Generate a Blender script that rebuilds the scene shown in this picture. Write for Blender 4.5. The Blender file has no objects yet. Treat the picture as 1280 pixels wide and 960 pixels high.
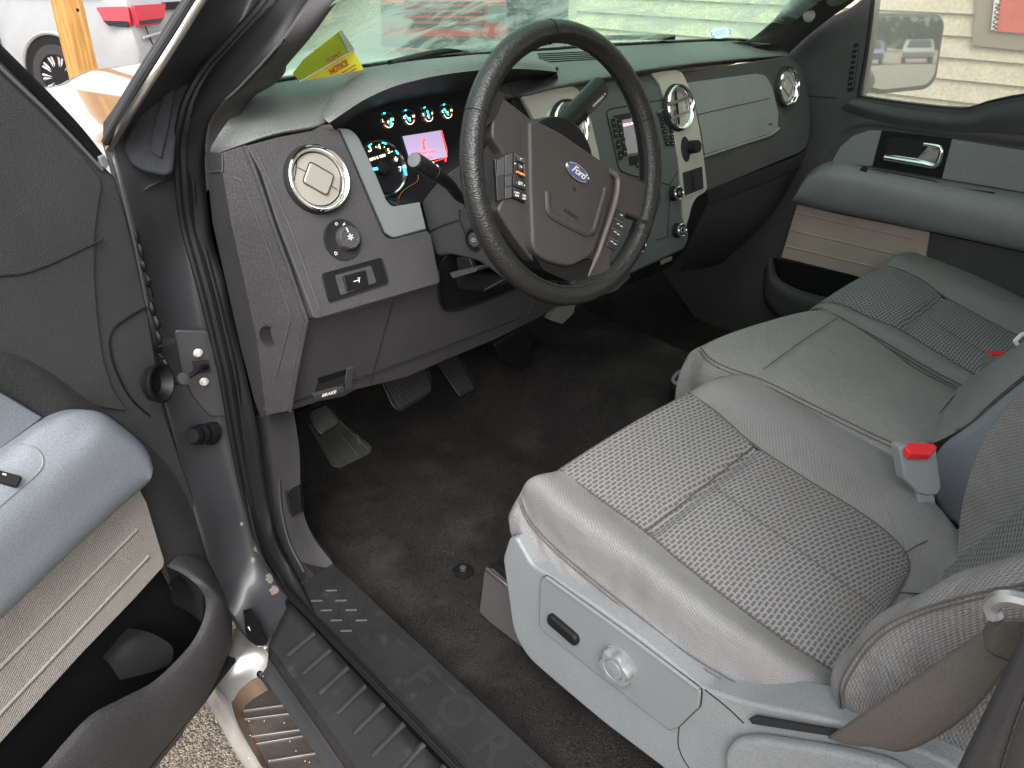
import bpy, bmesh, math, random
from mathutils import Vector, Matrix
random.seed(7)
scene = bpy.context.scene
COL = scene.collection
V = Vector
# ---------------------------------------------------------------- camera model
F = 969.0
Yw = V((-1040, -540, 969)).normalized()
Xw = V((1168, -510, 969)); Xw = (Xw - Yw * Xw.dot(Yw)).normalized()
Zw = Xw.cross(Yw)
CAM = V((-.44, -1.06, 1.05))
def ray(x, y):
    v = V(((x - 640) / F, (y - 480) / F, 1)); return V((v.dot(Xw), v.dot(Yw), v.dot(Zw)))
def P(x, y, X=None, Y=None, Z=None, pl=None):
    """the point on a real plane (X=, Y=, Z= or point+normal) along a sight line"""
    d = ray(x, y)
    if X is not None: t = (X - CAM.x) / d.x
    elif Y is not None: t = (Y - CAM.y) / d.y
    elif Z is not None: t = (Z - CAM.z) / d.z
    else: t = (V(pl[0]) - CAM).dot(V(pl[1])) / d.dot(V(pl[1]))
    return CAM + d * t
class Pl:
    """a plane: point, normal (towards the viewer side); p(x,y,d) = sight point on the plane lifted by d"""
    def __init__(s, p, n): s.o = V(p); s.n = V(n).normalized()
    def p(s, x, y, d=0): return P(x, y, pl=(s.o + s.n * d, s.n))
    def ps(s, pts, d=0): return [s.p(a[0], a[1], d) for a in pts]
def frame(o, u, n):
    n = V(n).normalized(); u = V(u); u = (u - n * u.dot(n)).normalized(); v = n.cross(u)
    return V(o), u, v, n
def fp(f, a, b, c=0): return f[0] + f[1] * a + f[2] * b + f[3] * c
# ---------------------------------------------------------------- materials
MATS = {}
def mat(name, col, rough=.6, metal=0, bump=None, spec=.5, emit=None, coat=0, var=0, stain=None, trans=None, sheen=0, uv=False, grain=.16):
    """bump = (scale, strength) noise grain ; var = colour variation ; stain = (colour, scale, lo, hi, amount)"""
    if name in MATS: return MATS[name]
    m = bpy.data.materials.new(name); m.use_nodes = True; nt = m.node_tree; N = nt.nodes; L = nt.links
    b = N['Principled BSDF']; col4 = (*col, 1)
    b.inputs['Base Color'].default_value = col4; b.inputs['Roughness'].default_value = rough
    b.inputs['Metallic'].default_value = metal; b.inputs['Specular IOR Level'].default_value = spec
    if coat: b.inputs['Coat Weight'].default_value = coat; b.inputs['Coat Roughness'].default_value = .08
    if sheen: b.inputs['Sheen Weight'].default_value = sheen
    if emit: b.inputs['Emission Color'].default_value = (*emit[0], 1); b.inputs['Emission Strength'].default_value = emit[1]
    if trans: b.inputs['Transmission Weight'].default_value = trans
    tc = N.new('ShaderNodeTexCoord'); src = tc.outputs['UV' if uv else 'Object']
    cs = None
    if var or stain:
        cs = b.inputs['Base Color']
        nz = N.new('ShaderNodeTexNoise'); nz.inputs['Scale'].default_value = 9; nz.inputs['Detail'].default_value = 6; L.new(tc.outputs['Object'], nz.inputs['Vector'])
        mr = N.new('ShaderNodeMapRange'); mr.inputs[1].default_value = .3; mr.inputs[2].default_value = .7
        mr.inputs[3].default_value = 1 - var; mr.inputs[4].default_value = 1 + var; L.new(nz.outputs[0], mr.inputs[0])
        mx = N.new('ShaderNodeVectorMath'); mx.operation = 'SCALE'; mx.inputs[0].default_value = col; L.new(mr.outputs[0], mx.inputs['Scale'])
        out = mx.outputs[0]
        if bump:   # fine moulded grain also shows as a speckle
            n4 = N.new('ShaderNodeTexNoise'); n4.inputs['Scale'].default_value = min(bump[0], 480); n4.inputs['Detail'].default_value = 2; L.new(src, n4.inputs['Vector'])
            r4 = N.new('ShaderNodeMapRange'); r4.inputs[1].default_value = .3; r4.inputs[2].default_value = .7; r4.inputs[3].default_value = 1 - grain; r4.inputs[4].default_value = 1 + grain; L.new(n4.outputs[0], r4.inputs[0])
            v4 = N.new('ShaderNodeVectorMath'); v4.operation = 'SCALE'; L.new(out, v4.inputs[0]); L.new(r4.outputs[0], v4.inputs['Scale']); out = v4.outputs[0]
        if stain:
            n2 = N.new('ShaderNodeTexNoise'); n2.inputs['Scale'].default_value = stain[1]; n2.inputs['Detail'].default_value = 5; n2.inputs['Roughness'].default_value = .6
            L.new(tc.outputs['Object'], n2.inputs['Vector'])
            r2 = N.new('ShaderNodeMapRange'); r2.inputs[1].default_value = stain[2]; r2.inputs[2].default_value = stain[3]; r2.inputs[4].default_value = stain[4]; L.new(n2.outputs[0], r2.inputs[0])
            m2 = N.new('ShaderNodeMix'); m2.data_type = 'RGBA'; L.new(r2.outputs[0], m2.inputs[0]); L.new(out, m2.inputs[6]); m2.inputs[7].default_value = (*stain[0], 1)
            out = m2.outputs[2]
        L.new(out, cs)
    if bump:
        n3 = N.new('ShaderNodeTexNoise'); n3.inputs['Scale'].default_value = bump[0]; n3.inputs['Detail'].default_value = 3
        L.new(src, n3.inputs['Vector']); bp = N.new('ShaderNodeBump'); bp.inputs['Strength'].default_value = bump[1]; bp.inputs['Distance'].default_value = .001
        L.new(n3.outputs[0], bp.inputs['Height']); L.new(bp.outputs[0], b.inputs['Normal'])
    MATS[name] = m; return m
def node_math(N, L, op, a, b=None):
    n = N.new('ShaderNodeMath'); n.operation = op
    for i, q in enumerate((a, b)):
        if q is None: continue
        if isinstance(q, (int, float)): n.inputs[i].default_value = q
        else: L.new(q, n.inputs[i])
    return n.outputs[0]
def fabric_insert(name, light, dark, w=.0122, h=.0068, amt=.7):
    """honeycomb weave: staggered dark cells between light threads, in metric UV"""
    m = bpy.data.materials.new(name); m.use_nodes = True; nt = m.node_tree; N = nt.nodes; L = nt.links
    b = N['Principled BSDF']; b.inputs['Roughness'].default_value = .95; b.inputs['Specular IOR Level'].default_value = .15; b.inputs['Sheen Weight'].default_value = .05
    tc = N.new('ShaderNodeTexCoord')
    wv = N.new('ShaderNodeTexNoise'); wv.inputs['Scale'].default_value = 30; L.new(tc.outputs['UV'], wv.inputs['Vector'])
    ad = N.new('ShaderNodeVectorMath'); ad.operation = 'MULTIPLY_ADD'; L.new(wv.outputs['Color'], ad.inputs[0]); ad.inputs[1].default_value = (.006, .006, 0); L.new(tc.outputs['UV'], ad.inputs[2])
    br = N.new('ShaderNodeTexBrick'); br.inputs['Scale'].default_value = 1; br.inputs['Brick Width'].default_value = w; br.inputs['Row Height'].default_value = h
    br.inputs['Mortar Size'].default_value = h * .36; br.inputs['Mortar Smooth'].default_value = 1; br.offset = .5
    sx_ = N.new('ShaderNodeSeparateXYZ'); L.new(ad.outputs[0], sx_.inputs[0]); cx_ = N.new('ShaderNodeCombineXYZ'); L.new(sx_.outputs[1], cx_.inputs[0]); L.new(sx_.outputs[0], cx_.inputs[1]); L.new(cx_.outputs[0], br.inputs['Vector'])
    st = N.new('ShaderNodeTexNoise'); st.inputs['Scale'].default_value = 7; st.inputs['Detail'].default_value = 5; L.new(tc.outputs['Object'], st.inputs['Vector'])
    sr = N.new('ShaderNodeMapRange'); sr.inputs[1].default_value = .56; sr.inputs[2].default_value = .75; sr.inputs[4].default_value = .45; L.new(st.outputs[0], sr.inputs[0])
    fine = N.new('ShaderNodeTexNoise'); fine.inputs['Scale'].default_value = 900; L.new(tc.outputs['UV'], fine.inputs['Vector'])
    f2 = node_math(N, L, 'MULTIPLY_ADD', fine.outputs[0], .5); N[-1].inputs[2].default_value = .75
    mx = N.new('ShaderNodeMix'); mx.data_type = 'RGBA'; L.new(br.outputs['Fac'], mx.inputs[0]); mx.inputs[6].default_value = (*dark, 1); mx.inputs[7].default_value = (*light, 1)
    m2 = N.new('ShaderNodeMix'); m2.data_type = 'RGBA'; L.new(sr.outputs[0], m2.inputs[0]); L.new(mx.outputs[2], m2.inputs[6]); m2.inputs[7].default_value = (.17, .14, .115, 1)
    vm = N.new('ShaderNodeVectorMath'); vm.operation = 'SCALE'; L.new(m2.outputs[2], vm.inputs[0]); L.new(f2, vm.inputs['Scale']); L.new(vm.outputs[0], b.inputs['Base Color'])
    bp = N.new('ShaderNodeBump'); bp.inputs['Strength'].default_value = amt; bp.inputs['Distance'].default_value = .0015
    L.new(br.outputs['Fac'], bp.inputs['Height']); L.new(bp.outputs[0], b.inputs['Normal']); return m
def fabric_plain(name, col, k=420, amt=.5, stain=(.16, .13, .105), lo=.53, hi=.8, samt=.6):
    """fine ribbed twill: two crossed sine waves in metric UV plus blotchy soiling"""
    m = bpy.data.materials.new(name); m.use_nodes = True; nt = m.node_tree; N = nt.nodes; L = nt.links
    b = N['Principled BSDF']; b.inputs['Roughness'].default_value = .95; b.inputs['Specular IOR Level'].default_value = .15; b.inputs['Sheen Weight'].default_value = .05
    tc = N.new('ShaderNodeTexCoord'); sp = N.new('ShaderNodeSeparateXYZ'); L.new(tc.outputs['UV'], sp.inputs[0])
    u = node_math(N, L, 'MULTIPLY', sp.outputs[0], k * 2.2); v = node_math(N, L, 'MULTIPLY', sp.outputs[1], k * 5.)
    s = node_math(N, L, 'ADD', node_math(N, L, 'SINE', v), node_math(N, L, 'SINE', node_math(N, L, 'ADD', u, node_math(N, L, 'MULTIPLY', v, .5))))
    st = N.new('ShaderNodeTexNoise'); st.inputs['Scale'].default_value = 6; st.inputs['Detail'].default_value = 6; st.inputs['Roughness'].default_value = .62; L.new(tc.outputs['Object'], st.inputs['Vector'])
    sr = N.new('ShaderNodeMapRange'); sr.inputs[1].default_value = lo; sr.inputs[2].default_value = hi; sr.inputs[4].default_value = samt; L.new(st.outputs[0], sr.inputs[0])
    f = node_math(N, L, 'MULTIPLY_ADD', s, .11); N[-1].inputs[2].default_value = 1.0
    fine = N.new('ShaderNodeTexNoise'); fine.inputs['Scale'].default_value = 500; L.new(tc.outputs['UV'], fine.inputs['Vector'])
    f = node_math(N, L, 'MULTIPLY', f, node_math(N, L, 'ADD', node_math(N, L, 'MULTIPLY', fine.outputs[0], 1.0), .5))
    m2 = N.new('ShaderNodeMix'); m2.data_type = 'RGBA'; L.new(sr.outputs[0], m2.inputs[0]); m2.inputs[6].default_value = (*col, 1); m2.inputs[7].default_value = (*stain, 1)
    vm = N.new('ShaderNodeVectorMath'); vm.operation = 'SCALE'; L.new(m2.outputs[2], vm.inputs[0]); L.new(f, vm.inputs['Scale']); L.new(vm.outputs[0], b.inputs['Base Color'])
    pk = N.new('ShaderNodeTexNoise'); pk.inputs['Scale'].default_value = 17; pk.inputs['Detail'].default_value = 3; pk.inputs['Distortion'].default_value = .8; L.new(tc.outputs['Object'], pk.inputs['Vector'])
    b0 = N.new('ShaderNodeBump'); b0.inputs['Strength'].default_value = .55; b0.inputs['Distance'].default_value = .012; L.new(pk.outputs[0], b0.inputs['Height'])
    bp = N.new('ShaderNodeBump'); bp.inputs['Strength'].default_value = amt; bp.inputs['Distance'].default_value = .0006
    L.new(s, bp.inputs['Height']); L.new(b0.outputs[0], bp.inputs['Normal']); L.new(bp.outputs[0], b.inputs['Normal']); return m
M = {}
M['charcoal'] = mat('charcoal_plastic', (.046, .045, .0465), .6, spec=.35, bump=(520, .8), var=.12)
M['charcoal_coarse'] = mat('charcoal_grained', (.037, .036, .038), .65, spec=.3, bump=(420, 1.2), grain=.3, var=.15)
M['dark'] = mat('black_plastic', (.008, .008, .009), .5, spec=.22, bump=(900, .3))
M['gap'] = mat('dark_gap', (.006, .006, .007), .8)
M['gloss'] = mat('gloss_black', (.01, .01, .012), .12)
M['pad'] = mat('soft_dash_pad', (.11, .119, .116), .5, bump=(300, 1.5), var=.08)
M['grey'] = mat('mid_grey_plastic', (.17, .178, .18), .5, bump=(900, .3), var=.06)
M['bluegrey'] = mat('blue_grey_plastic', (.19, .21, .235), .5, bump=(800, .45), var=.05)
M['shield'] = mat('light_grey_shield', (.185, .196, .205), .45, bump=(500, .5), var=.05, stain=((.22, .21, .2), 30, .68, .8, .5))
M['silver'] = mat('satin_silver', (.40, .385, .355), .38, metal=.45, var=.03)
M['silvertrim'] = mat('grey_blue_trim', (.17, .183, .19), .45, metal=.2, bump=(800, .2))
M['chrome'] = mat('chrome', (.8, .8, .8), .08, metal=1)
M['dullchrome'] = mat('dull_chrome', (.62, .6, .57), .28, metal=1)
M['leather'] = mat('black_leather', (.022, .021, .021), .36, bump=(420, 1.0), var=.2)
M['hub'] = mat('airbag_cover', (.042, .038, .036), .5, bump=(600, .8), var=.1)
M['rubber'] = mat('black_rubber', (.006, .006, .0065), .5, spec=.3, var=.2)
M['paint'] = mat('dark_grey_paint', (.05, .052, .058), .32, metal=.4, coat=.6, var=.1)
M['foam'] = mat('black_foam', (.022, .024, .028), .9, bump=(120, 1.5), var=.4)
M['white'] = mat('white_print', (.8, .8, .8), .5)
M['teal'] = mat('teal_light', (.05, .5, .6), .4, emit=((.03, .75, .95), 2.2))
M['cream'] = mat('cream_print', (.8, .7, .5), .5, emit=((1, .8, .45), 1.2))
M['red'] = mat('red_print', (.7, .02, .02), .5, emit=((1, .05, .03), 1.6))
M['carpet'] = mat('black_carpet', (.021, .0198, .0192), 1, bump=(420, 4), var=.3, grain=.75, spec=.1, stain=((.062, .056, .051), 7.5, .5, .8, .5))
M['belt'] = mat('belt_webbing', (.082, .074, .066), .7, bump=(900, .5), var=.1)
M['beltdark'] = mat('belt_webbing_dark', (.045, .042, .043), .7, bump=(900, .4), var=.1)
M['seatw'] = fabric_insert('seat_weave', (.25, .245, .243), (.094, .092, .095))
M['seatp'] = fabric_plain('seat_twill', (.192, .191, .192), lo=.48, hi=.72, samt=.75, stain=(.135, .118, .105))
M['seatg'] = fabric_plain('seat_twill_greenish', (.215, .213, .210), samt=.35)
M['seatwg'] = fabric_insert('seat_weave_greenish', (.28, .278, .275), (.08, .08, .08))
M['seam'] = mat('seam_thread', (.07, .065, .062), .9)
M['doorcloth'] = fabric_plain('door_cloth', (.36, .335, .31), k=500, amt=.9, samt=.25)
# ---------------------------------------------------------------- object helpers
def mesh_obj(name, verts, faces, m, parent=None, smooth=40, uvs=None, bevel=0, seg=2, sub=0, bang=30):
    me = bpy.data.meshes.new(name); off = V(parent['_w']) if parent is not None and '_w' in parent else V((0, 0, 0))
    me.from_pydata([tuple(V(v) - off) for v in verts], [], faces)
    if uvs is not None:
        l = me.uv_layers.new(name='UVMap')
        for p in me.polygons:
            for li, vi in zip(p.loop_indices, p.vertices): l.data[li].uv = uvs[vi]
    me.update()
    bm = bmesh.new(); bm.from_mesh(me); bmesh.ops.recalc_face_normals(bm, faces=bm.faces); bm.to_mesh(me); bm.free()
    o = bpy.data.objects.new(name, me); COL.objects.link(o)
    if parent is not None: o.parent = parent
    o['_w'] = tuple(off)
    if m: me.materials.append(m)
    if smooth:
        me.shade_smooth(); me.set_sharp_from_angle(angle=math.radians(smooth))
    if bevel:
        b = o.modifiers.new('bevel', 'BEVEL'); b.width = bevel; b.segments = seg; b.limit_method = 'ANGLE'; b.angle_limit = math.radians(bang); b.harden_normals = False
    if sub:
        s = o.modifiers.new('sub', 'SUBSURF'); s.levels = sub; s.render_levels = sub
    return o
def thing(name, label, cat, loc, group=None):
    o = bpy.data.objects.new(name, None); COL.objects.link(o); o.location = loc; o['_w'] = tuple(loc); o.empty_display_size = .05
    tag(o, label, cat, group); return o
def tag(o, label=None, cat=None, group=None, kind=None):
    if label: o['label'] = label
    if cat: o['category'] = cat
    if group: o['group'] = group
    if kind: o['kind'] = kind
    return o
def fil(pts, r=.01, n=5):
    """round the corners of a closed polygon of 3-D points; r a number or list"""
    out = []; k = len(pts)
    for i in range(k):
        a, b, c = V(pts[i - 1]), V(pts[i]), V(pts[(i + 1) % k]); rr = r[i] if isinstance(r, (list, tuple)) else r
        d1, d2 = (a - b), (c - b); q = min(rr, d1.length * .48, d2.length * .48)
        if q < 1e-5: out.append(b); continue
        s, e = b + d1.normalized() * q, b + d2.normalized() * q
        for j in range(n + 1):
            t = j / n; out.append(s * (1 - t) ** 2 + b * 2 * t * (1 - t) + e * t * t)
    return out
def slab(name, pts, vec, m, parent=None, bevel=.002, seg=2, smooth=35, **k):
    """closed prism: polygon pts pushed along vec"""
    n = len(pts); vec = V(vec); vs = [V(p) for p in pts] + [V(p) + vec for p in pts]
    fs = [list(range(n)), list(range(2 * n - 1, n - 1, -1))] + [[i, (i + 1) % n, n + (i + 1) % n, n + i] for i in range(n)]
    return mesh_obj(name, vs, fs, m, parent, smooth, bevel=bevel, seg=seg, **k)
def resample(pts, n, closed=False, smooth=True):
    pts = [V(p) for p in pts]
    if smooth and len(pts) > 2:
        q = []; K = len(pts)
        rng = K if closed else K - 1
        for i in range(rng):
            p1, p2 = pts[i], pts[(i + 1) % K]
            p0 = pts[i - 1] if (i > 0 or closed) else p1 * 2 - p2
            p3 = pts[(i + 2) % K] if (i + 2 < K or closed) else p2 * 2 - p1
            # centripetal-ish (non-uniform) Catmull-Rom, no overshoot
            d0, d1, d2 = max((p1 - p0).length, 1e-6) ** .5, max((p2 - p1).length, 1e-6) ** .5, max((p3 - p2).length, 1e-6) ** .5
            m1 = (p2 - p1) + ((p1 - p0) / d0 - (p2 - p0) / (d0 + d1)) * d1
            m2 = (p2 - p1) + ((p3 - p2) / d2 - (p3 - p1) / (d1 + d2)) * d1
            for j in range(8):
                t = j / 8; t2 = t * t; t3 = t2 * t
                q.append(p1 * (2 * t3 - 3 * t2 + 1) + m1 * (t3 - 2 * t2 + t) + p2 * (-2 * t3 + 3 * t2) + m2 * (t3 - t2))
        if not closed: q.append(pts[-1])
        pts = q
    if closed: pts = pts + [pts[0]]
    L = [0]
    for a, b in zip(pts, pts[1:]): L.append(L[-1] + (b - a).length)
    out = []; j = 0; cnt = n if closed else n - 1
    for i in range(n):
        s = L[-1] * i / cnt
        while j < len(L) - 2 and L[j + 1] < s: j += 1
        f = (s - L[j]) / max(L[j + 1] - L[j], 1e-9); out.append(pts[j].lerp(pts[j + 1], min(max(f, 0), 1)))
    return out
def loft(name, curves, m, parent=None, nu=40, nv=6, thick=0, smooth=50, sm_across=True, disp=None, sm_along=True, **k):
    """surface through a list of curves; nv = rows between neighbouring curves; thick = solidify (away from the camera side)"""
    C = [resample(c, nu, smooth=sm_along) for c in curves]; rows = []
    cols = [resample([c[i] for c in C], (len(C) - 1) * nv + 1, smooth=sm_across) if sm_across is not None else [c[i] for c in C] for i in range(nu)]
    # keep the rows on their curves: resample piecewise
    cols = []
    for i in range(nu):
        pts = [c[i] for c in C]; K = len(pts); col = []
        for a in range(K - 1):
            p1, p2 = pts[a], pts[a + 1]; p0 = pts[a - 1] if a else p1 * 2 - p2; p3 = pts[a + 2] if a + 2 < K else p2 * 2 - p1
            d0, d1, d2 = max((p1 - p0).length, 1e-6) ** .5, max((p2 - p1).length, 1e-6) ** .5, max((p3 - p2).length, 1e-6) ** .5
            m1 = (p2 - p1) + ((p1 - p0) / d0 - (p2 - p0) / (d0 + d1)) * d1; m2 = (p2 - p1) + ((p3 - p2) / d2 - (p3 - p1) / (d1 + d2)) * d1
            for j in range(nv):
                t = j / nv; t2 = t * t; t3 = t2 * t
                col.append(p1.lerp(p2, t) if not sm_across else p1 * (2 * t3 - 3 * t2 + 1) + m1 * (t3 - 2 * t2 + t) + p2 * (-2 * t3 + 3 * t2) + m2 * (t3 - t2))
        col.append(pts[-1]); cols.append(col)
    R = len(cols[0]); vs = []; uv = []
    mid = cols[nu // 2]; vl = [0]
    for a, b in zip(mid, mid[1:]): vl.append(vl[-1] + (b - a).length)
    midr = [c[R // 2] for c in cols]; ul = [0]
    for a, b in zip(midr, midr[1:]): ul.append(ul[-1] + (b - a).length)
    for i in range(nu):
        for j in range(R):
            p = cols[i][j]
            if disp: p = p + V(disp(i / (nu - 1), j / (R - 1), p))
            vs.append(p); uv.append((ul[i], vl[j]))
    fs = [[i * R + j, (i + 1) * R + j, (i + 1) * R + j + 1, i * R + j + 1] for i in range(nu - 1) for j in range(R - 1)]
    o = mesh_obj(name, vs, fs, m, parent, smooth, uvs=uv, **k)
    if thick: # make sure normals face the camera, then thicken behind
        me = o.data; off = V(o['_w']); s = 0
        for p in me.polygons: s += p.area * p.normal.dot((CAM - (p.center + off)).normalized())
        if s < 0: me.flip_normals()
        md = o.modifiers.new('thick', 'SOLIDIFY'); md.thickness = thick; md.offset = -1
    return o
def tube(name, pts, r, m, parent=None, seg=8, n=None, closed=False, sm=True, cap=True, flat=None, **k):
    """round bar along pts; r number or list; flat=(vector, factor) squashes"""
    n = n or max(len(pts) * 6, 8)
    R = r if isinstance(r, (list, tuple)) else [r] * 2
    ps = resample(pts, n, closed, sm) if n > len(pts) or sm else [V(p) for p in pts]
    n = len(ps); vs = []; up = None
    for i, p in enumerate(ps):
        a = ps[i - 1] if (i or closed) else p; b = ps[(i + 1) % n] if (i < n - 1 or closed) else p
        t = (b - a).normalized()
        if up is None: up = t.orthogonal().normalized()
        up = (up - t * up.dot(t)).normalized(); w = t.cross(up)
        f = i / max(n - 1, 1) * (len(R) - 1); q = int(min(f, len(R) - 2)); rr = R[q] + (R[q + 1] - R[q]) * (f - q)
        for j in range(seg):
            an = 2 * math.pi * j / seg; d = (up * math.cos(an) + w * math.sin(an)) * rr
            if flat: fv = V(flat[0]).normalized(); d = d - fv * d.dot(fv) * (1 - flat[1])
            vs.append(p + d)
    fs = [[i * seg + j, i * seg + (j + 1) % seg, ((i + 1) % n) * seg + (j + 1) % seg, ((i + 1) % n) * seg + j] for i in range(n if closed else n - 1) for j in range(seg)]
    if cap and not closed: fs += [list(range(seg)), list(range((n - 1) * seg, n * seg))]
    return mesh_obj(name, vs, fs, m, parent, **k)
def lathe(name, f, prof, m, parent=None, seg=40, sx=1, sy=1, wob=None, cap=True, **k):
    """profile [(radius, height)] turned about the frame's normal"""
    vs = []; n = len(prof)
    for i, (r, h) in enumerate(prof):
        for j in range(seg):
            a = 2 * math.pi * j / seg; rr = r * (wob(a, i) if wob else 1); vs.append(fp(f, rr * math.cos(a) * sx, rr * math.sin(a) * sy, h))
    fs = [[i * seg + j, i * seg + (j + 1) % seg, (i + 1) * seg + (j + 1) % seg, (i + 1) * seg + j] for i in range(n - 1) for j in range(seg)]
    if cap and prof[0][0] > 1e-6: fs.append(list(range(seg)))
    if cap and prof[-1][0] > 1e-6: fs.append(list(range((n - 1) * seg, n * seg)))
    return mesh_obj(name, vs, fs, m, parent, **k)
def ring(name, f, R, r, m, parent=None, seg=48, s=8, sx=1, sy=1, squash=1, **k):
    vs = []
    for i in range(seg):
        a = 2 * math.pi * i / seg
        for j in range(s):
            b = 2 * math.pi * j / s; q = R + r * math.cos(b); vs.append(fp(f, q * math.cos(a) * sx, q * math.sin(a) * sy, r * math.sin(b) * squash))
    fs = [[i * s + j, ((i + 1) % seg) * s + j, ((i + 1) % seg) * s + (j + 1) % s, i * s + (j + 1) % s] for i in range(seg) for j in range(s)]
    return mesh_obj(name, vs, fs, m, parent, **k)
def box(name, f, c, size, m, parent=None, bevel=.002, seg=2, **k):
    x, y, z = c; a, b, h = size[0] / 2, size[1] / 2, size[2] / 2
    vs = [fp(f, x + i * a, y + j * b, z + l * h) for i in (-1, 1) for j in (-1, 1) for l in (-1, 1)]
    fs = [(0, 1, 3, 2), (4, 6, 7, 5), (0, 4, 5, 1), (2, 3, 7, 6), (0, 2, 6, 4), (1, 5, 7, 3)]
    return mesh_obj(name, vs, fs, m, parent, 35, bevel=bevel, seg=seg, **k)
def pill(name, f, c, w, h, d, m, parent=None, r=None, bevel=.0008, n=5, **k):
    """rounded rectangle button, top face at c[2]+d"""
    x, y, z = c; r = r if r is not None else min(w, h) * .25
    pts = fil([fp(f, x + i * w / 2, y + j * h / 2, z) for i, j in ((-1, -1), (1, -1), (1, 1), (-1, 1))], r, n)
    return slab(name, pts, f[3] * d, m, parent, bevel=bevel, **k)
def text(name, s, f, c, size, m, parent=None, ext=.0002, bold=False, rot=0, sx=1):
    cu = bpy.data.curves.new('t', 'FONT'); cu.body = s; cu.size = size; cu.extrude = ext; cu.align_x = 'CENTER'; cu.align_y = 'CENTER'
    if bold: cu.offset = size * .025
    to = bpy.data.objects.new('t', cu); me = bpy.data.meshes.new_from_object(to)
    cr, sr = math.cos(rot), math.sin(rot)
    vs = [fp(f, c[0] + (v.co.x * sx * cr - v.co.y * sr), c[1] + (v.co.x * sx * sr + v.co.y * cr), c[2] + v.co.z) for v in me.vertices]
    fs = [list(p.vertices) for p in me.polygons]
    bpy.data.objects.remove(to); bpy.data.curves.remove(cu); bpy.data.meshes.remove(me)
    return mesh_obj(name, vs, fs, m, parent, 0)
def join_meshes(name, parts, m, parent):
    """one mesh out of several vert/face lists"""
    vs, fs = [], []
    for a, b in parts:
        o = len(vs); vs += a; fs += [[i + o for i in q] for q in b]
    return mesh_obj(name, vs, fs, m, parent, 35)
def polybar(pts, r, seg=6):
    """vert/face lists of a straight-segment bar"""
    vs, fs = [], []; pts = [V(p) for p in pts]
    for a, b in zip(pts, pts[1:]):
        t = (b - a).normalized(); u = t.orthogonal().normalized(); w = t.cross(u); o = len(vs)
        for p in (a, b):
            for j in range(seg): an = 2 * math.pi * j / seg; vs.append(p + (u * math.cos(an) + w * math.sin(an)) * r)
        fs += [[o + j, o + (j + 1) % seg, o + seg + (j + 1) % seg, o + seg + j] for j in range(seg)] + [[o + j for j in range(seg)], [o + seg + j for j in range(seg)]]
    return vs, fs
def hitter(*objs):
    """sight line -> point on the built surface of the given objects, lifted towards the viewer"""
    from mathutils.bvhtree import BVHTree
    vs, fs = [], []
    for o in objs:
        off = V(o['_w']); k = len(vs); vs += [v.co + off for v in o.data.vertices]; fs += [[i + k for i in p.vertices] for p in o.data.polygons]
    t = BVHTree.FromPolygons(vs, fs)
    def h(x, y, d=0):
        r = ray(x, y).normalized(); loc, n, i, dist = t.ray_cast(CAM, r)
        if loc is None: return None
        if n.dot(r) > 0: n = -n
        return loc + n * d
    return h
def hits(h, pts, d=0): return [p for p in (h(x, y, d) for x, y in pts) if p is not None]
def quads(*qs):
    vs, fs = [], []
    for q in qs: o = len(vs); vs += list(q); fs.append([o + i for i in range(len(q))])
    return vs, fs
def grid_disp_gauss(d, w): return math.exp(-(d / w) ** 2)
# ================================================================ camera, light
cam = bpy.data.cameras.new('camera'); co = bpy.data.objects.new('camera', cam); COL.objects.link(co); scene.camera = co
cam.sensor_width = 36; cam.lens = 36 * F / 1280; cam.clip_start = .02; cam.clip_end = 600
R3 = Matrix(((Xw[0], Yw[0], Zw[0]), (Xw[1], Yw[1], Zw[1]), (Xw[2], Yw[2], Zw[2])))   # world -> cv camera
rx, ry, rz = R3[0], R3[1], R3[2]
co.matrix_world = Matrix(((rx[0], -ry[0], -rz[0], CAM.x), (rx[1], -ry[1], -rz[1], CAM.y), (rx[2], -ry[2], -rz[2], CAM.z), (0, 0, 0, 1)))
cam.dof.use_dof = False
w = bpy.data.worlds.new('World'); scene.world = w; w.use_nodes = True; nt = w.node_tree
sky = nt.nodes.new('ShaderNodeTexSky'); sky.sky_type = 'NISHITA'; sky.sun_disc = False
EL, AZ = math.radians(50), math.radians(222)      # azimuth measured clockwise from +Y
sky.sun_elevation = EL; sky.sun_rotation = AZ; sky.air_density = 1.6; sky.dust_density = 4; sky.ozone_density = .6
bg = nt.nodes['Background']; bg.inputs[1].default_value = .15
hs = nt.nodes.new('ShaderNodeHueSaturation'); hs.inputs['Saturation'].default_value = .25
nt.links.new(sky.outputs[0], hs.inputs['Color']); nt.links.new(hs.outputs[0], bg.inputs[0])
sl = bpy.data.lights.new('sun', 'SUN'); sl.energy = .65; sl.angle = math.radians(40); sl.color = (1, .98, .95)
so = bpy.data.objects.new('sun', sl); COL.objects.link(so)
sd = V((math.sin(AZ) * math.cos(EL), math.cos(AZ) * math.cos(EL), math.sin(EL)))
so.rotation_euler = sd.to_track_quat('Z', 'Y').to_euler()
scene.view_settings.view_transform = 'Standard'; scene.view_settings.look = 'None'; scene.view_settings.exposure = 1.58
scene.render.engine = 'CYCLES'
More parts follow.
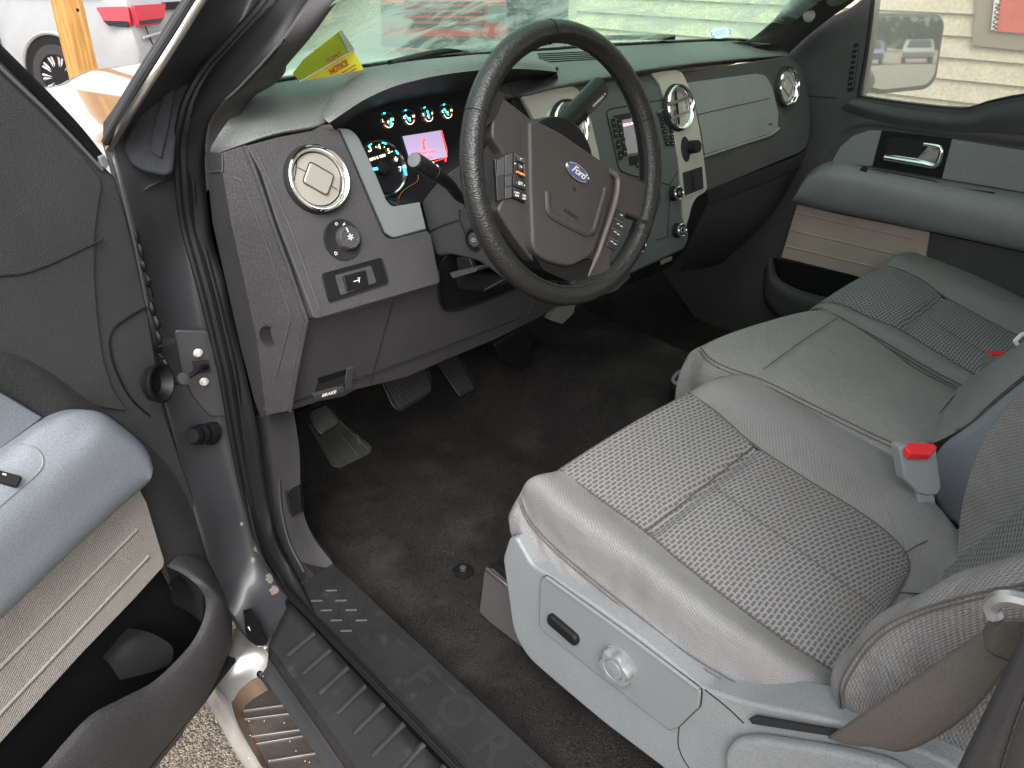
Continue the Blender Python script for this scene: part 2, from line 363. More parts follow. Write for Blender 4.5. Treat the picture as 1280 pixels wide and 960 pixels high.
# ================================================================ outside
GZ = -.62
def gravel():
    m = bpy.data.materials.new('gravelly_asphalt'); m.use_nodes = True; nt = m.node_tree; N = nt.nodes; L = nt.links; b = N['Principled BSDF']; b.inputs['Roughness'].default_value = .9
    tc = N.new('ShaderNodeTexCoord'); vo = N.new('ShaderNodeTexVoronoi'); vo.inputs['Scale'].default_value = 190; L.new(tc.outputs['Object'], vo.inputs['Vector'])
    cr = N.new('ShaderNodeValToRGB'); e = cr.color_ramp.elements; e[0].color = (.11, .085, .07, 1); e[1].color = (.42, .35, .28, 1); e[0].position = .1; e[1].position = .95
    sp = N.new('ShaderNodeSeparateColor'); L.new(vo.outputs['Color'], sp.inputs[0]); L.new(sp.outputs[0], cr.inputs[0]); L.new(cr.outputs[0], b.inputs['Base Color'])
    bp = N.new('ShaderNodeBump'); bp.inputs['Strength'].default_value = 1; bp.inputs['Distance'].default_value = .006; L.new(vo.outputs['Distance'], bp.inputs['Height']); bp.invert = True; L.new(bp.outputs[0], b.inputs['Normal']); return m
g = mesh_obj('ground', [(-150, -150, GZ), (150, -150, GZ), (150, 150, GZ), (-150, 150, GZ)], [(0, 1, 2, 3)], gravel(), smooth=0); tag(g, kind='structure')
# ---- wooden post and the white vehicle behind it
wood = bpy.data.materials.new('yellow_timber'); wood.use_nodes = True; nt = wood.node_tree; N = nt.nodes; L = nt.links; b = N['Principled BSDF']; b.inputs['Roughness'].default_value = .7
tc = N.new('ShaderNodeTexCoord'); mp = N.new('ShaderNodeMapping'); mp.inputs['Scale'].default_value = (14, 14, 1.2); L.new(tc.outputs['Object'], mp.inputs[0]); nz = N.new('ShaderNodeTexNoise'); nz.inputs['Scale'].default_value = 3; nz.inputs['Detail'].default_value = 6; L.new(mp.outputs[0], nz.inputs['Vector'])
cr = N.new('ShaderNodeValToRGB'); e = cr.color_ramp.elements; e[0].color = (.30, .135, .03, 1); e[1].color = (.52, .29, .09, 1); e[0].position = .3; e[1].position = .7; L.new(nz.outputs[0], cr.inputs[0]); L.new(cr.outputs[0], b.inputs['Base Color'])
pb = P(97, 60, Y=5.2); px_, py_ = pb.x, pb.y
T = thing('wooden_post', 'yellow timber post standing upright in front of the white vehicle beside the hood', 'post', (px_, py_, GZ))
fz = frame((px_, py_, GZ), (1, .25, 0), (0, 0, 1))
box('post', fz, (0, 0, 1.7), (.145, .145, 3.4), wood, T, bevel=.006)
box('board', fz, (-.11, .02, 2.4), (.075, .1, 1.3), wood, T, bevel=.004)
lathe('knot', frame(fp(fz, .02, -.0735, 1.36), (1, 0, 0), -fz[2]), [(.012, -.002), (.009, .001), (0, .001)], M['dark'], T, seg=12)
wp = mat('white_car_paint', (.26, .265, .275), .25, coat=.8, var=.03)
trn = mat('car_window_glass', (.02, .025, .03), .05)
tl = mat('red_lens', (.45, .012, .03), .15, coat=.6); tyre = mat('tyre', (.02, .02, .02), .8, bump=(60, .5)); alloy = mat('alloy', (.45, .45, .46), .35, metal=.2)
def car_body(name, T, f, prof, halfw, m, tumble=.12, belt=1.05):
    """prof: closed (x,z) outline of the side; extruded across the width with rounded, inward-leaning sides"""
    st = [(-1, .93), (-.985, .97), (-.9, 1), (.9, 1), (.985, .97), (1, .93)]; vs = []; n = len(prof)
    cx = sum(p[0] for p in prof) / n; cz = sum(p[1] for p in prof) / n
    for s, k in st:
        for x, z in prof:
            x2 = cx + (x - cx) * (1 - (1 - k) * .35); z2 = cz + (z - cz) * (1 - (1 - k) * .5)
            ww = halfw - (max(0, z2 - belt) * tumble * 2.2); vs.append(fp(f, x2, s * ww, z2))
    S = len(st); fs = [[i * n + j, i * n + (j + 1) % n, (i + 1) * n + (j + 1) % n, (i + 1) * n + j] for i in range(S - 1) for j in range(n)]
    fs += [list(range(n)), list(range((S - 1) * n, S * n))]
    return mesh_obj(name, vs, fs, m, T, 50, bevel=.03, seg=3, bang=25)
def wheel(T, f, x, side, halfw, r=.39, spokes=10):
    fw = frame(fp(f, x, side * (halfw - .12), r), f[1], f[2] * side)
    w_ = lathe('wheel', fw, [(r * .62, .1), (r * .68, .13), (r * .93, .125), (r, .08), (r, -.1), (r * .6, -.12)], tyre, T, seg=40)
    lathe('rim', fw, [(r * .66, .115), (r * .62, .125), (r * .58, .1), (r * .55, .02), (0, .02)], M['dark'], T)
    parts = []
    for k in range(spokes):
        a = 2 * math.pi * k / spokes
        for da in (-.1, .1): parts.append(polybar([fp(fw, r * .1 * math.cos(a), r * .1 * math.sin(a), .09), fp(fw, r * .62 * math.cos(a + da), r * .62 * math.sin(a + da), .11)], .018, 5))
    join_meshes('spokes', parts, alloy, T)
# white three-row vehicle, rear left quarter towards us
hub = P(76, 97, Z=GZ + .39)
ang = math.radians(57)     # forward direction of that vehicle
fwd = V((-math.cos(ang), math.sin(ang), 0)).normalized()
f0 = frame((0, 0, GZ), fwd, (0, 0, 1)); halfw = 1.0      # v = left of the vehicle ... side towards us
side = 1 if f0[2].dot(CAM - hub) > 0 else -1
org = V((hub.x, hub.y, GZ)) - f0[2] * side * (halfw - .0)
fs_ = frame(org, fwd, (0, 0, 1))
T = thing('parked_car', 'white three-row vehicle parked beyond the timber post, rear left quarter with red tail light showing', 'car', tuple(org))
prof = [(-1.12, .42), (-1.18, .75), (-1.13, 1.0), (-1.10, 1.25), (-.88, 1.72), (-.6, 1.80), (1.6, 1.82), (2.3, 1.68), (3.1, 1.15), (4.1, 1.0), (4.25, .7), (4.2, .35), (3.8, .28), (.6, .28), (-.6, .3)]
car_body('body', T, fs_, prof, halfw, wp)
for sd_ in (-1, 1): wheel(T, fs_, 0, sd_, halfw + .015); wheel(T, fs_, 3.1, sd_, halfw + .015)
fsd = frame(fp(fs_, 0, side * (halfw + .003), .40), fwd, f0[2] * side)
arch = [fp(fsd, math.cos(a) * .49, math.sin(a) * .49 * 1, .002) for a in [math.pi * k / 20 for k in range(21)]]
if fsd[2].z < 0: arch = [fp(fsd, math.cos(a) * .49, -math.sin(a) * .49, .002) for a in [math.pi * k / 20 for k in range(21)]]
slab('wheel_arch', arch + [arch[-1] - V((0, 0, .12)), arch[0] - V((0, 0, .12))], fsd[3] * .004, M['dark'], T, bevel=0)
tube('arch_trim', [p + fsd[3] * .006 for p in arch], .03, wp, T, seg=8)
def onside(x, z, e=.004): return fp(fs_, x, side * (halfw + e), z)
def onrear(y, z, e=.004): return fp(fs_, -1.165 - e + max(0, z - .9) * .08, y * side, z)
slab('tail_light', fil([onside(-.70, 1.17, -.05), onside(-.80, 1.02, -.02), onside(-1.0, .98, -.02), onside(-1.13, .98, -.04), onside(-1.13, 1.19, -.05)], .03), f0[2] * side * .04, tl, T, bevel=.008)
slab('tail_light', fil([onrear(.97, .98), onrear(.97, 1.2), onrear(.38, 1.2), onrear(.47, 1.05), onrear(.6, .98)], .03), -fwd * .05, tl, T, bevel=.008)
slab('rear_window', fil([onrear(.72, 1.36, -.06), onrear(-.72, 1.36, -.06), onrear(-.62, 1.7, -.17), onrear(.62, 1.7, -.17)], .06), -fwd * .02, trn, T)
slab('lamp_trim', fil([onside(-.80, 1.04, .028), onside(-.86, .985, .028), onside(-1.12, .975, .028), onside(-1.12, 1.04, .024)], .01), f0[2] * side * .012, trn, T, bevel=.004)
slab('lamp_trim', fil([onrear(.95, 1.0, .05), onrear(.95, 1.04, .05), onrear(.5, 1.05, .05), onrear(.58, 1.0, .05)], .01), -fwd * .01, trn, T, bevel=.004)
tube('body_crease', [onrear(.9, .86, .02), onrear(.4, .90, .02), onrear(-.4, .90, .02)], .02, wp, T, n=20)
slab('light_strip', [onrear(.4, 1.21), onrear(-.4, 1.21), onrear(-.4, 1.13), onrear(.4, 1.13)], -fwd * .05, M['dark'], T)
tube('tailgate_gap', [onrear(.83, 1.2, .006), onrear(.80, .95, .01), onrear(.68, .66, .012), onrear(.6, .62, .012), onrear(-.6, .62, .012)], .008, M['gap'], T, seg=5)
slab('bumper_step', fil([onrear(.35, .52, .0), onrear(.3, .44), onrear(-.3, .44), onrear(-.35, .52)], .02), -fwd * .08, alloy, T, bevel=.01)
slab('lower_trim', [onside(-1.15, .42), onside(-.55, .42), onside(-.55, .30), onside(-1.15, .32)], f0[2] * side * .02, M['dark'], T)
slab('side_window', fil([onside(-.75, 1.3, -.06), onside(1.9, 1.25, -.05), onside(1.6, 1.68, -.15), onside(-.6, 1.68, -.15)], .05), f0[2] * side * .012, trn, T)
slab('door_handle', fil([onside(1.25, 1.08), onside(1.0, 1.08), onside(1.0, 1.04), onside(1.25, 1.04)], .01), f0[2] * side * .04, wp, T, bevel=.01)
for x_ in (.72, 1.75): tube('door_gap', [onside(x_ - (.0 if x_ > 1 else .1), 1.25, .002), onside(x_, .9, .002), onside(x_ + .02, .4, .002)], .006, M['gap'], T, seg=5)
# ---- red and black pickups ahead, nose towards us
def pickup(nm, label, cx, cy, rot, m, width=.98):
    f = frame((cx, cy, GZ), (math.sin(rot), -math.cos(rot), 0), (0, 0, 1))
    T = thing(nm, label, 'pickup truck', (cx, cy, GZ), 'pickups parked ahead of the windscreen')
    prof = [(.0, .45), (.05, .75), (.0, 1.15), (-.25, 1.24), (-1.25, 1.32), (-1.95, 1.86), (-2.2, 1.92), (-3.6, 1.92), (-3.9, 1.8), (-4.0, 1.3), (-5.8, 1.3), (-5.85, .5), (-5.5, .4), (-.5, .36)]
    car_body('body', T, f, prof, width, m)
    for sd_ in (-1, 1):
        wheel(T, f, -.95, sd_, width + .01); wheel(T, f, -4.7, sd_, width + .01)
        slab('headlight', fil([fp(f, .03, sd_ * (width - .02), .86), fp(f, .03, sd_ * (width - .33), .86), fp(f, .02, sd_ * (width - .33), 1.12), fp(f, .02, sd_ * (width - .02), 1.12)], .03), f[1] * .03, mat('headlamp', (.10, .10, .105), .2), T, bevel=.008)
    slab('grille', fil([fp(f, .03, -.6, .78), fp(f, .03, .6, .78), fp(f, .01, .62, 1.15), fp(f, .01, -.62, 1.15)], .05), f[1] * .04, M['dark'], T, bevel=.01)
    for k in range(4): slab('grille_bar', [fp(f, .06, -.58, .84 + k * .08), fp(f, .06, .58, .84 + k * .08), fp(f, .06, .58, .87 + k * .08), fp(f, .06, -.58, .87 + k * .08)], f[1] * .015, m, T)
    slab('bumper', fil([fp(f, .02, -width, .42), fp(f, .02, width, .42), fp(f, .02, width, .66), fp(f, .02, -width, .66)], .05), f[1] * .1, m if nm == 'red' else M['dark'], T, bevel=.03)
    slab('windscreen', fil([fp(f, -1.28, -.82, 1.36), fp(f, -1.28, .82, 1.36), fp(f, -1.9, .7, 1.86), fp(f, -1.9, -.7, 1.86)], .06), (f[1] + V((0, 0, 1))) * .015, trn, T)
a_ = P(548, 44, Z=GZ + .9)
s_ = 11.5
def dist_pt(x, y, s): d = ray(x, y); d.z = 0; d.normalize(); return V((CAM.x, CAM.y, 0)) + d * s
q1 = dist_pt(556, 30, 13.2); q2 = dist_pt(672, 30, 14.2)
pickup('parked_pickup', 'red pickup parked ahead, seen blurred through the wet windscreen', q1.x, q1.y, math.radians(-38), mat('red_car_paint', (.30, .006, .012), .25, coat=.8))
pickup('parked_pickup', 'black pickup parked ahead beside the red one, seen blurred through the wet windscreen', q2.x + .3, q2.y + .3, math.radians(-38), mat('black_car_paint', (.03, .032, .036), .25, coat=.8))
# ---- beige clapboard building on the right, with a sign
bx = 4.3
T = thing('clapboard_building', 'beige lap-sided building wall outside the passenger window', 'building', (bx, 0, GZ))
sid = mat('beige_siding', (.56, .50, .38), .7, var=.05, bump=(60, .3))
vs, fs = [], []
k = 0; hgt = .105
for r in range(40):
    z0 = GZ + r * hgt; o = len(vs)
    vs += [(bx - .018, -4.5, z0), (bx - .018, 3.3, z0), (bx, 3.3, z0 + hgt), (bx, -4.5, z0 + hgt), (bx, -4.5, z0), (bx, 3.3, z0)]
    fs += [(o, o + 1, o + 2, o + 3), (o, o + 4, o + 5, o + 1)]
o = len(vs); vs += [(bx + .002, -4.5, GZ), (bx + .002, 3.3, GZ), (bx + .002, 3.3, GZ + 40 * hgt), (bx + .002, -4.5, GZ + 40 * hgt), (bx + 6, -4.5, GZ), (bx + 6, 3.3, GZ), (bx + 6, 3.3, GZ + 40 * hgt), (bx + 6, -4.5, GZ + 40 * hgt)]
fs += [(o, o + 3, o + 7, o + 4), (o + 1, o + 5, o + 6, o + 2), (o + 4, o + 7, o + 6, o + 5), (o + 3, o + 2, o + 6, o + 7)]
mesh_obj('wall', vs, fs, sid, T, 0)
tube('corner_board', [(bx, 3.3, GZ), (bx, 3.3, GZ + 4.2)], .05, sid, T, seg=4, sm=False, n=2)
PW = Pl((bx - .03, 0, 0), (-1, 0, 0))
win = [PW.p(1222, -30), PW.p(1215, 57), PW.p(1300, 66), PW.p(1320, -30)]
slab('window_frame', fil(win, .01), (.02, 0, 0), mat('taupe_frame', (.28, .23, .17), .6), T)
pos = [PW.p(1246, -30, .004), PW.p(1239, 38, .004), PW.p(1300, 44, .004), PW.p(1310, -30, .004)]
T = thing('wall_sign', 'red sign with white lettered border hung on the beige building wall', 'sign', tuple(pos[1]))
slab('panel', pos, (-.008, 0, 0), mat('sign_red', (.62, .10, .08), .5), T, bevel=0)
p2 = [PW.p(1246, -30, .013), PW.p(1239, 38, .013), PW.p(1245, 38.6, .013), PW.p(1252, -30, .013)]
slab('border', p2, (-.003, 0, 0), M['white'], T, bevel=0)
fsg = frame(PW.p(1245, 16, .018), (0, .15, 1), (-1, 0, 0))
text('lettering', 'www.c', fsg, (0, 0, 0), .06, M['dark'], T)
# row of cars and a treeline far behind, seen in the passenger mirror
def sedan(x, y, m, lab):
    f = frame((x, y, GZ), (-.34, 1, 0), (0, 0, 1)); T = thing('distant_car', lab, 'car', (x, y, GZ), 'cars parked far behind, seen in the mirror')
    car_body('body', T, f, [(2.2, .4), (2.25, .7), (1.2, .95), (.5, 1.4), (-.9, 1.42), (-1.7, 1.05), (-2.2, .95), (-2.2, .4), (-1.5, .3), (1.5, .3)], .9, m, belt=.95)
    for sd_ in (-1, 1): wheel(T, f, 1.4, sd_, .9, .32, 6); wheel(T, f, -1.4, sd_, .9, .32, 6)
    slab('windscreen', fil([fp(f, 1.2, -.72, .97), fp(f, 1.2, .72, .97), fp(f, .55, .6, 1.38), fp(f, .55, -.6, 1.38)], .05), V((0, 0, .02)) + f[1] * .02, trn, T)
for i_, (m_, nm_) in enumerate(((wp, 'white'), (M['grey'], 'grey'), (M['dark'], 'black'), (mat('blue_car_paint', (.05, .09, .2), .3, coat=.7), 'blue'), (M['silver'], 'silver'))):
    sedan(9 + i_ * 3.4, -52 - i_ * .9, m_, '%s car in the distant parked row reflected in the passenger mirror' % nm_)
random.seed(11); vs, fs = [], []
leafm = mat('far_foliage', (.05, .06, .045), .9, var=.4)
for i in range(2600):
    x = random.uniform(-25, 60); y = -110 - random.uniform(0, 8); h = 4 + 2 * math.sin(x * .35) + 1.3 * math.sin(x * .9 + 2); z = GZ + random.uniform(0, h); s = random.uniform(.4, 1.1); k = len(vs); a = random.uniform(0, 3.1)
    vs += [(x - s * math.cos(a), y - s * math.sin(a), z), (x + s * math.cos(a), y + s * math.sin(a), z + random.uniform(-.3, .3)), (x + random.uniform(-.4, .4), y + .3, z + s * 1.3)]; fs.append((k, k + 1, k + 2))
o = mesh_obj('tree_line', vs, fs, leafm, smooth=0); tag(o, 'distant bare treeline behind the parked cars, reflected in the mirror', 'trees', kind='stuff')
# ================================================================ truck shell (own vehicle): fenders, hood, roof, rear wall
body = thing('pickup_cab', 'dark grey pickup cab round the open driver doorway, with painted pillar and hood', 'pickup truck', (.0, 0, 0))
# hood + left fender surfaces
hood_c = []
def hood_z(x, y):
    t = (x - .84) / .95
    z = .80 - .06 * t * t - .03 * (y - .35) / 1.2 - max(0, y - 1.35) ** 2 * .5
    if x < .06: z -= ((.06 - x) / .16) ** 2 * .12
    if x > 1.62: z -= ((x - 1.62) / .16) ** 2 * .12
    if .3 < x < 1.38: z += .025
    elif .22 < x <= .3: z += .025 * (x - .22) / .08
    elif 1.38 <= x < 1.46: z += .025 * (1.46 - x) / .08
    return z
vs, fs = [], []; nx, ny = 70, 30
for i in range(nx + 1):
    for j in range(ny + 1):
        x = .0 + 1.70 * i / nx; y = .42 + 1.45 * j / ny; vs.append((x, y, hood_z(x, y)))
fs = [[i * (ny + 1) + j, (i + 1) * (ny + 1) + j, (i + 1) * (ny + 1) + j + 1, i * (ny + 1) + j + 1] for i in range(nx) for j in range(ny)]
gp = mat('grey_metallic_paint', (.16, .165, .17), .18, metal=.5, coat=1, var=.05)
mesh_obj('hood', vs, fs, gp, body, 60)
ys_ = [.14 + 1.73 * j / 14 for j in range(15)]
fl0 = [V((.04, y, hood_z(.06, max(y, .42)) + .006)) for y in ys_]; fl = [V((-.06, y, hood_z(.0, max(y, .42)) + .012)) for y in ys_]; fl1 = [V((-.125, y, hood_z(-.06, max(y, .42)) - .02)) for y in ys_]
fl2 = [V((-.145, p[1], p[2] - .25)) for p in fl1]; fl3 = [V((-.14, p[1], GZ + .3)) for p in fl1]
loft('fender', [fl0, fl, fl1, fl2, fl3], gp, body, nu=30, nv=5)
slab('front_end', [(-.12, 1.86, .58), (1.8, 1.86, .58), (1.8, 1.86, GZ + .3), (-.12, 1.86, GZ + .3)], (0, .1, 0), gp, body)
# cowl (black grille between hood and glass)
slab('cowl', [(.05, .24, .835), (.4, .33, .855), (.85, .37, .865), (1.3, .33, .855), (1.66, .24, .835), (1.68, .45, .775), (.03, .45, .775)], (0, 0, -.03), M['dark'], body)
# roof, rear wall, rear side openings, far side body
roofz = 1.34
headl = mat('light_headliner', (.42, .42, .41), .95)
def roof_pt(x, y): return V((x, y, roofz - .08 * ((x - .84) / .8) ** 2 - (max(0, y + .35) * .3)))
vs = [roof_pt(.08 + 1.52 * i / 12, -.42 - 1.9 * j / 8) for i in range(13) for j in range(9)]
fs = [[i * 9 + j, (i + 1) * 9 + j, (i + 1) * 9 + j + 1, i * 9 + j + 1] for i in range(12) for j in range(8)]
o = mesh_obj('roof', vs, fs, headl, body, 60); md = o.modifiers.new('t', 'SOLIDIFY'); md.thickness = .05; md.offset = 1
slab('rear_wall', [(0, -2.35, -.1), (1.7, -2.35, -.1), (1.7, -2.35, .72), (0, -2.35, .72)], (0, -.05, 0), M['charcoal'], body)
for x in (.12, 1.56): slab('rear_pillar', [(x - .12, -2.35, .72), (x + .12, -2.35, .72), (x + .05, -2.33, 1.28), (x - .05, -2.33, 1.28)], (0, -.05, 0), M['charcoal'], body)
slab('rear_side', [(-.02, -1.2, -.1), (-.02, -2.35, -.1), (-.02, -2.35, .74), (-.02, -1.2, .74)], (-.05, 0, 0), M['charcoal'], body)
slab('rear_side', [(1.72, -1.2, -.1), (1.72, -2.35, -.1), (1.72, -2.35, .74), (1.72, -1.2, .74)], (.05, 0, 0), M['charcoal'], body)
slab('center_pillar', fil([(1.70, -1.05, .74), (1.70, -1.22, .74), (1.60, -1.22, 1.27), (1.60, -1.1, 1.27)], .01), (.05, 0, .0), M['charcoal'], body)
slab('center_pillar', fil([(-.01, -1.12, -.05), (-.01, -1.3, -.05), (-.01, -1.3, .74), (.09, -1.28, 1.27), (.09, -1.14, 1.27), (-.01, -1.12, .74)], .01), (-.05, 0, 0), gp, body)
# ---- painted pillar and doorway (left side)
SX = lambda x, y, X=.0: P(x, y, X=X)
seal_px = [(352, -60, .19), (345, -20, .135), (336, 0, .115), (300, 42, .08), (259, 88, .045), (238, 125, .02), (231, 150, .01), (226, 180, .005), (227, 220, .0), (234, 281, 0), (247, 330, 0), (259, 374, 0), (270, 420, 0), (281, 467, 0), (290, 520, 0), (297, 561, 0), (304, 600, 0), (312, 636, 0), (320, 670, .0), (331, 699, .0), (345, 722, .0), (362, 742, .0), (400, 782, .0), (450, 834, 0), (510, 896, 0), (572, 960, 0), (640, 1030, 0), (800, 1200, 0)]
seal = [SX(*a) for a in seal_px]
# outer edge of the painted flange (further out and forward)
out_px = [(300, -62, .07), (280, -40, .05), (268, -20, .04), (250, 0, .02), (222, 45, -.01), (190, 95, -.045), (160, 143, -.07), (138, 180, -.085), (146, 215, -.09), (158, 260, -.09), (170, 310, -.09), (182, 370, -.09), (192, 430, -.09), (200, 490, -.09), (215, 540, -.09), (228, 590, -.09), (240, 630, -.09), (252, 670, -.09), (262, 705, -.088), (272, 735, -.085), (283, 762, -.08), (300, 788, -.075), (318, 806, -.075), (334, 805, -.073)]
outl = [SX(*a) for a in out_px]
mid = []
sp = resample(seal[:18 + 5], 60); op = resample(outl, 60)
mids = [(a * .62 + b * .38) + V((.035, .035, 0)) for a, b in zip(sp, op)]      # recess step between them
mids2 = [(a * .35 + b * .65) + V((.02, .03, 0)) for a, b in zip(sp, op)]
wear = mat('worn_dark_paint', (.046, .047, .052), .45, metal=.25, coat=.2, var=.12)
loft('painted_frame', [sp, mids, mids2, op], wear, body, nu=90, nv=7, thick=.004)
# closing panel behind (front wheel-house / fender inner) so nothing shows through the hinge gap
loft('hinge_pocket', [op, [p + V((.02, .10, 0)) for p in op]], M['dark'], body, nu=40, nv=2)
# a-pillar outer bright molding
tube('pillar_molding', [SX(x, y, X) for x, y, X in ((290, -66, .05), (262, -14, .025), (252, 0, .015), (222, 48, -.015), (190, 98, -.05), (160, 146, -.075), (136, 186, -.09))], .0055, M['dullchrome'], body, n=30, flat=((.2, 1, .3), .7))
tube('pillar_molding', [SX(x, y, X) for x, y, X in ((276, -66, .045), (250, -14, .02), (238, 3, .01), (208, 50, -.02), (176, 100, -.055), (150, 146, -.08), (132, 178, -.095))], .006, mat('black_trim', (.02, .02, .022), .3), body, n=30)
# door seal: three ribs of rubber
for k_, (r_, dx, dy) in enumerate(((.0085, .006, 0), (.006, -.004, .004), (.0045, .016, -.004))):
    tube('door_seal', [p + V((dx if i < 21 else dx * .45 - .006, dy, 0 if i < 19 else .008)) for i, p in enumerate(seal)], [r_] * 12 + [r_ * .8] + [max(r_ * .42, .0025)] * 13, M['rubber'], body, n=120, seg=8)
# black inner flange between the seal and the interior trim
inn_px = [(420, -60, .22), (400, -20, .18), (378, 10, .14), (345, 60, .09), (300, 110, .055), (268, 140, .035), (259, 160, .03), (256, 200, .03), (258, 240, .03), (266, 300, .03), (280, 350, .03), (291, 400, .03), (303, 450, .03), (314, 500, .03), (322, 540, .03), (330, 590, .03), (337, 630, .03), (347, 668, .03), (362, 700, .03), (376, 727, .025)]
slab('groove_floor', [P(356, 752, Z=.012), P(372, 728, Z=.012), P(700, 1090, Z=.012), P(650, 1100, Z=.012)], (0, 0, -.01), M['rubber'], body, bevel=0)
loft('inner_flange', [resample(seal[:23], 60), resample([SX(*a) for a in inn_px], 60)], M['rubber'], body, nu=60, nv=3, thick=.004)
hPF = hitter([c for c in body.children if c.name.startswith('painted_frame')][0])
random.seed(21)
for (x, y, rx_, ry_) in ((318, 662, 5, 9), (322, 686, 4, 7), (316, 700, 3, 4), (337, 722, 5, 8), (343, 738, 6, 6), (311, 640, 2, 5), (302, 655, 2, 3)):
    ps_ = hits(hPF, [(x + rx_ * math.cos(a) * random.uniform(.55, 1.2), y + ry_ * math.sin(a) * random.uniform(.55, 1.2)) for a in [2 * math.pi * k / 14 for k in range(14)]], .0006)
    if len(ps_) > 8: mesh_obj('paint_wear', ps_, [list(range(len(ps_)))], mat('bare_primer', (.20, .165, .14), .7, var=.3, bump=(300, .8)), body, 0)
# hinge plate recess with two bolts, strap and rubber bumper cup
pp = Pl(SX(250, 460, -.02), (-.25, -.97, 0))
T2 = body
pl = fil([pp.p(217, 412), pp.p(262, 414), pp.p(268, 440), pp.p(284, 520), pp.p(262, 520), pp.p(240, 495), pp.p(228, 470)], .008)
slab('hinge_plate', [p + pp.n * .002 for p in pl], pp.n * -.01, wear, body, bevel=.002)
slab('strap_slot', fil([pp.p(240, 452, .004), pp.p(261, 450, .004), pp.p(264, 465, .004), pp.p(243, 468, .004)], .001), pp.n * -.002, M['gap'], body, bevel=0)
boltm = mat('pale_zinc', (.55, .55, .5), .4, metal=.3)
for i, (x, y) in enumerate(((247.5, 441), (255, 477))):
    f = frame(pp.p(x, y, .004), (1, 0, 0), pp.n)
    bo = lathe('hinge_bolt', f, [(.0078, 0), (.0076, .0015), (.0065, .0022), (.0045, .0024)], boltm, body, seg=20)
    lathe('bolt_head', f, [(.0055, .002), (.0053, .0065), (.004, .0075), (0, .0075)], boltm, bo if False else body, seg=6, smooth=20)
tube('check_strap', [pp.p(258, 458, .0), pp.p(250, 461, .02), pp.p(240, 468, .03), pp.p(232, 473, .035), pp.p(222, 476, .04), pp.p(205, 478, .045)], [.006, .0045, .005, .004, .007, .004], M['rubber'], body, seg=8, n=30)
lathe('strap_roller', frame(pp.p(226, 475, .038), (1, 0, 0), (.3, -.8, .5)), [(.006, 0), (.0105, .003), (.0105, .009), (.004, .011), (0, .011)], M['charcoal'], body, seg=20)
# wiring boot
tube('wiring_boot', [pp.p(262, 540, -.01), pp.p(250, 543, .01), pp.p(240, 545, .03)], [.024, .021, .017, .019, .014, .016, .012], M['rubber'], body, seg=20, n=24)
# foam blocks on the pillar
pf = Pl(SX(200, 150, -.01), (-.35, -.85, .25))
fo = fil([pf.p(222, 79), pf.p(240, 83), pf.p(239, 110), pf.p(222, 160), pf.p(217, 215), pf.p(208, 221), pf.p(178, 214), pf.p(165, 205), pf.p(156, 188), pf.p(160, 170), pf.p(185, 125), pf.p(203, 97)], .006)
slab('foam_baffle', [p + pf.n * .018 for p in fo], pf.n * -.03, M['foam'], body, bevel=.006, seg=3)
slab('foam_ridge', [p + pf.n * .024 for p in fil([pf.p(212, 100), pf.p(222, 106), pf.p(214, 150), pf.p(203, 200), pf.p(188, 190), pf.p(196, 150)], .005)], pf.n * -.012, M['foam'], body, bevel=.004, seg=3)
# gasket scraps down the hinge gap
random.seed(3)
for i in range(11):
    t = i / 10; x = 166 + t * 40 + random.uniform(-2, 2); y = 285 + t * 180
    tube('gap_sealant', [SX(x, y, -.085) + V((0, -.01, 0)), SX(x + random.uniform(-3, 4), y + 8, -.085) + V((0, -.014, 0)), SX(x + 4, y + 17, -.085) + V((0, -.01, 0))], [.003, random.uniform(.004, .006), .0025], M['dark'], body, n=10, seg=7)
# ================================================================ sills, carpet, running board
T = thing('sill_plate', 'black plastic step plate with tread pattern and raised ribs along the driver doorway sill', 'sill plate', tuple(P(400, 740, Z=.03)))
ZS = .032
sp_top = [P(364, 740, Z=ZS), P(416, 704, Z=ZS), P(690, 960, Z=ZS), P(810, 1072, Z=ZS), P(700, 1092, Z=ZS), P(572, 960, Z=ZS)]
slab('tread_plate', fil(sp_top, .004), (0, 0, -.02), mat('sill_plastic', (.017, .017, .0185), .5, spec=.35, bump=(700, .4), var=.25, stain=((.1, .095, .09), 22, .58, .8, .35)), T, bevel=.003)
sm = MATS['sill_plastic']
bdir = (P(690, 960, Z=ZS) - P(416, 704, Z=ZS)).normalized()
# outer, lower plate sloping outwards
o1 = [P(x, y, Z=.026) for x, y in ((362, 752), (420, 815), (500, 901), (556, 960), (680, 1090))]
o2 = [P(x, y, Z=.006) for x, y in ((336, 804), (370, 852), (410, 908), (446, 960), (530, 1085))]
o3 = [p + V((-.006, 0, -.03)) for p in o2]
loft('outer_plate', [o1, o2, o3], sm, T, nu=30, nv=4, smooth=30, sm_across=False, thick=.006)
# ribs of the outer plate (pixel ends)
ribs = [((359, 819), (393, 791)), ((378, 842), (413, 812)), ((399, 867), (435, 834)), ((421, 892), (457, 857)), ((442, 917), (480, 880)), ((465, 945), (505, 905)), ((497, 968), (530, 930)), ((520, 1000), (556, 958)), ((546, 1030), (582, 986))]
def out_z(x, y):   # height on the outer plate by blending edges
    return .006 + (.026 - .006) * 1
lp_n = (o1[0] - o2[0]).cross(bdir); lp_n = lp_n if lp_n.z > 0 else -lp_n
OP = Pl(o2[1], lp_n)
for a, b in ribs: tube('rib', [OP.p(*a, .0022), OP.p(*b, .0022)], .0052, sm, T, n=6, sm=False, flat=(OP.n, .75))
TP = Pl((0, 0, ZS), (0, 0, 1))
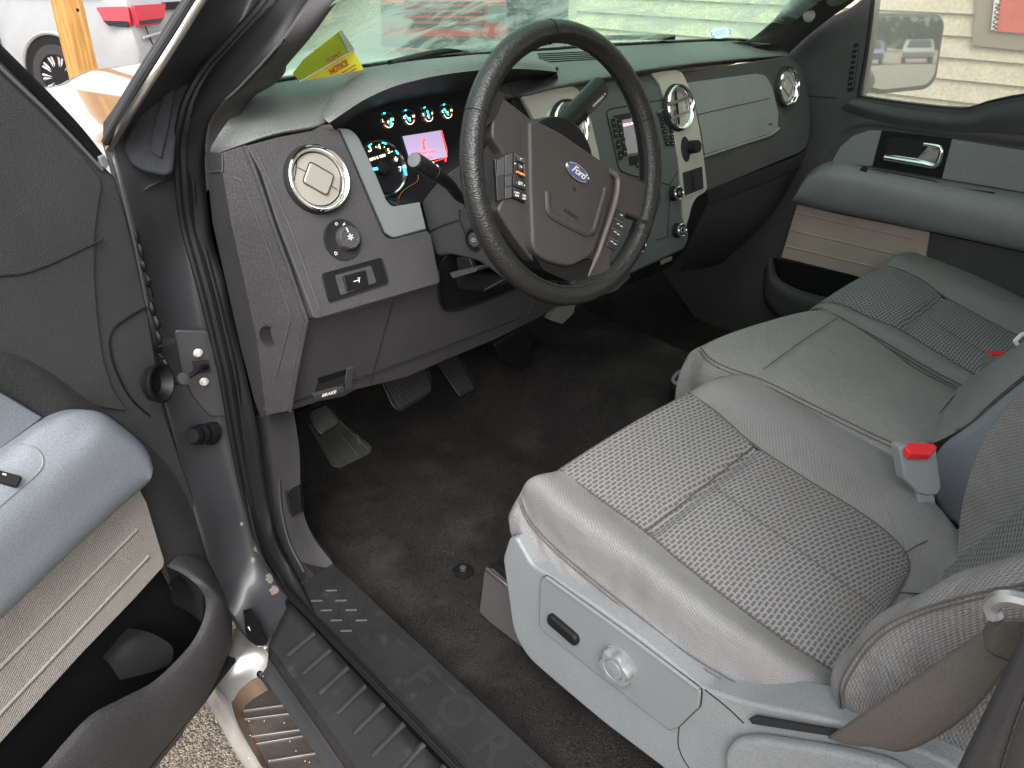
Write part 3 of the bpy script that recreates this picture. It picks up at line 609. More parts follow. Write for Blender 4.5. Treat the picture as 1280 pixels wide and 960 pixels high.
# diamond tread marks : short bars in two directions (zoom grid -> pixels)
hz = [(366, 248), (307, 289), (405, 288), (346, 327), (445, 326), (386, 367), (486, 367), (425, 409)]
vt = [(316, 252), (373, 215), (413, 255), (353, 288), (452, 288), (393, 328), (492, 330), (433, 368)]
for k, (x, y) in enumerate(hz): x, y = 300 + x / 3.2, 660 + y / 3.2; tube('tread_bar', [TP.p(x - 7, y + .2, .0005), TP.p(x + 7.5, y - .2, .0005)], .0038, sm, T, n=6, sm=False, flat=((0, 0, 1), .7))
for k, (x, y) in enumerate(vt): x, y = 300 + x / 3.2, 660 + y / 3.2; tube('tread_bar', [TP.p(x + 1.5, y - 6, .0003), TP.p(x - 1.5, y + 7, .0003)], .0022, sm, T, n=6, sm=False, flat=((0, 0, 1), .7))
# raised frame lines + embossed FORD letters running along the plate
def line(pts, r=.0011): tube('embossed_line', [TP.p(*p, .0005) for p in pts], r, sm, T, n=len(pts), sm=False, seg=5)
def z4(x, y): return (300 + x / 3.2, 660 + y / 3.2)
line([z4(455, 430), z4(545, 372), z4(568, 380), z4(1010, 800), z4(1180, 960), z4(1400, 1165)])
line([z4(455, 430), z4(455, 445), z4(580, 585), z4(960, 960), z4(1150, 1150)])
fl_ = frame(TP.p(*z4(560, 500)), bdir, (0, 0, 1))
ang0 = bdir
letters = frame(TP.p(*z4(760, 640)), bdir, (0, 0, 1))
lm = mat('emboss_plastic', (.036, .036, .037), .42, bump=(700, .3))
stp = (TP.p(*z4(870, 720)) - TP.p(*z4(720, 590))).length
for ch, (zx, zy) in zip('FORD', ((722, 603), (862, 735), (1010, 880), (1190, 1050))):
    f = frame(TP.p(*z4(zx, zy)), bdir, (0, 0, 1)); text('embossed_letter', ch, f, (0, 0, .0003), .080, mat('letter_plastic', (.021, .021, .0225), .48, spec=.4, bump=(700, .3)), T, ext=.0014, sx=1.0, bold=True)
# ---- weld flange below: white / black strips next to the running board
T = thing('rocker_panel', 'dark painted rocker edge below the sill plate with a silver strip and a plug', 'rocker panel', tuple(P(340, 830, Z=-.06)))
r1 = [p + V((0, 0, .0)) for p in o3]; r2 = [p + V((-.006, 0, -.02)) for p in o3]; r3 = [p + V((-.016, 0, -.03)) for p in o3]; r4 = [p + V((.03, 0, -.12)) for p in o3]
loft('painted_edge', [r1, r2, r3, r4], wear, T, nu=20, nv=2)
fpl = [P(x, y, Z=.0) for x, y in ((275, 755), (300, 790), (334, 806))]
slab('silver_strip', [P(x, y, Z=-.05) for x, y in ((309, 783), (313, 781), (335, 807), (331, 811))], (0, 0, -.004), mat('white_edge_metal', (.6, .6, .6), .4), T)
lathe('plug', frame(P(345, 831, Z=-.03) + V((-.03, 0, 0)), (0, 1, 0), (-1, -.3, .8)), [(.006, 0), (.006, .002), (.003, .004), (0, .004)], M['rubber'], T, seg=16)
# ---- running board
T = thing('running_board', 'chrome running board with a ribbed black step pad under the open doorway', 'running board', tuple(P(320, 900, Z=-.22)))
RZ = -.22
def avg_(a, b):
    A, B = resample(a, 30), resample(b, 30); return [x.lerp(y, .5) + V((0, 0, .006)) for x, y in zip(A, B)]
def R_(x, y, z=0): return P(200 + x / 4.365, 740 + y / 4.365, Z=RZ + z)
crin = [R_(500, 205, .03), R_(560, 300, .03), R_(650, 470, .01), R_(800, 690, .0), R_(1080, 960, 0), R_(1300, 1180, 0)]
crmid = [R_(400, 260, .035), R_(430, 500, .012), R_(385, 600, .0), R_(430, 740, 0), R_(555, 960, 0), R_(680, 1180, 0)]
crout = [R_(330, 330, -.0), R_(290, 440, -.0), R_(262, 520, -.005), R_(400, 740, -.008), R_(540, 960, -.008), R_(660, 1180, -.008)]
crlow = [p + V((-.012, 0, -.04)) for p in crout]; crlow2 = [p + V((.02, 0, -.07)) for p in crout]
chr_ = mat('running_board_chrome', (.78, .77, .75), .3, metal=.75, var=.05, bump=(15, .15))
w1x = [R_(388, 598, .004), R_(420, 710, .004), R_(560, 960, .004), R_(690, 1180, .004)]
cro = [R_(270, 505, -.003), R_(400, 740, -.008), R_(540, 960, -.008), R_(660, 1180, -.008)]
loft('chrome_rail', [w1x, avg_(w1x, cro), cro, [p + V((-.012, 0, -.04)) for p in cro], [p + V((.02, 0, -.07)) for p in cro]], chr_, T, nu=50, nv=6)
loft('chrome_front', [[R_(380, 225, .0), R_(300, 400, -.02), R_(262, 505, -.025), R_(270, 530, -.02)], [R_(385, 220, .02), R_(320, 380, .012), R_(285, 490, .0), R_(388, 600, .004)], [R_(410, 200, .035), R_(400, 360, .03), R_(400, 470, .01), R_(440, 530, .004)], [R_(440, 185, .04), R_(500, 300, .035), R_(520, 400, .015), R_(540, 462, .004)], [R_(500, 205, .035), R_(570, 300, .03), R_(620, 400, .012), R_(660, 490, .004)]], chr_, T, nu=30, nv=6)
# bronze-tinted recess wall then the pad
w1 = [R_(540, 462, .004), R_(440, 530, .004), R_(388, 600, .004), R_(420, 710, .004), R_(560, 960, .004), R_(690, 1180, .004)]
w2 = [R_(590, 535, -.012), R_(500, 590, -.012), R_(445, 650, -.012), R_(480, 740, -.012), R_(590, 960, -.012), R_(705, 1180, -.012)]
loft('recess_wall', [w1, w2], mat('worn_bronze', (.30, .2, .14), .35, metal=.7, var=.3), T, nu=40, nv=2)
w0 = [R_(540, 462, .004), R_(600, 470, .004), R_(660, 490, .004), R_(800, 680, .004), R_(1080, 965, .004), R_(1300, 1180, .004)]
w02 = [R_(590, 535, -.012), R_(640, 545, -.012), R_(700, 570, -.012), R_(790, 700, -.012), R_(1060, 980, -.012), R_(1290, 1190, -.012)]
loft('recess_wall', [w0, w02], M['dark'], T, nu=40, nv=2)
padm = mat('step_pad', (.045, .04, .036), .6, bump=(200, .8), var=.3, stain=((.12, .09, .07), 14, .5, .7, .6))
slab('step_pad', [R_(590, 525, -.014), R_(495, 580, -.014), R_(440, 650, -.014), R_(475, 740, -.014), R_(590, 965, -.014), R_(715, 1190, -.014), R_(1310, 1200, -.014), R_(1070, 985, -.014), R_(790, 690, -.014), R_(700, 560, -.014)], (0, 0, -.01), padm, T)
ribm = mat('rib_aluminium', (.22, .20, .18), .4, metal=.6, var=.2)
for (a, b) in (((450, 640), (735, 600)), ((520, 825), (775, 780)), ((495, 780), (850, 730)), ((585, 915), (955, 852)), ((640, 1040), (1080, 975)), ((455, 690), (770, 650))):
    th = 9 if a[1] not in (825, 690) else 4
    slab('pad_rib', [R_(a[0], a[1], -.009), R_(b[0], b[1], -.009), R_(b[0] + 6, b[1] + th, -.009), R_(a[0] + 4, a[1] + th, -.009)], (0, 0, -.006), ribm, T, bevel=.0008)
random.seed(5)
ws = []
for k in range(16):
    x, y = random.uniform(480, 900), random.uniform(640, 950)
    if x > 560 + (y - 600) * 1.05 + 180: continue
    p = R_(x, y, -.008); ws.append(polybar([p, p + V((.0012, .001, .0008))], .0007, 5))
join_meshes('grit', ws, M['white'], T)
# ---- carpet (one moulded sheet)
def smooth01(a, b, x):
    t = min(max((x - a) / (b - a), 0), 1); return t * t * (3 - 2 * t)
def carpet_z(x, y):
    z = 0
    z += .19 * smooth01(.68, .84, x) * (1 - smooth01(1.1, 1.24, x))
    z += max(0, y - .27) * .75
    z += .028 * (1 - smooth01(.08, .15, x)) * (y < .2)
    return z
vs = []; NX, NY = 130, 110
for i in range(NX + 1):
    for j in range(NY + 1):
        x = .06 + 1.62 * i / NX; y = -2.3 + 2.95 * j / NY
        if j > 0 or 1: vs.append((x, y, carpet_z(x, y) + .004 * math.sin(x * 23 + 1) * math.sin(y * 19)))
fs = [[i * (NY + 1) + j, (i + 1) * (NY + 1) + j, (i + 1) * (NY + 1) + j + 1, i * (NY + 1) + j + 1] for i in range(NX) for j in range(NY)]
T = mesh_obj('carpet', vs, fs, M['carpet'], smooth=80); tag(T, 'dusty black carpet covering the cab floor and centre tunnel', 'carpet')
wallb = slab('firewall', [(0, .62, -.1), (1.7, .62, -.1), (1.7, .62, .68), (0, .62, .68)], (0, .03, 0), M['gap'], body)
# floor mat anchor disc
f = frame(P(579, 714, Z=.0045), (1, 0, 0), (0, 0, 1))
T = thing('floor_mat_anchor', 'small round black anchor post standing on the carpet in front of the driver seat', 'anchor post', tuple(f[0]))
lathe('disc', f, [(.0205, 0), (.0205, .002), (.017, .003), (.008, .003), (.006, .0036)], M['dark'], T)
lathe('post', f, [(.0062, .002), (.0055, .008), (.0066, .0085), (.0066, .011), (.0035, .0125), (0, .0125)], M['charcoal'], T, seg=20)
# left kick panel
K = lambda x, y, X=.05: P(x, y, X=X)
T = thing('kick_panel', 'charcoal kick panel trim between the door seal and the footwell carpet', 'trim panel', tuple(K(350, 600)))
k1 = [K(322, 519), K(334, 580), K(343, 630), K(352, 670), K(366, 702), K(376, 728)]
k2 = [K(366, 509, .06), K(374, 560, .06), K(376, 610, .062), K(382, 650, .07), K(396, 678, .085), K(416, 704, .10)]
k3 = [p + V((.0, .16, 0)) for p in k2]
kA = [p + V((-.015, .02, 0)) for p in k1]
loft('panel', [kA, k1, k2, k3], M['charcoal_coarse'], T, nu=40, nv=5, smooth=40)
tube('panel_ridge', [K(*a, .0515) for a in ((349, 600), (352, 640), (362, 680), (380, 715))], .0022, M['charcoal'], T, n=20)
slab('access_clip', [K(*a, .066) for a in ((361, 612), (377, 602), (381, 636), (368, 642))], (-.01, -.006, 0), M['dark'], T, bevel=.002)
slab('clip_gap', [K(*a, .062) for a in ((359, 613), (363, 611), (369, 641), (364, 639))], (-.006, 0, 0), M['gap'], T, bevel=0)
# ================================================================ seats
def roll(pts, f=(0, .022, -.04), g=(0, .012, -.11)):
    """prepend hidden points so the curve rolls down at its front end"""
    p = pts[0]; return [p + V(g), p + V(f)] + pts
def avg(a, b, t=.5, n=40, lift=None):
    A, B = resample(a, n), resample(b, n); L = lift or V((0, 0, 0)); return [x.lerp(y, t) + L for x, y in zip(A, B)]
def seams(name, pts, parent, r=.0009, m=None, n=60, gap=.0055, double=None):
    tube(name, pts, r, m or M['seam'], parent, n=n, seg=6)
    if double is not None: tube(name, [p + V(double) for p in pts], r * .8, m or M['seam'], parent, n=n, seg=6)
def cushion(T, PLs, left, right, seamL, seamR, g1, g2, mi, mp, lb=.018, depth=.010, bottomL=None, midl=.006):
    pass
DS = thing('driver_seat', 'grey cloth driver seat with woven centre panel and light grey power-adjust side shield', 'seat', (.45, -.65, 0))
IP = Pl((.4, -.42, .375), (0, -.16, 1))
X2 = lambda pts, X: [P(a[0], a[1], X=X) for a in pts]
c2f = [P(650, 628, X=.226)]
c2 = X2([(652, 622), (662, 646), (680, 668), (705, 692), (742, 723), (799, 768), (861, 816), (924, 854), (980, 885), (1040, 915)], .222)
c0 = X2([(648, 668), (655, 690), (668, 706), (685, 720), (736, 756), (799, 801), (877, 864), (942, 884), (1005, 905), (1052, 914)], .207)
c1 = avg(c0, c2, .5, 40, V((-.007, 0, 0)))
cL = IP.ps([(699, 588), (745, 622), (805, 665), (850, 703), (912, 752), (975, 798), (1048, 845)], -.004)
crl = IP.ps([(664, 600), (700, 630), (745, 662), (800, 703), (860, 750), (925, 793), (985, 833), (1048, 868)], .009)
cR = IP.ps([(860, 492), (892, 514), (939, 555), (1005, 599), (1074, 642), (1111, 670), (1131, 692), (1136, 711), (1124, 740)], -.004)
crr = IP.ps([(892, 474), (950, 498), (1020, 540), (1080, 582), (1130, 622), (1165, 655), (1190, 690), (1200, 740)], .020)
cO = IP.ps([(925, 469), (985, 481), (1040, 506), (1085, 540), (1120, 572), (1150, 608), (1180, 642), (1210, 680)], .012)
cO2 = [p + V((.018, 0, -.045)) for p in cO]; cO3 = [p + V((.012, 0, -.15)) for p in cO]
fr_ = dict(f=(0, .020, -.035), g=(0, .010, -.10))
loft('side_bolster', [roll(c0, (.0, .012, -.01), (.005, .008, -.03)), roll(list(c1), (0, .018, -.02), (.005, .014, -.05)), roll(c2, (0, .02, -.03), (.004, .014, -.07)), roll(crl, **fr_), roll(cL, **fr_)], M['seatp'], DS, nu=90, nv=7,
     disp=lambda u, v, p: V((-1, 0, .4)) * ((.0028 * math.sin(u * 46 + v * 14) * math.sin(u * 19 + 1) + .0016 * math.sin(u * 90 - v * 20)) * (min(1, max(0, (v - .10) * 6)) if v < .45 else .25)))
g1, g2 = IP.p(805, 667), IP.p(945, 556)
gd = (g2 - g1); gd.z = 0; gl = gd.length; gd.normalize(); gn = V((-gd.y, gd.x, 0))
def ins_disp(g1, gn, amp=.010, crown=.007):
    def f(u, v, p):
        q = p - g1; d = abs(q.x * gn.x + q.y * gn.y)
        ed = min(v, 1 - v) * 2; c = crown * (1 - (1 - ed) ** 2) * (1 - math.exp(-(d / .05) ** 2) * .7)
        return V((0, 0, c - amp * 1.1 * min(1, ed * 5 + .35) * math.exp(-(d / .010) ** 2)))
    return f
loft('cushion_panel', [roll(cL, **fr_), roll(avg(cL, cR, .33), **fr_), roll(avg(cL, cR, .66), **fr_), roll(cR, **fr_)], M['seatw'], DS, nu=120, nv=14, disp=ins_disp(g1, gn), smooth=70)
loft('inner_bolster', [roll(cR, **fr_), roll(crr, **fr_), roll(cO, **fr_), roll(cO2, **fr_), roll(cO3, **fr_)], M['seatp'], DS, nu=90, nv=8)
gA = IP.ps([(1122, 688), (1131, 706), (1120, 740), (1085, 790), (1030, 850)], -.008); gB = IP.ps([(1215, 655), (1225, 700), (1220, 760), (1180, 830), (1110, 900)], .012)
loft('rear_gusset', [gA, gB], M['seatp'], DS, nu=20, nv=8)
seams('seam', [p + V((-.0, 0, .003)) for p in cL[:]], DS, .0010); seams('seam', [p + V((0, 0, .003)) for p in cR], DS, .0010)
seams('seam', IP.ps([(1130, 692), (1150, 680), (1175, 673), (1215, 676)], .012), DS, .0009)
seams('piping', [p + V((-.004, 0, .002)) for p in c2], DS, .0011, double=(-.002, 0, -.0055))
seams('seam', [IP.p(x, y, .0045) for x, y in ((893, 608), (935, 640), (985, 677), (1040, 718), (1092, 758))], DS, .0005, M['seam'])
seams('seam', [IP.p(x, y, -.006) for x, y in ((805, 666), (850, 631), (900, 592), (943, 557))], DS, .0012, M['seam'])
# front skirt under the cushion
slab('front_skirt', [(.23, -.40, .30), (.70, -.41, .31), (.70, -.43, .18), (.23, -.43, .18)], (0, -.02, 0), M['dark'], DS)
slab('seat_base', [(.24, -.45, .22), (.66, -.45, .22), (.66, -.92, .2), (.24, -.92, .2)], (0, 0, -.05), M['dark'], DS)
# --- side shield
SP = Pl((.190, 0, 0), (-1, 0, 0))
so_ = SP.ps([(645, 672), (664, 706), (684, 718), (736, 752), (799, 797), (877, 860), (925, 876), (1060, 905), (1180, 950), (1260, 1010), (1240, 1100), (960, 1075), (835, 965), (756, 905), (700, 858), (659, 822), (641, 790), (634, 740), (628, 698), (636, 672)])
slab('side_shield', fil(so_, [.004, .01, .01, .01, .01, .01, .02, .03, .02, .03, .02, .03, .02, .02, .03, .02, .03, .02, .01, .01], 4), (.06, 0, 0), M['shield'], DS, bevel=.009, seg=4)
pn = SP.ps([(678, 722), (684, 719), (878, 861), (876, 882), (849, 908), (839, 911), (681, 787), (676, 778)], .001)
sh = slab('switch_panel', fil(pn, .004), (-.005, 0, 0), mat('shield_panel', (.165, .176, .184), .42, bump=(700, .2)), DS, bevel=.0025, seg=3)
tube('panel_ridge', SP.ps([(684, 722), (730, 755), (800, 806), (874, 862)], .0055), .0028, MATS['shield_panel'], DS, n=30)
tube('panel_gap', fil(pn, .004), .0011, M['gap'], DS, closed=True, n=120, sm=False, seg=5)
# power switch (black pill)
DS0 = DS; DS = sh
f = frame(SP.p(706, 785, .006), (SP.p(720, 797) - SP.p(692, 773)), SP.n)
lp = (SP.p(722, 799) - SP.p(689, 770)).length
pill('seat_switch', f, (0, 0, -.002), lp + .006, .0205, .011, M['dark'], DS, r=.0102, bevel=.004, n=8, seg=4)
pill('switch_recess', f, (0, 0, -.0035), lp + .012, .026, .0022, mat('shield_shadow', (.16, .17, .18), .5), DS, r=.012)
# lumbar knob with five lobes
f = frame(SP.p(775, 830, .005), (0, 1, -.3), SP.n)
wob = lambda a, i: 1 + (.09 * math.cos(6 * a) if 1 < i < 5 else 0)
lathe('lumbar_knob', f, [(.030, 0), (.030, .002), (.0255, .003), (.0255, .012), (.0225, .0155), (.0165, .0155), (.0150, .0135), (.0135, .0155), (0, .0165)], MATS['shield_panel'], DS, seg=72, wob=wob)
DS = DS0
# slot and recliner bulge
slab('shield_slot', SP.ps([(936, 899), (944, 896), (1060, 916), (1062, 924), (940, 905)], .0095), (.004, 0, 0), M['gap'], DS, bevel=0)
slab('recline_cover', fil(SP.ps([(913, 935), (925, 916), (955, 914), (1060, 930), (1120, 945), (1180, 985), (1200, 1080), (960, 1080), (920, 985)], 0), .012, 5), (-.016, 0, 0), M['shield'], DS, bevel=.008, seg=4)
tube('shield_crease', SP.ps([(849, 908), (849, 935), (862, 960), (900, 1000)], -.0005), .0013, M['gap'], DS, n=20, seg=5)
tube('shield_crease', SP.ps([(881, 862), (910, 885), (930, 904)], .0002), .0010, M['gap'], DS, n=12, seg=5)
# seat track bracket
BP = Pl((.235, 0, 0), (-1, 0, 0))
slab('track_cover', fil(BP.ps([(605, 715), (599, 765), (612, 778), (660, 815), (650, 745), (612, 712)]), .003), (.03, 0, 0), mat('track_plastic', (.075, .07, .072), .5, bump=(700, .3)), DS, bevel=.0015)
tube('track_rail', BP.ps([(608, 711), (628, 727), (648, 744)], .002), .0035, M['dullchrome'], DS, n=8)
slab('track_rail_inner', BP.ps([(612, 708), (616, 704), (650, 730), (650, 744)], -.006), (.02, 0, 0), M['dark'], DS)
# --- backrest of the driver seat
b1 = [P(1052, 850, X=.262), P(1064, 822, X=.262), P(1095, 784, X=.26), P(1140, 749, X=.26), P(1200, 717, X=.26), P(1280, 691, X=.26), P(1400, 655, X=.26), P(1520, 615, X=.26)]
b2 = [P(1054, 905, X=.214), P(1050, 862, X=.214), P(1067, 826, X=.214), P(1099, 789, X=.214), P(1146, 764, X=.212), P(1208, 745, X=.212), P(1280, 730, X=.212), P(1400, 700, X=.212), P(1520, 665, X=.212)]
b15 = [P(1042, 880, X=.236), P(1038, 852, X=.236), P(1051, 822, X=.236), P(1083, 783, X=.236), P(1138, 750, X=.236), P(1200, 722, X=.236), P(1280, 698, X=.236), P(1400, 664, X=.236), P(1520, 624, X=.236)]
b0 = [p + V((.035, -.03, -.012)) for p in b1]; b00 = [p + V((.06, -.04, -.02)) for p in b1]
b3 = [p + V((-.004, -.045, -.0)) for p in b2]; b4 = [p + V((.004, -.16, -.02)) for p in b2]
loft('backrest_bolster', [b00, b0, b1, b15, b2], M['seatp'], DS, nu=70, nv=7, disp=lambda u, v, p: V((0, .0016 * math.sin(u * 34 + v * 5), .0012 * math.sin(u * 23))))
loft('backrest_side', [b2, b3, b4], M['seatp'], DS, nu=60, nv=8, disp=lambda u, v, p: V((.0015 * math.sin(u * 30 + v * 12), 0, 0)))
seams('piping', [p + V((-.002, .0005, .001)) for p in b2], DS, .0011, double=(-.001, -.005, -.001))
BF = Pl((.4, -.905, .32), (0, 1, .40))
bi0 = [BF.p(1050, 860), BF.p(1250, 700), BF.p(1420, 560)]
loft('backrest_panel', [[V((.27, -.87 - .40 * z, .30 + z)) for z in (0, .15, .35, .5)], [V((.42, -.895 - .40 * z, .30 + z)) for z in (0, .15, .35, .5)], [V((.57, -.87 - .40 * z, .30 + z)) for z in (0, .15, .35, .5)]], M['seatw'], DS, nu=50, nv=14)
r1_ = [P(1192, 712, X=.60), P(1196, 690, X=.60), P(1200, 650, X=.605), P(1206, 618, X=.61), P(1219, 575, X=.61), P(1243, 528, X=.61), P(1283, 488, X=.61), P(1350, 440, X=.61), P(1430, 390, X=.61)]
r0_ = [p + V((-.022, -.045, -.0)) for p in r1_]
r00 = [p + V((-.065, -.105, -.01)) for p in r1_]
rx_ = [p + V((-.006, -.012, 0)) for p in r1_]
r2_ = [p + V((.02, -.03, 0)) for p in r1_]; r3_ = [p + V((.02, -.16, 0)) for p in r1_]
loft('backrest_bolster', [r00, r0_, rx_, r1_, r2_, r3_], mat_ := M['seatp'], DS, nu=50, nv=8)
hid = [V((.22, -1.02, .33)), V((.60, -1.02, .33)), V((.60, -1.22, .85)), V((.22, -1.22, .85))]
slab('backrest_shell', hid, (0, -.04, .01), M['dark'], DS, bevel=.01)
# --- driver buckle
BK = Pl(P(1150, 600, X=.665), (-.55, -.75, .25))
T = thing('seat_belt_buckle', 'light grey belt buckle with red press button beside the driver cushion', 'belt buckle', tuple(BK.o))
bu = BK.ps([(1124, 560), (1131, 556), (1168, 558), (1171, 562), (1177, 610), (1172, 619), (1160, 620), (1148, 617), (1131, 600)])
slab('housing', fil(bu, .003), BK.n * -.024, mat('buckle_grey', (.24, .26, .275), .45, bump=(800, .2)), T, bevel=.003, seg=3)
rb = [BK.p(1127, 562, -.001), BK.p(1134, 569, -.001), BK.p(1158, 570, -.001), BK.p(1168, 561, -.001)]
up_ = V((0, 0, 1)); topc = [p + V((0, 0, .0)) for p in rb]
bt = [P(1128, 560, pl=(BK.p(1150, 559), (-.2, -.3, 1))), P(1135, 568, pl=(BK.p(1150, 559), (-.2, -.3, 1))), P(1160, 569, pl=(BK.p(1150, 559), (-.2, -.3, 1))), P(1168, 560, pl=(BK.p(1150, 559), (-.2, -.3, 1))), P(1163, 555, pl=(BK.p(1150, 559), (-.2, -.3, 1))), P(1132, 554, pl=(BK.p(1150, 559), (-.2, -.3, 1)))]
slab('release_button', fil([p + V((-.002, -.004, .004)) for p in bt], .001), (.002, .003, -.012), mat('buckle_red', (.75, .03, .04), .3), T, bevel=.0015)
slab('stalk', BK.ps([(1146, 612), (1168, 614), (1172, 650), (1150, 645)], -.006), BK.n * -.01, MATS['buckle_grey'], T, bevel=.002)
# --- centre seat
CS = thing('centre_seat', 'plain grey cloth centre seat between the two front seats, with folded-up backrest', 'seat', (.9, -.55, 0))
CP = Pl((.9, -.38, .408), (0, -.11, 1))
cl = CP.ps([(876, 434), (889, 449), (910, 460), (951, 474), (1020, 508), (1075, 535), (1118, 555), (1140, 566)], -.004)
cr_ = CP.ps([(1030, 388), (1046, 395), (1075, 412), (1110, 436), (1145, 462), (1200, 490), (1260, 520)], -.006)
cm1 = avg(cl, cr_, .18, 40, V((0, 0, .010))); cm2 = avg(cl, cr_, .5, 40, V((0, 0, .014))); cm3 = avg(cl, cr_, .85, 40, V((0, 0, .010)))
cl_d = [p + V((-.012, .004, -.035)) for p in cl]; cl_dd = [p + V((-.008, .0, -.16)) for p in cl]
cr_d = [p + V((.014, .004, -.035)) for p in cr_]; cr_dd = [p + V((.010, .0, -.16)) for p in cr_]
ff = dict(f=(0, .028, -.032), g=(0, .022, -.11))
h1, h2 = CP.p(953, 467), CP.p(1046, 402); hd = (h2 - h1).normalized(); hn = V((-hd.y, hd.x, 0))
loft('cushion', [roll(cl, **ff), roll(cm1, **ff), roll(cm2, **ff), roll(cm3, **ff), roll(cr_, **ff)], M['seatg'], CS, nu=110, nv=8, smooth=75,
     disp=lambda u, v, p: V((0, 0, -.0035 * math.exp(-(((p - h1).x * hn.x + (p - h1).y * hn.y) / .004) ** 2))))
loft('cushion_side', [roll(cl, **ff), roll(cl_d, **ff), roll(cl_dd, **ff)], M['seatg'], CS, nu=70, nv=6)
loft('cushion_side', [roll(cr_, **ff), roll(cr_d, **ff), roll(cr_dd, **ff)], M['seatg'], CS, nu=70, nv=6)
seams('piping', [p + V((-.001, 0, .001)) for p in cl], CS, .0011, double=(-.004, 0, -.006))
seams('piping', [p + V((.001, 0, .001)) for p in cr_], CS, .0010)
seams('seam', [h1 + (h2 - h1) * t + V((0, 0, .0085 + .004 * math.sin(math.pi * t))) for t in (0, .25, .5, .75, 1)], CS, .0008)
# rear edge seam, backrest part (folded console) : cloth top with bluish plastic side
bk1 = [P(1145, 555, X=.80), P(1166, 528, X=.86), P(1200, 489, X=1.0), P(1225, 470, X=1.07)]
seams('seam', [p + V((0, 0, .003)) for p in bk1], CS, .0012)
cb0 = [CP.p(1128, 556, .0), CP.p(1150, 560, .0), CP.p(1172, 556, .012)]
q1_ = [P(1142, 557, X=.79), P(1168, 553, X=.795), P(1195, 540, X=.80), P(1212, 531, X=.80), P(1240, 505, X=.80), P(1285, 468, X=.80), P(1340, 428, X=.80), P(1420, 375, X=.80)]
q0_ = [P(1150, 548, X=.82), P(1172, 536, X=.84), P(1196, 522, X=.845), P(1212, 505, X=.845), P(1240, 479, X=.845), P(1285, 442, X=.845), P(1340, 405, X=.845), P(1420, 352, X=.845)]
qm_ = [P(1180, 512, X=.93), P(1198, 492, X=.96), P(1212, 480, X=.96), P(1240, 456, X=.96), P(1285, 424, X=.96), P(1340, 378, X=.96), P(1380, 352, X=.96), P(1420, 325, X=.96)]
qr_ = [P(1195, 491, X=1.04), P(1212, 478, X=1.05), P(1232, 464, X=1.05), P(1262, 446, X=1.05), P(1300, 421, X=1.05), P(1340, 378, X=1.05), P(1380, 348, X=1.05), P(1420, 318, X=1.05)]
qrr = [p + V((.01, -.08, 0)) for p in qr_]
loft('backrest', [q1_, q0_, qm_, qr_, qrr], M['seatg'], CS, nu=50, nv=8)
seams('piping', [p + V((-.001, .001, .002)) for p in q1_[2:]], CS, .0013, double=(-.003, -.004, -.004))
sidep = [P(1212, 533, X=.785), P(1240, 508, X=.785), P(1290, 468, X=.785), P(1350, 425, X=.785), P(1430, 420, X=.785), P(1400, 640, X=.785), P(1225, 680, X=.785), P(1175, 645, X=.785), P(1155, 600, X=.785), P(1172, 560, X=.785)]
slab('plastic_side', fil(sidep, .02), (.05, 0, 0), M['bluegrey'], CS, bevel=.012, seg=4)
# cup holder tray under the front of the centre seat
T = thing('cup_holder', 'black cup holder rim sticking out from under the centre seat front', 'cup holder', tuple(P(848, 472, Z=.24)))
cpz = Pl((0, 0, .25), (0, 0, 1))
cc = (cpz.p(840, 466) + cpz.p(880, 470)) / 2
slab('tray', fil([cpz.p(838, 486), cpz.p(843, 466), cpz.p(868, 455), cpz.p(900, 470), cpz.p(890, 500)], .02), (0, 0, -.1), M['dark'], T, bevel=.003)
tube('rim', fil([cpz.p(839, 478, .002), cpz.p(845, 467, .002), cpz.p(868, 456, .002), cpz.p(900, 470, .002), cpz.p(880, 488, .002)], .02), .0045, M['grey'], T, closed=True, n=60, sm=False)
# --- passenger seat
PS = thing('passenger_seat', 'grey cloth front passenger seat with woven centre panel on the far side', 'seat', (1.4, -.6, 0))
PP = Pl((1.4, -.40, .375), (0, -.15, 1))
sL = PP.ps([(1024, 380), (1050, 381), (1085, 397), (1122, 412), (1170, 441), (1232, 477), (1290, 508)], -.004)
sR = PP.ps([(1105, 333), (1125, 338), (1150, 350), (1178, 370), (1220, 394), (1268, 419), (1330, 450)], -.004)
bL = PP.ps([(1020, 384), (1040, 382), (1060, 389), (1095, 407), (1135, 428), (1175, 452), (1235, 487)], .012)
bL2 = PP.ps([(1019, 388), (1040, 394), (1080, 414), (1122, 438), (1170, 466), (1214, 488), (1260, 510)], .002)
bL3 = [p + V((-.012, 0, -.03)) for p in bL2]; bL4 = [p + V((-.008, 0, -.14)) for p in bL2]
bR = PP.ps([(1118, 322), (1150, 324), (1190, 345), (1235, 368), (1290, 398), (1360, 430)], .016)
bR2 = PP.ps([(1128, 318), (1160, 319), (1200, 332), (1250, 358), (1310, 388), (1380, 420)], .010)
bR3 = [p + V((.02, 0, -.04)) for p in bR2]; bR4 = [p + V((.02, 0, -.16)) for p in bR2]
k1, k2 = PP.p(1122, 412), PP.p(1178, 370); kd = (k2 - k1).normalized(); kn = V((-kd.y, kd.x, 0))
fg = dict(f=(0, .03, -.045), g=(0, .025, -.14))
loft('side_bolster', [roll(sL, **fg), roll(bL, **fg), roll(bL2, **fg), roll(bL3, **fg), roll(bL4, **fg)], M['seatg'], PS, nu=70, nv=6)
loft('cushion_panel', [roll(sL, **fg), roll(avg(sL, sR, .5), **fg), roll(sR, **fg)], M['seatwg'], PS, nu=110, nv=16, disp=ins_disp(k1, kn, .012, .008), smooth=70)
loft('side_bolster', [roll(sR, **fg), roll(bR, **fg), roll(bR2, **fg), roll(bR3, **fg), roll(bR4, **fg)], M['seatg'], PS, nu=70, nv=7)
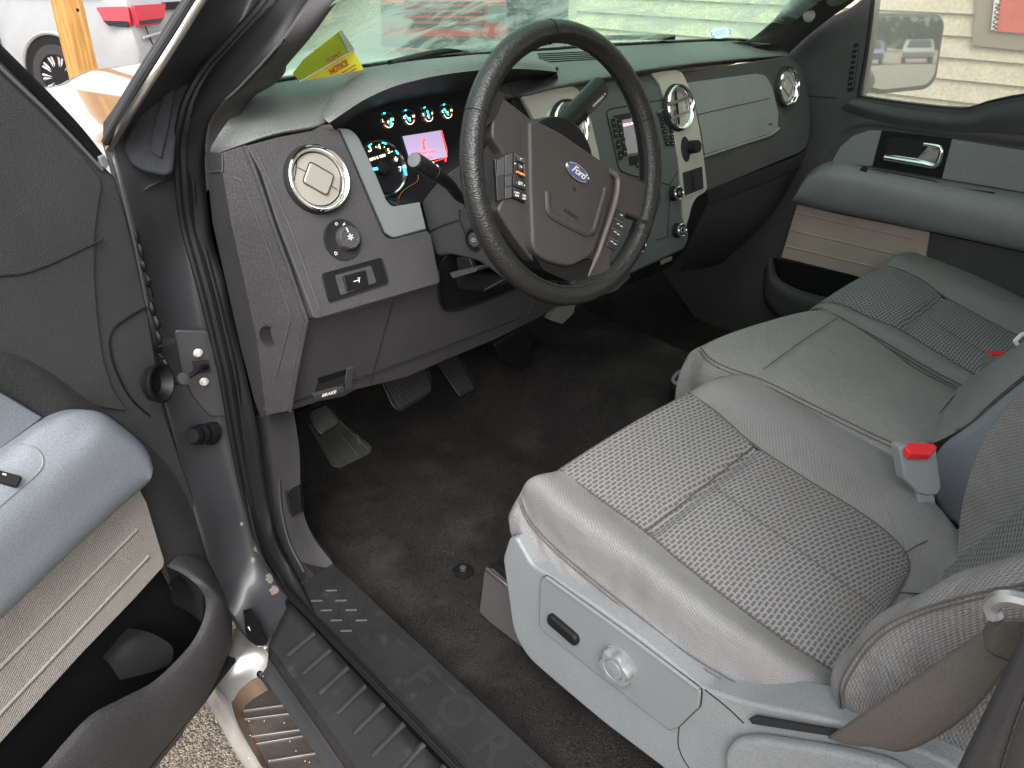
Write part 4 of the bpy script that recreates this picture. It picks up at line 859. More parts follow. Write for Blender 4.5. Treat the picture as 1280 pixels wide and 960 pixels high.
seams('seam', [p + V((0, 0, .003)) for p in sL], PS, .0010); seams('seam', [p + V((0, 0, .003)) for p in sR], PS, .0010)
seams('piping', [p + V((-.001, 0, .002)) for p in bL2], PS, .0011, double=(-.003, 0, -.006))
seams('seam', PP.ps([(1160, 395), (1190, 417), (1240, 446)], .008), PS, .0006)
loft('backrest', [[V((1.12, -.90 - .4 * z, .28 + z)) for z in (0, .2, .45)], [V((1.2, -.86 - .4 * z, .28 + z)) for z in (0, .2, .45)], [V((1.4, -.90 - .4 * z, .28 + z)) for z in (0, .2, .45)], [V((1.6, -.86 - .4 * z, .28 + z)) for z in (0, .2, .45)], [V((1.66, -.92 - .4 * z, .28 + z)) for z in (0, .2, .45)]], M['seatg'], PS, nu=30, nv=6)
# passenger buckle + belt tongue (white)
T = thing('seat_belt_buckle', 'dark grey belt buckle with red button edge beside the passenger cushion', 'belt buckle', tuple(P(1245, 460, X=1.12)))
PB = Pl(P(1245, 460, X=1.10), (-.6, -.75, .2))
slab('housing', fil(PB.ps([(1238, 443), (1262, 444), (1262, 462), (1234, 462)]), .002), PB.n * -.02, M['grey'], T, bevel=.002)
slab('release_button', PB.ps([(1240, 441), (1262, 442), (1262, 446), (1240, 445)], .001), PB.n * -.018, MATS['buckle_red'], T, bevel=.001)
slab('stalk', PB.ps([(1235, 462), (1248, 462), (1240, 476), (1233, 474)], -.002), PB.n * -.012, M['dark'], T)
T = thing('seat_belt_tongue', 'white plastic belt tongue frame hanging over the passenger cushion', 'belt tongue', tuple(P(1275, 430, X=1.12)))
tube('tongue_frame', fil(PB.ps([(1268, 427), (1277, 418), (1305, 412), (1305, 430), (1280, 432), (1274, 434), (1271, 430)], .01), .003), .004, mat('white_plastic', (.8, .8, .78), .4), T, closed=True, n=50, sm=False)
slab('webbing', PB.ps([(1282, 421), (1300, 417), (1300, 426), (1282, 430)], .006), PB.n * -.002, M['dark'], T)
# --- driver's belt: lap webbing, tongue ring and dark shoulder webbing
T = thing('driver_seat_belt', 'taupe driver seat belt webbing with steel tongue, crossing the backrest side at lower right', 'seat belt', tuple(P(1150, 860, X=.13)))
e1 = [P(x, y, X=X) for x, y, X in ((1034, 922, .175), (1054, 908, .165), (1100, 876, .15), (1165, 831, .14), (1228, 789, .135))]
e2 = [P(x, y, X=X) for x, y, X in ((1092, 934, .165), (1125, 940, .155), (1165, 925, .145), (1220, 885, .135), (1264, 828, .13))]
loft('lap_webbing', [e1, avg(e1, e2, .5, 40, V((-.004, 0, 0))), e2], M['belt'], T, nu=40, nv=5, thick=.0015)
e3 = [P(1228, 789, X=.134), P(1236, 775, X=.13), P(1250, 762, X=.125)]; e4 = [P(1264, 828, X=.13), P(1274, 800, X=.125), P(1284, 775, X=.12)]
loft('webbing_fold', [e3, avg(e3, e4, .5, 20, V((-.01, .003, 0))), e4], M['belt'], T, nu=16, nv=6, thick=.0015)
tube('tongue_ring', [P(x, y, X=.112) for x, y in ((1244, 772), (1240, 758), (1248, 749), (1262, 747), (1285, 752), (1310, 760))], [.006, .0065, .006, .006], mat('steel', (.42, .43, .44), .35, metal=.8), T, n=30)
s1 = [P(x, y, X=.075) for x, y in ((1300, 742), (1278, 790), (1240, 870), (1190, 975), (1160, 1050))]
s2 = [P(x, y, X=.06) for x, y in ((1350, 745), (1315, 800), (1275, 880), (1245, 975), (1220, 1050))]
loft('shoulder_webbing', [s1, s2], M['beltdark'], T, nu=20, nv=3, thick=.0015)
s3 = [p + V((-.005, -.002, -.001)) for p in s2]; s4 = [p + V((-.0, -.045, 0)) for p in s3]
loft('shoulder_webbing', [s3, s4], M['beltdark'], T, nu=20, nv=3, thick=.0015)
# ================================================================ driver door (open, left)
DD = thing('driver_door', 'open driver door with charcoal trim, blue-grey armrest, cloth insert and map pocket', 'car door', (-.09, .14, -.1))
du = V((-.902, -.431, 0)); dn = V((.431, -.902, 0)); d0 = V((-.134, .105, 0))
DP = Pl(d0, dn)
def ds(s, z, d=0): return d0 + du * s + V((0, 0, z)) + dn * d
edge = DP.ps([(132, 208), (146, 222), (158, 262), (170, 310), (180, 358), (190, 410), (198, 462), (207, 515), (218, 548), (232, 590), (246, 630), (258, 668), (270, 705), (280, 740), (287, 775), (284, 812), (268, 850)])
bot = [ds(.06, -.24), ds(.3, -.26), ds(1.05, -.26), ds(1.12, -.1), ds(1.12, .70), ds(.16, .70)]
# upper sail: up to the frame line
sail = [DP.p(0, 68)] 
main = edge + [ds(.10, -.245), ds(.4, -.26), ds(1.05, -.26), ds(1.12, -.1), ds(1.12, .74), ds(.34, .74), ds(.30, 1.12), DP.p(-60, 8), DP.p(0, 72), DP.p(60, 133), DP.p(100, 174)]
slab('trim_panel', main, dn * -.025, M['charcoal'], DD, bevel=.006, seg=3, bang=40)
# door shell behind
shell = [p - dn * .04 for p in [ds(.0, .76), ds(.0, -.2), ds(.06, -.30), ds(1.1, -.30), ds(1.16, 0), ds(1.16, .72), ds(.35, .72)]]
slab('outer_shell', shell, dn * -.09, gp, DD, bevel=.02)
# frame: rubber run + bright line along the window frame edge
fr1 = [DP.p(x, y, -.002) for x, y in ((-110, -45), (-60, 5), (0, 66), (60, 125), (100, 168), (130, 206))]
tube('frame_rubber', fr1, .0085, M['rubber'], DD, n=30, flat=(dn, .6))
tube('frame_bead', [DP.p(x, y, .004) for x, y in ((-110, -28), (-60, 23), (0, 84), (60, 141), (100, 182), (128, 212))], .0022, mat('beaded_rubber', (.12, .12, .125), .4), DD, n=30)
tube('window_frame', [ds(.10, .95, -.03), ds(.3, 1.15, -.03), ds(.5, 1.27, -.03), ds(1.1, 1.27, -.03), ds(1.12, .74, -.03)], .02, gp, DD, n=60)
# corner clip
slab('corner_clip', fil(DP.ps([(124, 196), (131, 193), (137, 205), (133, 212), (128, 208)], .006), .002), dn * -.01, M['grey'], DD, bevel=.002)
# belt seam groove and highlight shelf
tube('belt_seam', [DP.p(x, y, .0045) for x, y in ((-40, 348), (0, 345), (28, 342), (60, 331), (95, 315), (129, 299))], .0016, M['gap'], DD, n=40, seg=6)
# edge bevel line of the trim: raised inner field
f1 = [DP.p(x, y, .004) for x, y in ((128, 228), (122, 260), (118, 300), (118, 350), (122, 400), (129, 450), (141, 488), (160, 514), (120, 508), (100, 494), (60, 466), (0, 441), (-80, 428), (-80, 14), (0, 92), (60, 150), (100, 191))]
slab('trim_field', fil(f1, .01, 3), dn * -.01, M['charcoal'], DD, bevel=.003, seg=3, bang=50)
fl2_ = [DP.p(x, y, .0015) for x, y in ((183, 384), (160, 397), (141, 412), (137, 424), (139, 445), (150, 475), (165, 500), (187, 520))]
tube('bumper_recess_line', fl2_, .0016, M['dark'], DD, n=30)
# shelf line sweeping above the armrest
bulge0 = [DP.p(x, y, .0035) for x, y in ((-60, 428), (0, 438), (25, 445), (60, 463), (100, 492), (140, 520), (180, 552), (215, 590), (240, 640), (262, 700), (276, 760))]
bulge1 = [DP.p(x, y, .014) for x, y in ((-60, 438), (0, 448), (22, 456), (55, 475), (92, 505), (130, 534), (165, 565), (196, 600), (222, 650), (244, 705), (258, 740))]
bulge2 = [DP.p(x, y, .018) for x, y in ((-60, 490), (0, 500), (22, 510), (55, 530), (92, 560), (125, 590), (150, 615), (170, 650), (190, 690), (210, 730), (230, 760))]
loft('lower_trim', [bulge0, bulge1, bulge2], M['charcoal_coarse'], DD, nu=60, nv=5)
# rubber bumper cup and its hinge link
ff_ = frame(DP.p(190, 479, .022), (0, 0, 1), V((.62, -.78, .12)))
lathe('bumper_cup', ff_, [(q_[0] * 1.2, q_[1] * 1.2) for q_ in [(.017, -.004), (.0235, .002), (.0245, .010), (.0265, .012), (.0265, .0145), (.0235, .015), (.020, .008), (.0165, .002), (.0100, .0005), (.009, .004), (.007, .004), (0, .003)]], M['rubber'], DD, seg=40)
# pocket: back wall, floor, outer wall
rimo = [DP.p(214, 702, .020), DP.p(232, 712, .05)] + [DP.p(x, y, .085) for x, y in ((255, 730), (266, 750), (264, 775), (250, 805), (225, 835), (195, 862), (155, 882), (120, 902), (90, 935), (66, 962), (20, 1010), (-60, 1080))]
rimi = [DP.p(208, 708, .018), DP.p(226, 716, .045)] + [DP.p(x, y, .075) for x, y in ((245, 730), (257, 750), (255, 772), (242, 800), (218, 828), (190, 853), (150, 874), (112, 895), (80, 928), (56, 956), (10, 1003), (-70, 1075))]
out1 = [DP.p(222, 694, .018), DP.p(250, 705, .045)] + [DP.p(x, y, .080) for x, y in ((274, 738), (286, 772), (285, 805), (276, 832), (262, 862), (243, 888), (220, 915), (195, 945), (160, 985), (120, 1020), (60, 1060), (-40, 1120))]
out2 = [DP.p(228, 688, .008), DP.p(256, 698, .012)] + [DP.p(x, y, .02) for x, y in ((278, 738), (290, 775), (289, 808), (281, 832), (266, 865), (246, 890), (222, 920), (198, 950), (165, 990), (125, 1030), (65, 1070), (-30, 1130))]
loft('map_pocket_wall', [rimi, rimo, out1, out2], M['charcoal_coarse'], DD, nu=80, nv=5, smooth=50)
inner = [p - dn * .01 + V((0, 0, -.09)) for p in rimi]
loft('map_pocket_inside', [rimi, inner], M['dark'], DD, nu=50, nv=3)
slab('map_pocket_back', [DP.p(x, y, .004) for x, y in ((212, 700), (250, 720), (262, 760), (250, 830), (200, 880), (60, 990), (-60, 1090), (-90, 870), (60, 780))], dn * -.002, M['dark'], DD, bevel=0)
slab('map_pocket_floor', [ds(.0, -.10, .0), ds(.0, -.10, .075), ds(.6, -.16, .075), ds(.6, -.16, .0)], (0, 0, -.01), M['dark'], DD)
loft('pocket_bump', [[DP.p(x, y, .01) for x, y in ((160, 785), (150, 795), (128, 822))], [DP.p(x, y, .05) for x, y in ((185, 790), (165, 800), (135, 828))], [DP.p(x, y, .068) for x, y in ((215, 808), (180, 820), (140, 835))], [DP.p(x, y, .06) for x, y in ((215, 830), (190, 840), (150, 850))]], mat('pocket_plastic', (.017, .017, .018), .6, spec=.3), DD, nu=16, nv=4)
loft('pocket_bump', [[DP.p(x, y, .01) for x, y in ((206, 735), (220, 742), (240, 745))], [DP.p(x, y, .05) for x, y in ((220, 722), (232, 726), (248, 724))], [DP.p(x, y, .065) for x, y in ((212, 742), (235, 745), (256, 742))]], M['dark'], DD, nu=10, nv=4)
# cloth insert
ins = [DP.p(x, y, .03) for x, y in ((172, 606), (184, 628), (196, 668), (206, 700), (205, 708), (170, 747), (100, 820), (0, 930), (-100, 1035), (-160, 900), (0, 760), (100, 668))]
slab('cloth_insert', fil(ins, .004), dn * -.02, mat_cl := M['doorcloth'], DD, bevel=.004, seg=3)
for a, b in (((172, 661), (-60, 895)), ((186, 695), (-40, 935))):
    pts = [DP.p(a[0] + (b[0] - a[0]) * t, a[1] + (b[1] - a[1]) * t, .031) for t in (0, .3, .6, 1)]
    tube('insert_rib', pts, .0028, M['doorcloth'], DD, n=20, flat=(dn, .6))
    tube('rib_groove', [p + V((0, 0, -.0035)) for p in pts], .001, M['seam'], DD, n=20)
# give the cloth metric uv from the door plane
o = [c for c in DD.children if c.name.startswith('cloth_insert')][0]; me = o.data
l = me.uv_layers.new(name='UVMap'); off = V(o['_w'])
for p in me.polygons:
    for li, vi in zip(p.loop_indices, p.vertices): q = me.vertices[vi].co + off - d0; l.data[li].uv = (q.dot(du), q.z)
# armrest body
a0 = [DP.p(x, y, .018) for x, y in ((190, 590), (172, 558), (140, 528), (120, 515), (85, 512), (55, 522), (20, 545), (-30, 580), (-120, 640))]
a1 = [DP.p(x, y, .055) for x, y in ((190, 582), (183, 562), (155, 536), (125, 518), (92, 519), (50, 540), (10, 572), (-40, 612), (-130, 680))]
a2 = [DP.p(x, y, .084) for x, y in ((191.5, 588), (186, 574), (162, 556), (122, 546), (85, 572), (45, 610), (0, 650), (-50, 695), (-140, 775))]
a3 = [DP.p(x, y, .087) for x, y in ((189, 596), (182, 588), (160, 590), (128, 605), (90, 635), (45, 675), (0, 718), (-50, 765), (-140, 850))]
a4 = [DP.p(x, y, .080) for x, y in ((187, 601), (180, 606), (166, 617), (130, 648), (90, 685), (45, 728), (0, 771), (-50, 818), (-140, 900))]
a5 = [DP.p(x, y, .035) for x, y in ((184, 604), (176, 612), (164, 622), (128, 653), (88, 690), (43, 733), (-2, 776), (-52, 823), (-142, 905))]
loft('armrest', [a0, a1, a2, a3, a4, a5], M['bluegrey'], DD, nu=70, nv=6)
# inner trim insert above the armrest and the switch pod
slab('trim_insert', [DP.p(x, y, .022) for x, y in ((-60, 462), (0, 489), (54, 521), (50, 525), (0, 562), (-90, 620))], dn * -.008, M['bluegrey'], DD, bevel=.002)
tube('insert_gap', [DP.p(x, y, .024) for x, y in ((-60, 462), (0, 489), (54, 521))], .0013, M['gap'], DD, n=12)
swp = [DP.p(x, y, .062) for x, y in ((-20, 563), (18, 555), (42, 558), (53, 572), (52, 586), (40, 600), (0, 636), (-40, 672))]
swn = (swp[3] - swp[0]).cross(swp[6] - swp[0]).normalized(); swn = swn if swn.z > 0 else -swn
hA = hitter([c for c in DD.children if c.name.startswith('armrest')][0]); s1_, s2_, s3_ = hA(8, 575), hA(42, 575), hA(12, 612); swn = (s2_ - s1_).cross(s3_ - s1_); swn = swn if swn.dot(CAM - s1_) > 0 else -swn; swn.normalize()
SW = Pl((s1_ + s2_ + s3_) / 3, swn)
tube('pod_outline', hits(hA, ((-40, 572), (-10, 566), (12, 560), (34, 557), (46, 562), (53, 572), (52, 584), (44, 594), (20, 615), (0, 632), (-40, 664)), .0002), .0014, MATS['shield_shadow'], DD, n=80)
fsw = frame(SW.p(8, 599, .004), SW.p(24, 604) - SW.p(-6, 596), SW.n)
pill('lock_switch', fsw, (0, 0, -.004), .030, .014, .010, M['dark'], DD, bevel=.002)
slab('switch_mark', [fp(fsw, -.006, .002, .0063), fp(fsw, -.002, .002, .0063), fp(fsw, -.002, .004, .0063), fp(fsw, -.006, .004, .0063)], SW.n * .0003, M['white'], DD, bevel=0)
# ================================================================ passenger door (closed, far side)
PD = thing('passenger_door', 'closed passenger door with chrome inner handle, grey armrest and silver cloth insert', 'car door', (1.72, -.2, 0))
DX = 1.68
Q = Pl((DX, 0, 0), (-1, 0, 0))
bl = [(1072, 121), (1120, 128), (1170, 134), (1210, 136), (1235, 128), (1280, 119), (1400, 112)]
panel = Q.ps([(985, 55), (1009, 40), (1040, 20), (1062, 10), (1092, -12), (1085, 50), (1072, 121)]) + Q.ps(bl[1:]) + [V((DX, -1.25, .74)), V((DX, -1.25, -.05)), V((DX, .55, -.05)), V((DX, .55, .62)), V((DX, .12, .80))]
slab('trim_panel', panel, (.05, 0, 0), M['charcoal'], PD, bevel=.004, seg=3)
# upper sill, softly rounded
s1_ = Q.ps(bl, -.01); s2_ = Q.ps([(1060, 128), (1110, 142), (1165, 150), (1212, 152), (1240, 144), (1280, 137), (1400, 130)], .012); s3_ = Q.ps([(1050, 136), (1100, 152), (1160, 162), (1215, 166), (1250, 165), (1290, 170), (1400, 180)], .004)
loft('window_sill', [s1_, s2_, s3_], M['charcoal'], PD, nu=40, nv=5)
tube('belt_seam', Q.ps([(1005, 119), (1025, 121), (1045, 122)], .001), .0012, M['gap'], PD, n=8)
tube('window_seal', Q.ps(bl, -.004), .004, M['rubber'], PD, n=30)
tube('window_seal', Q.ps([(1093, -12), (1084, 60), (1073, 121)], -.002), .005, M['rubber'], PD, n=16)
# raised arch round the handle
ar = Q.ps([(1020, 200), (1035, 178), (1055, 160), (1080, 153), (1110, 155), (1180, 164), (1280, 176), (1400, 190)], .004)
ar2 = Q.ps([(1030, 204), (1045, 183), (1062, 167), (1083, 161), (1110, 163), (1180, 173), (1280, 187), (1400, 201)], -.002)
loft('trim_arch', [Q.ps([(1012, 196), (1029, 172), (1050, 154), (1080, 146), (1110, 148), (1180, 157), (1280, 168), (1400, 182)], 0), ar, ar2], M['charcoal'], PD, nu=40, nv=4)
slab('trim_insert', fil(Q.ps([(1040, 202), (1050, 184), (1066, 170), (1086, 163), (1102, 163), (1090, 208)], .001), .004), (.006, 0, 0), M['grey'], PD, bevel=.001)
slab('trim_insert', Q.ps([(1190, 174), (1177, 223), (1285, 241), (1400, 260), (1400, 205), (1285, 189)], .001), (.006, 0, 0), M['grey'], PD, bevel=.001)
bz = slab('handle_bezel', Q.ps([(1102, 163), (1190, 173), (1177, 223), (1090, 208)], .003), (.006, 0, 0), M['dark'], PD, bevel=.0015)
slab('handle_recess', fil(Q.ps([(1112, 171), (1178, 179), (1171, 212), (1104, 201)], .0035), .01), (.001, 0, 0), M['gap'], PD, bevel=0)
hb = [Q.p(x, y, .012) for x, y in ((1106, 197), (1125, 200), (1150, 204), (1169, 207), (1174, 200), (1176, 185), (1168, 182), (1155, 180))]
PD0 = PD; PD = bz
tube('door_handle', hb, [.0075, .008, .0085, .0085, .007, .006, .0055, .0045], M['chrome'], PD, n=40, seg=10)
slab('handle_lever', fil(Q.ps([(1105, 193), (1125, 195), (1146, 198), (1160, 183), (1174, 184), (1172, 208), (1150, 207), (1106, 201)], .011), .003), (.006, 0, 0), M['chrome'], PD, bevel=.0025, seg=3)
PD = PD0
# vent grille on the sail
vo = fil(Q.ps([(1068, 54), (1073, 54), (1066, 110), (1060, 115), (1060, 100)], .002), .006)
slab('defrost_vent', fil(Q.ps([(1067, 54), (1074, 54), (1067, 112), (1059, 116), (1060, 100)], .003), .008), (.006, 0, 0), M['dark'], PD, bevel=.001)
for k in range(8):
    y = 60 + k * 6.8; x = 1069.5 - k * .85; slab('vent_slat', Q.ps([(x - 3.5, y), (x + 3.5, y - 1), (x + 3.4, y + 1.6), (x - 3.6, y + 2.6)], .0055), (.003, 0, 0), M['charcoal'], PD, bevel=.0004)
slab('vent_bezel_line', Q.ps([(1071.5, 58), (1073.5, 57), (1066.8, 109), (1065, 109)], .0045), (.002, 0, 0), M['charcoal'], PD, bevel=.0003)
# armrest
A = lambda pts, d: [Q.p(x, y, d) for x, y in pts]
t0 = A([(998, 240), (1006, 222), (1022, 208), (1040, 202), (1090, 210), (1177, 225), (1285, 243), (1400, 262)], .0)
t1 = A([(996, 243), (1006, 224), (1024, 211), (1050, 208), (1100, 218), (1180, 234), (1285, 254), (1400, 275)], .05)
t2 = A([(993, 247), (1004, 228), (1024, 217), (1050, 220), (1100, 231), (1180, 249), (1285, 271), (1400, 294)], .075)
t3 = A([(990, 250), (1002, 241), (1022, 240), (1050, 246), (1100, 257), (1180, 273), (1285, 296), (1400, 320)], .078)
t4 = A([(990, 252), (1000, 253), (1020, 258), (1050, 264), (1100, 274), (1180, 291), (1285, 313), (1400, 338)], .06)
t5 = A([(992, 253), (1000, 255), (1020, 260), (1050, 266), (1100, 276), (1180, 293), (1285, 316), (1400, 341)], .015)
loft('armrest', [t0, t1, t2, t3, t4, t5], M['grey'], PD, nu=60, nv=5)
AR = Pl(Q.p(1130, 222, .035), (-.35, 0, 1))
tube('pod_outline', fil([AR.p(x, y, .001) for x, y in ((1057, 208), (1062, 213), (1165, 234), (1172, 227), (1100, 213))], .006), .0012, M['dark'], PD, closed=True, n=60, sm=False)
slab('window_switch', fil([AR.p(x, y, .001) for x, y in ((1074, 216), (1078, 211), (1085, 212), (1083, 218))], .002), AR.n * .008, M['gloss'], PD, bevel=.001)
slab('lock_switch', [AR.p(x, y, .001) for x, y in ((1090, 215), (1092, 218), (1112, 222), (1110, 218))], AR.n * .003, M['dark'], PD, bevel=.001)
slab('grab_recess', fil([AR.p(x, y, .001) for x, y in ((1176, 232), (1180, 238), (1238, 246), (1245, 241))], .006), AR.n * .001, M['dark'], PD, bevel=0)
# cloth insert, dark lower trim and pocket
slab('cloth_insert', fil(Q.ps([(996, 255), (976, 322), (1068, 345), (1150, 366), (1162, 290), (1050, 268)], .012), .004), (.01, 0, 0), mat('silver_cloth', (.34, .29, .25), .85, bump=(500, .8), var=.08), PD, bevel=.003)
for a, b in (((995, 266), (1140, 298)), ((990, 288), (1120, 318)), ((983, 308), (1098, 335))):
    tube('insert_rib', [Q.p(*a, .0125), Q.p(*b, .0125)], .0035, MATS['silver_cloth'], PD, n=4, sm=False, flat=((1, 0, 0), .5))
slab('lower_trim', fil(Q.ps([(1160, 290), (1152, 345), (1300, 400), (1400, 440), (1400, 342), (1300, 320)], .008), .004), (.01, 0, 0), M['charcoal'], PD, bevel=.003)
p0_ = A([(966, 322), (972, 345), (990, 358), (1020, 368), (1080, 385), (1200, 420)], .05)
p1_ = A([(962, 325), (966, 350), (988, 366), (1020, 378), (1080, 396), (1200, 432)], .07)
p2_ = A([(955, 340), (955, 375), (975, 400), (1020, 420), (1080, 440), (1200, 480)], .06)
loft('map_pocket', [p0_, p1_, p2_], M['charcoal'], PD, nu=30, nv=4, thick=.004)
slab('pocket_back', Q.ps([(966, 322), (1070, 346), (1200, 378), (1200, 440), (1000, 400), (960, 370)], .003), (.002, 0, 0), M['dark'], PD, bevel=0)
def thin_fresnel(N, L, k):
    lw = N.new('ShaderNodeLayerWeight'); lw.inputs[0].default_value = .5
    return node_math(N, L, 'ADD', node_math(N, L, 'MULTIPLY', node_math(N, L, 'POWER', lw.outputs['Facing'], 5), k), .03)
# door window glass with the passenger mirror beyond
gl = bpy.data.materials.new('hazed_glass'); gl.use_nodes = True; nt = gl.node_tree; N = nt.nodes; L = nt.links; N.remove(N['Principled BSDF'])
tr = N.new('ShaderNodeBsdfTransparent'); tr.inputs[0].default_value = (.93, .95, .93, 1); gs = N.new('ShaderNodeBsdfGlossy'); gs.inputs['Roughness'].default_value = .02; ms = N.new('ShaderNodeMixShader'); fr = thin_fresnel(N, L, .5)
dfz = N.new('ShaderNodeBsdfDiffuse'); dfz.inputs[0].default_value = (.7, .68, .62, 1); m2 = N.new('ShaderNodeMixShader'); m2.inputs[0].default_value = .28  # pale diffuse haze mixed into the pane, washing out the view
L.new(fr, ms.inputs[0]); L.new(tr.outputs[0], ms.inputs[1]); L.new(gs.outputs[0], ms.inputs[2]); L.new(ms.outputs[0], m2.inputs[1]); L.new(dfz.outputs[0], m2.inputs[2]); L.new(m2.outputs[0], N['Material Output'].inputs[0])
WG = Pl((DX + .03, 0, .74), (-1, 0, -.12))
slab('window_glass', [WG.p(1080, -160), WG.p(1068, 126), WG.p(1210, 142), V((DX + .03, -1.2, .73)), V((DX - .04, -1.2, 1.28))], (.003, 0, 0), gl, PD, bevel=0)
# passenger side mirror outside
MX = 1.98
MP = Pl(P(1135, 70, X=MX), (-.45, -1, .05))
T = thing('side_mirror', 'large rectangular passenger side mirror outside the far window, reflecting the lot', 'side mirror', tuple(P(1130, 70, X=MX)))
mh = MP.ps([(1080, 112), (1080, 40), (1092, 17), (1176, 17), (1183, 28), (1172, 100), (1160, 112), (1100, 118)])
slab('housing', fil([p + MP.n * .0 for p in mh], .02), MP.n * -.10, M['charcoal'], T, bevel=.01, seg=3)
slab('mirror_glass', fil(MP.ps([(1084, 108), (1084, 36), (1098, 21), (1172, 21), (1178, 30), (1168, 94), (1158, 106), (1104, 112)], .004), .018), MP.n * -.003, mat('mirror_surface', (.8, .82, .8), .02, metal=1), T, bevel=0)
tube('mount_arm', [P(1078, 95, X=1.9), P(1078, 105, X=1.82), P(1060, 110, X=1.75)], .03, M['charcoal'], T, n=10)
# ================================================================ dashboard
DB = thing('dashboard', 'charcoal dashboard with grained soft top, round chrome vents and satin silver centre surround', 'dashboard', (.85, .05, .7))
LF = Pl((0, -.10, .60), (0, -1, .39))
# --- soft top pad
pr0 = [P(262, 193, X=.03), P(300, 181, Y=.0), P(350, 166, Y=-.01), P(400, 157, Y=-.01), P(425, 140, Y=.03), P(520, 104, Y=.09), P(610, 98, Y=.09), P(642, 119, Y=.01), P(700, 108, Y=-.005), P(760, 97, Y=-.01), P(800, 89, Y=-.01), P(860, 81, Y=0), P(930, 74, Y=.02), P(982, 70, Y=.04)]
pr00 = [p + V((0, .03, -.012)) for p in pr0]
pr1 = [P(264, 184, X=.03), P(300, 171, Y=.01), P(350, 155, Y=.005), P(400, 143, Y=.01), P(425, 130, Y=.05), P(520, 95, Y=.1), P(610, 90, Y=.1), P(642, 108, Y=.02), P(700, 97, Y=.01), P(760, 86, Y=.005), P(800, 80, Y=.01), P(860, 73, Y=.02), P(930, 68, Y=.04), P(984, 66, Y=.06)]
pr2 = [P(280, 158, X=.05), P(318, 142, Y=.06), P(360, 130, Y=.06), P(405, 118, Y=.07), P(440, 106, Y=.08), P(520, 88, Y=.09), P(640, 76, Y=.1), P(700, 76, Y=.09), P(760, 72, Y=.08), P(800, 68, Y=.09), P(860, 63, Y=.1), P(930, 60, Y=.11), P(978, 61, Y=.11)]
pr3 = [P(318, 110, Z=.878), P(345, 104, Z=.878), P(380, 98, Z=.878), P(420, 89, Z=.878), P(455, 85, Z=.88), P(520, 76, Z=.88), P(640, 66, Z=.882), P(700, 62, Z=.882), P(740, 59, Z=.882), P(800, 56, Z=.882), P(860, 53, Z=.88), P(920, 51, Z=.878), P(965, 55, Z=.875)]
pr4 = [p + V((0, .05, -.01)) for p in pr3]
loft('top_pad', [pr00, pr0, pr1, pr2, pr3, pr4], M['pad'], DB, nu=90, nv=7, smooth=60)
# --- instrument hood
ra = [P(411, 154, Y=-.02), P(430, 141, Y=-.035), P(455, 125, Y=-.05), P(490, 109, Y=-.06), P(530, 98, Y=-.065), P(570, 91, Y=-.065), P(610, 87, Y=-.06), P(650, 86, Y=-.05), P(680, 88, Y=-.035), P(696, 90, Y=-.02)]
rb_ = [P(406, 149, Y=-.015), P(425, 134, Y=-.02), P(455, 115, Y=-.035), P(490, 99, Y=-.045), P(530, 88, Y=-.05), P(570, 81, Y=-.05), P(610, 77, Y=-.045), P(650, 77, Y=-.035), P(680, 82, Y=-.025), P(695, 87, Y=-.015)]
rc_ = [P(404, 138, Y=.02), P(425, 114, Y=.03), P(455, 92, Y=.04), P(490, 81, Y=.05), P(530, 75, Y=.055), P(570, 71, Y=.06), P(610, 68, Y=.06), P(650, 69, Y=.05), P(680, 76, Y=.03), P(694, 84, Y=.01)]
rd_ = [P(408, 128, Y=.08), P(430, 103, Y=.12), P(460, 88, Y=.16), P(490, 83, Y=.17), P(530, 77, Y=.18), P(570, 73, Y=.18), P(610, 70, Y=.18), P(650, 71, Y=.16), P(685, 78, Y=.12), P(700, 86, Y=.06)]
loft('instrument_hood', [ra, rb_, rc_, rd_], M['pad'], DB, nu=70, nv=6, smooth=60)
CL = Pl((.4, .035, .78), (0, -1, .35))
lt = [CL.p(x, y) for x, y in ((424, 164), (440, 150), (462, 138), (490, 128), (530, 121), (570, 115), (610, 110), (650, 107), (680, 107), (700, 108))]
loft('hood_underside', [ra, lt], mat('hood_lining', (.016, .021, .026), .6, bump=(600, .3)), DB, nu=60, nv=6)
loft('hood_end', [[P(697, 90, Y=-.02), P(688, 98, Y=-.018), P(665, 110, Y=-.01), P(640, 122, Y=0)], [P(690, 90, Y=.02), P(680, 95, Y=.02), P(650, 100, Y=.02), P(632, 104, Y=.02)]], M['charcoal'], DB, nu=16, nv=4)
# --- instrument cluster
IC = thing('instrument_cluster', 'lit instrument cluster with four small gauges, tachometer and message screen showing a red car', 'instrument cluster', tuple(CL.p(530, 185)))
lens = [CL.p(x, y) for x, y in ((424, 160), (436, 190), (470, 262), (488, 275), (540, 270), (720, 270), (720, 95), (600, 98), (500, 115), (445, 140))]
slab('cluster_face', lens, (0, .02, 0), M['gloss'], IC, bevel=0)
def arc(f, r, a0, a1, n=24): return [fp(f, r * math.cos(math.radians(a0 + (a1 - a0) * i / n)), r * math.sin(math.radians(a0 + (a1 - a0) * i / n)), 0) for i in range(n + 1)]
def dial(nm, c, R, d=.003): return frame(CL.p(c[0], c[1], d), (1, 0, 0), CL.n)
ft = dial('tach', (478, 210), .043)
tchr = ring('tachometer_ring', ft, .044, .0032, M['chrome'], IC, seg=72, squash=1.2)
ring('tachometer_inner', frame(CL.p(478, 210, .001), (1, 0, 0), CL.n), .039, .001, M['dark'], IC)
lathe('tachometer_hub', ft, [(.011, 0), (.010, .006), (0, .008)], M['dark'], IC)
slab('tachometer_needle', [fp(ft, -.012, -.0018, .004), fp(ft, -.025, -.001, .004), fp(ft, -.025, .002, .004), fp(ft, -.012, .0025, .004)], CL.n * .001, M['teal'], IC, bevel=0)
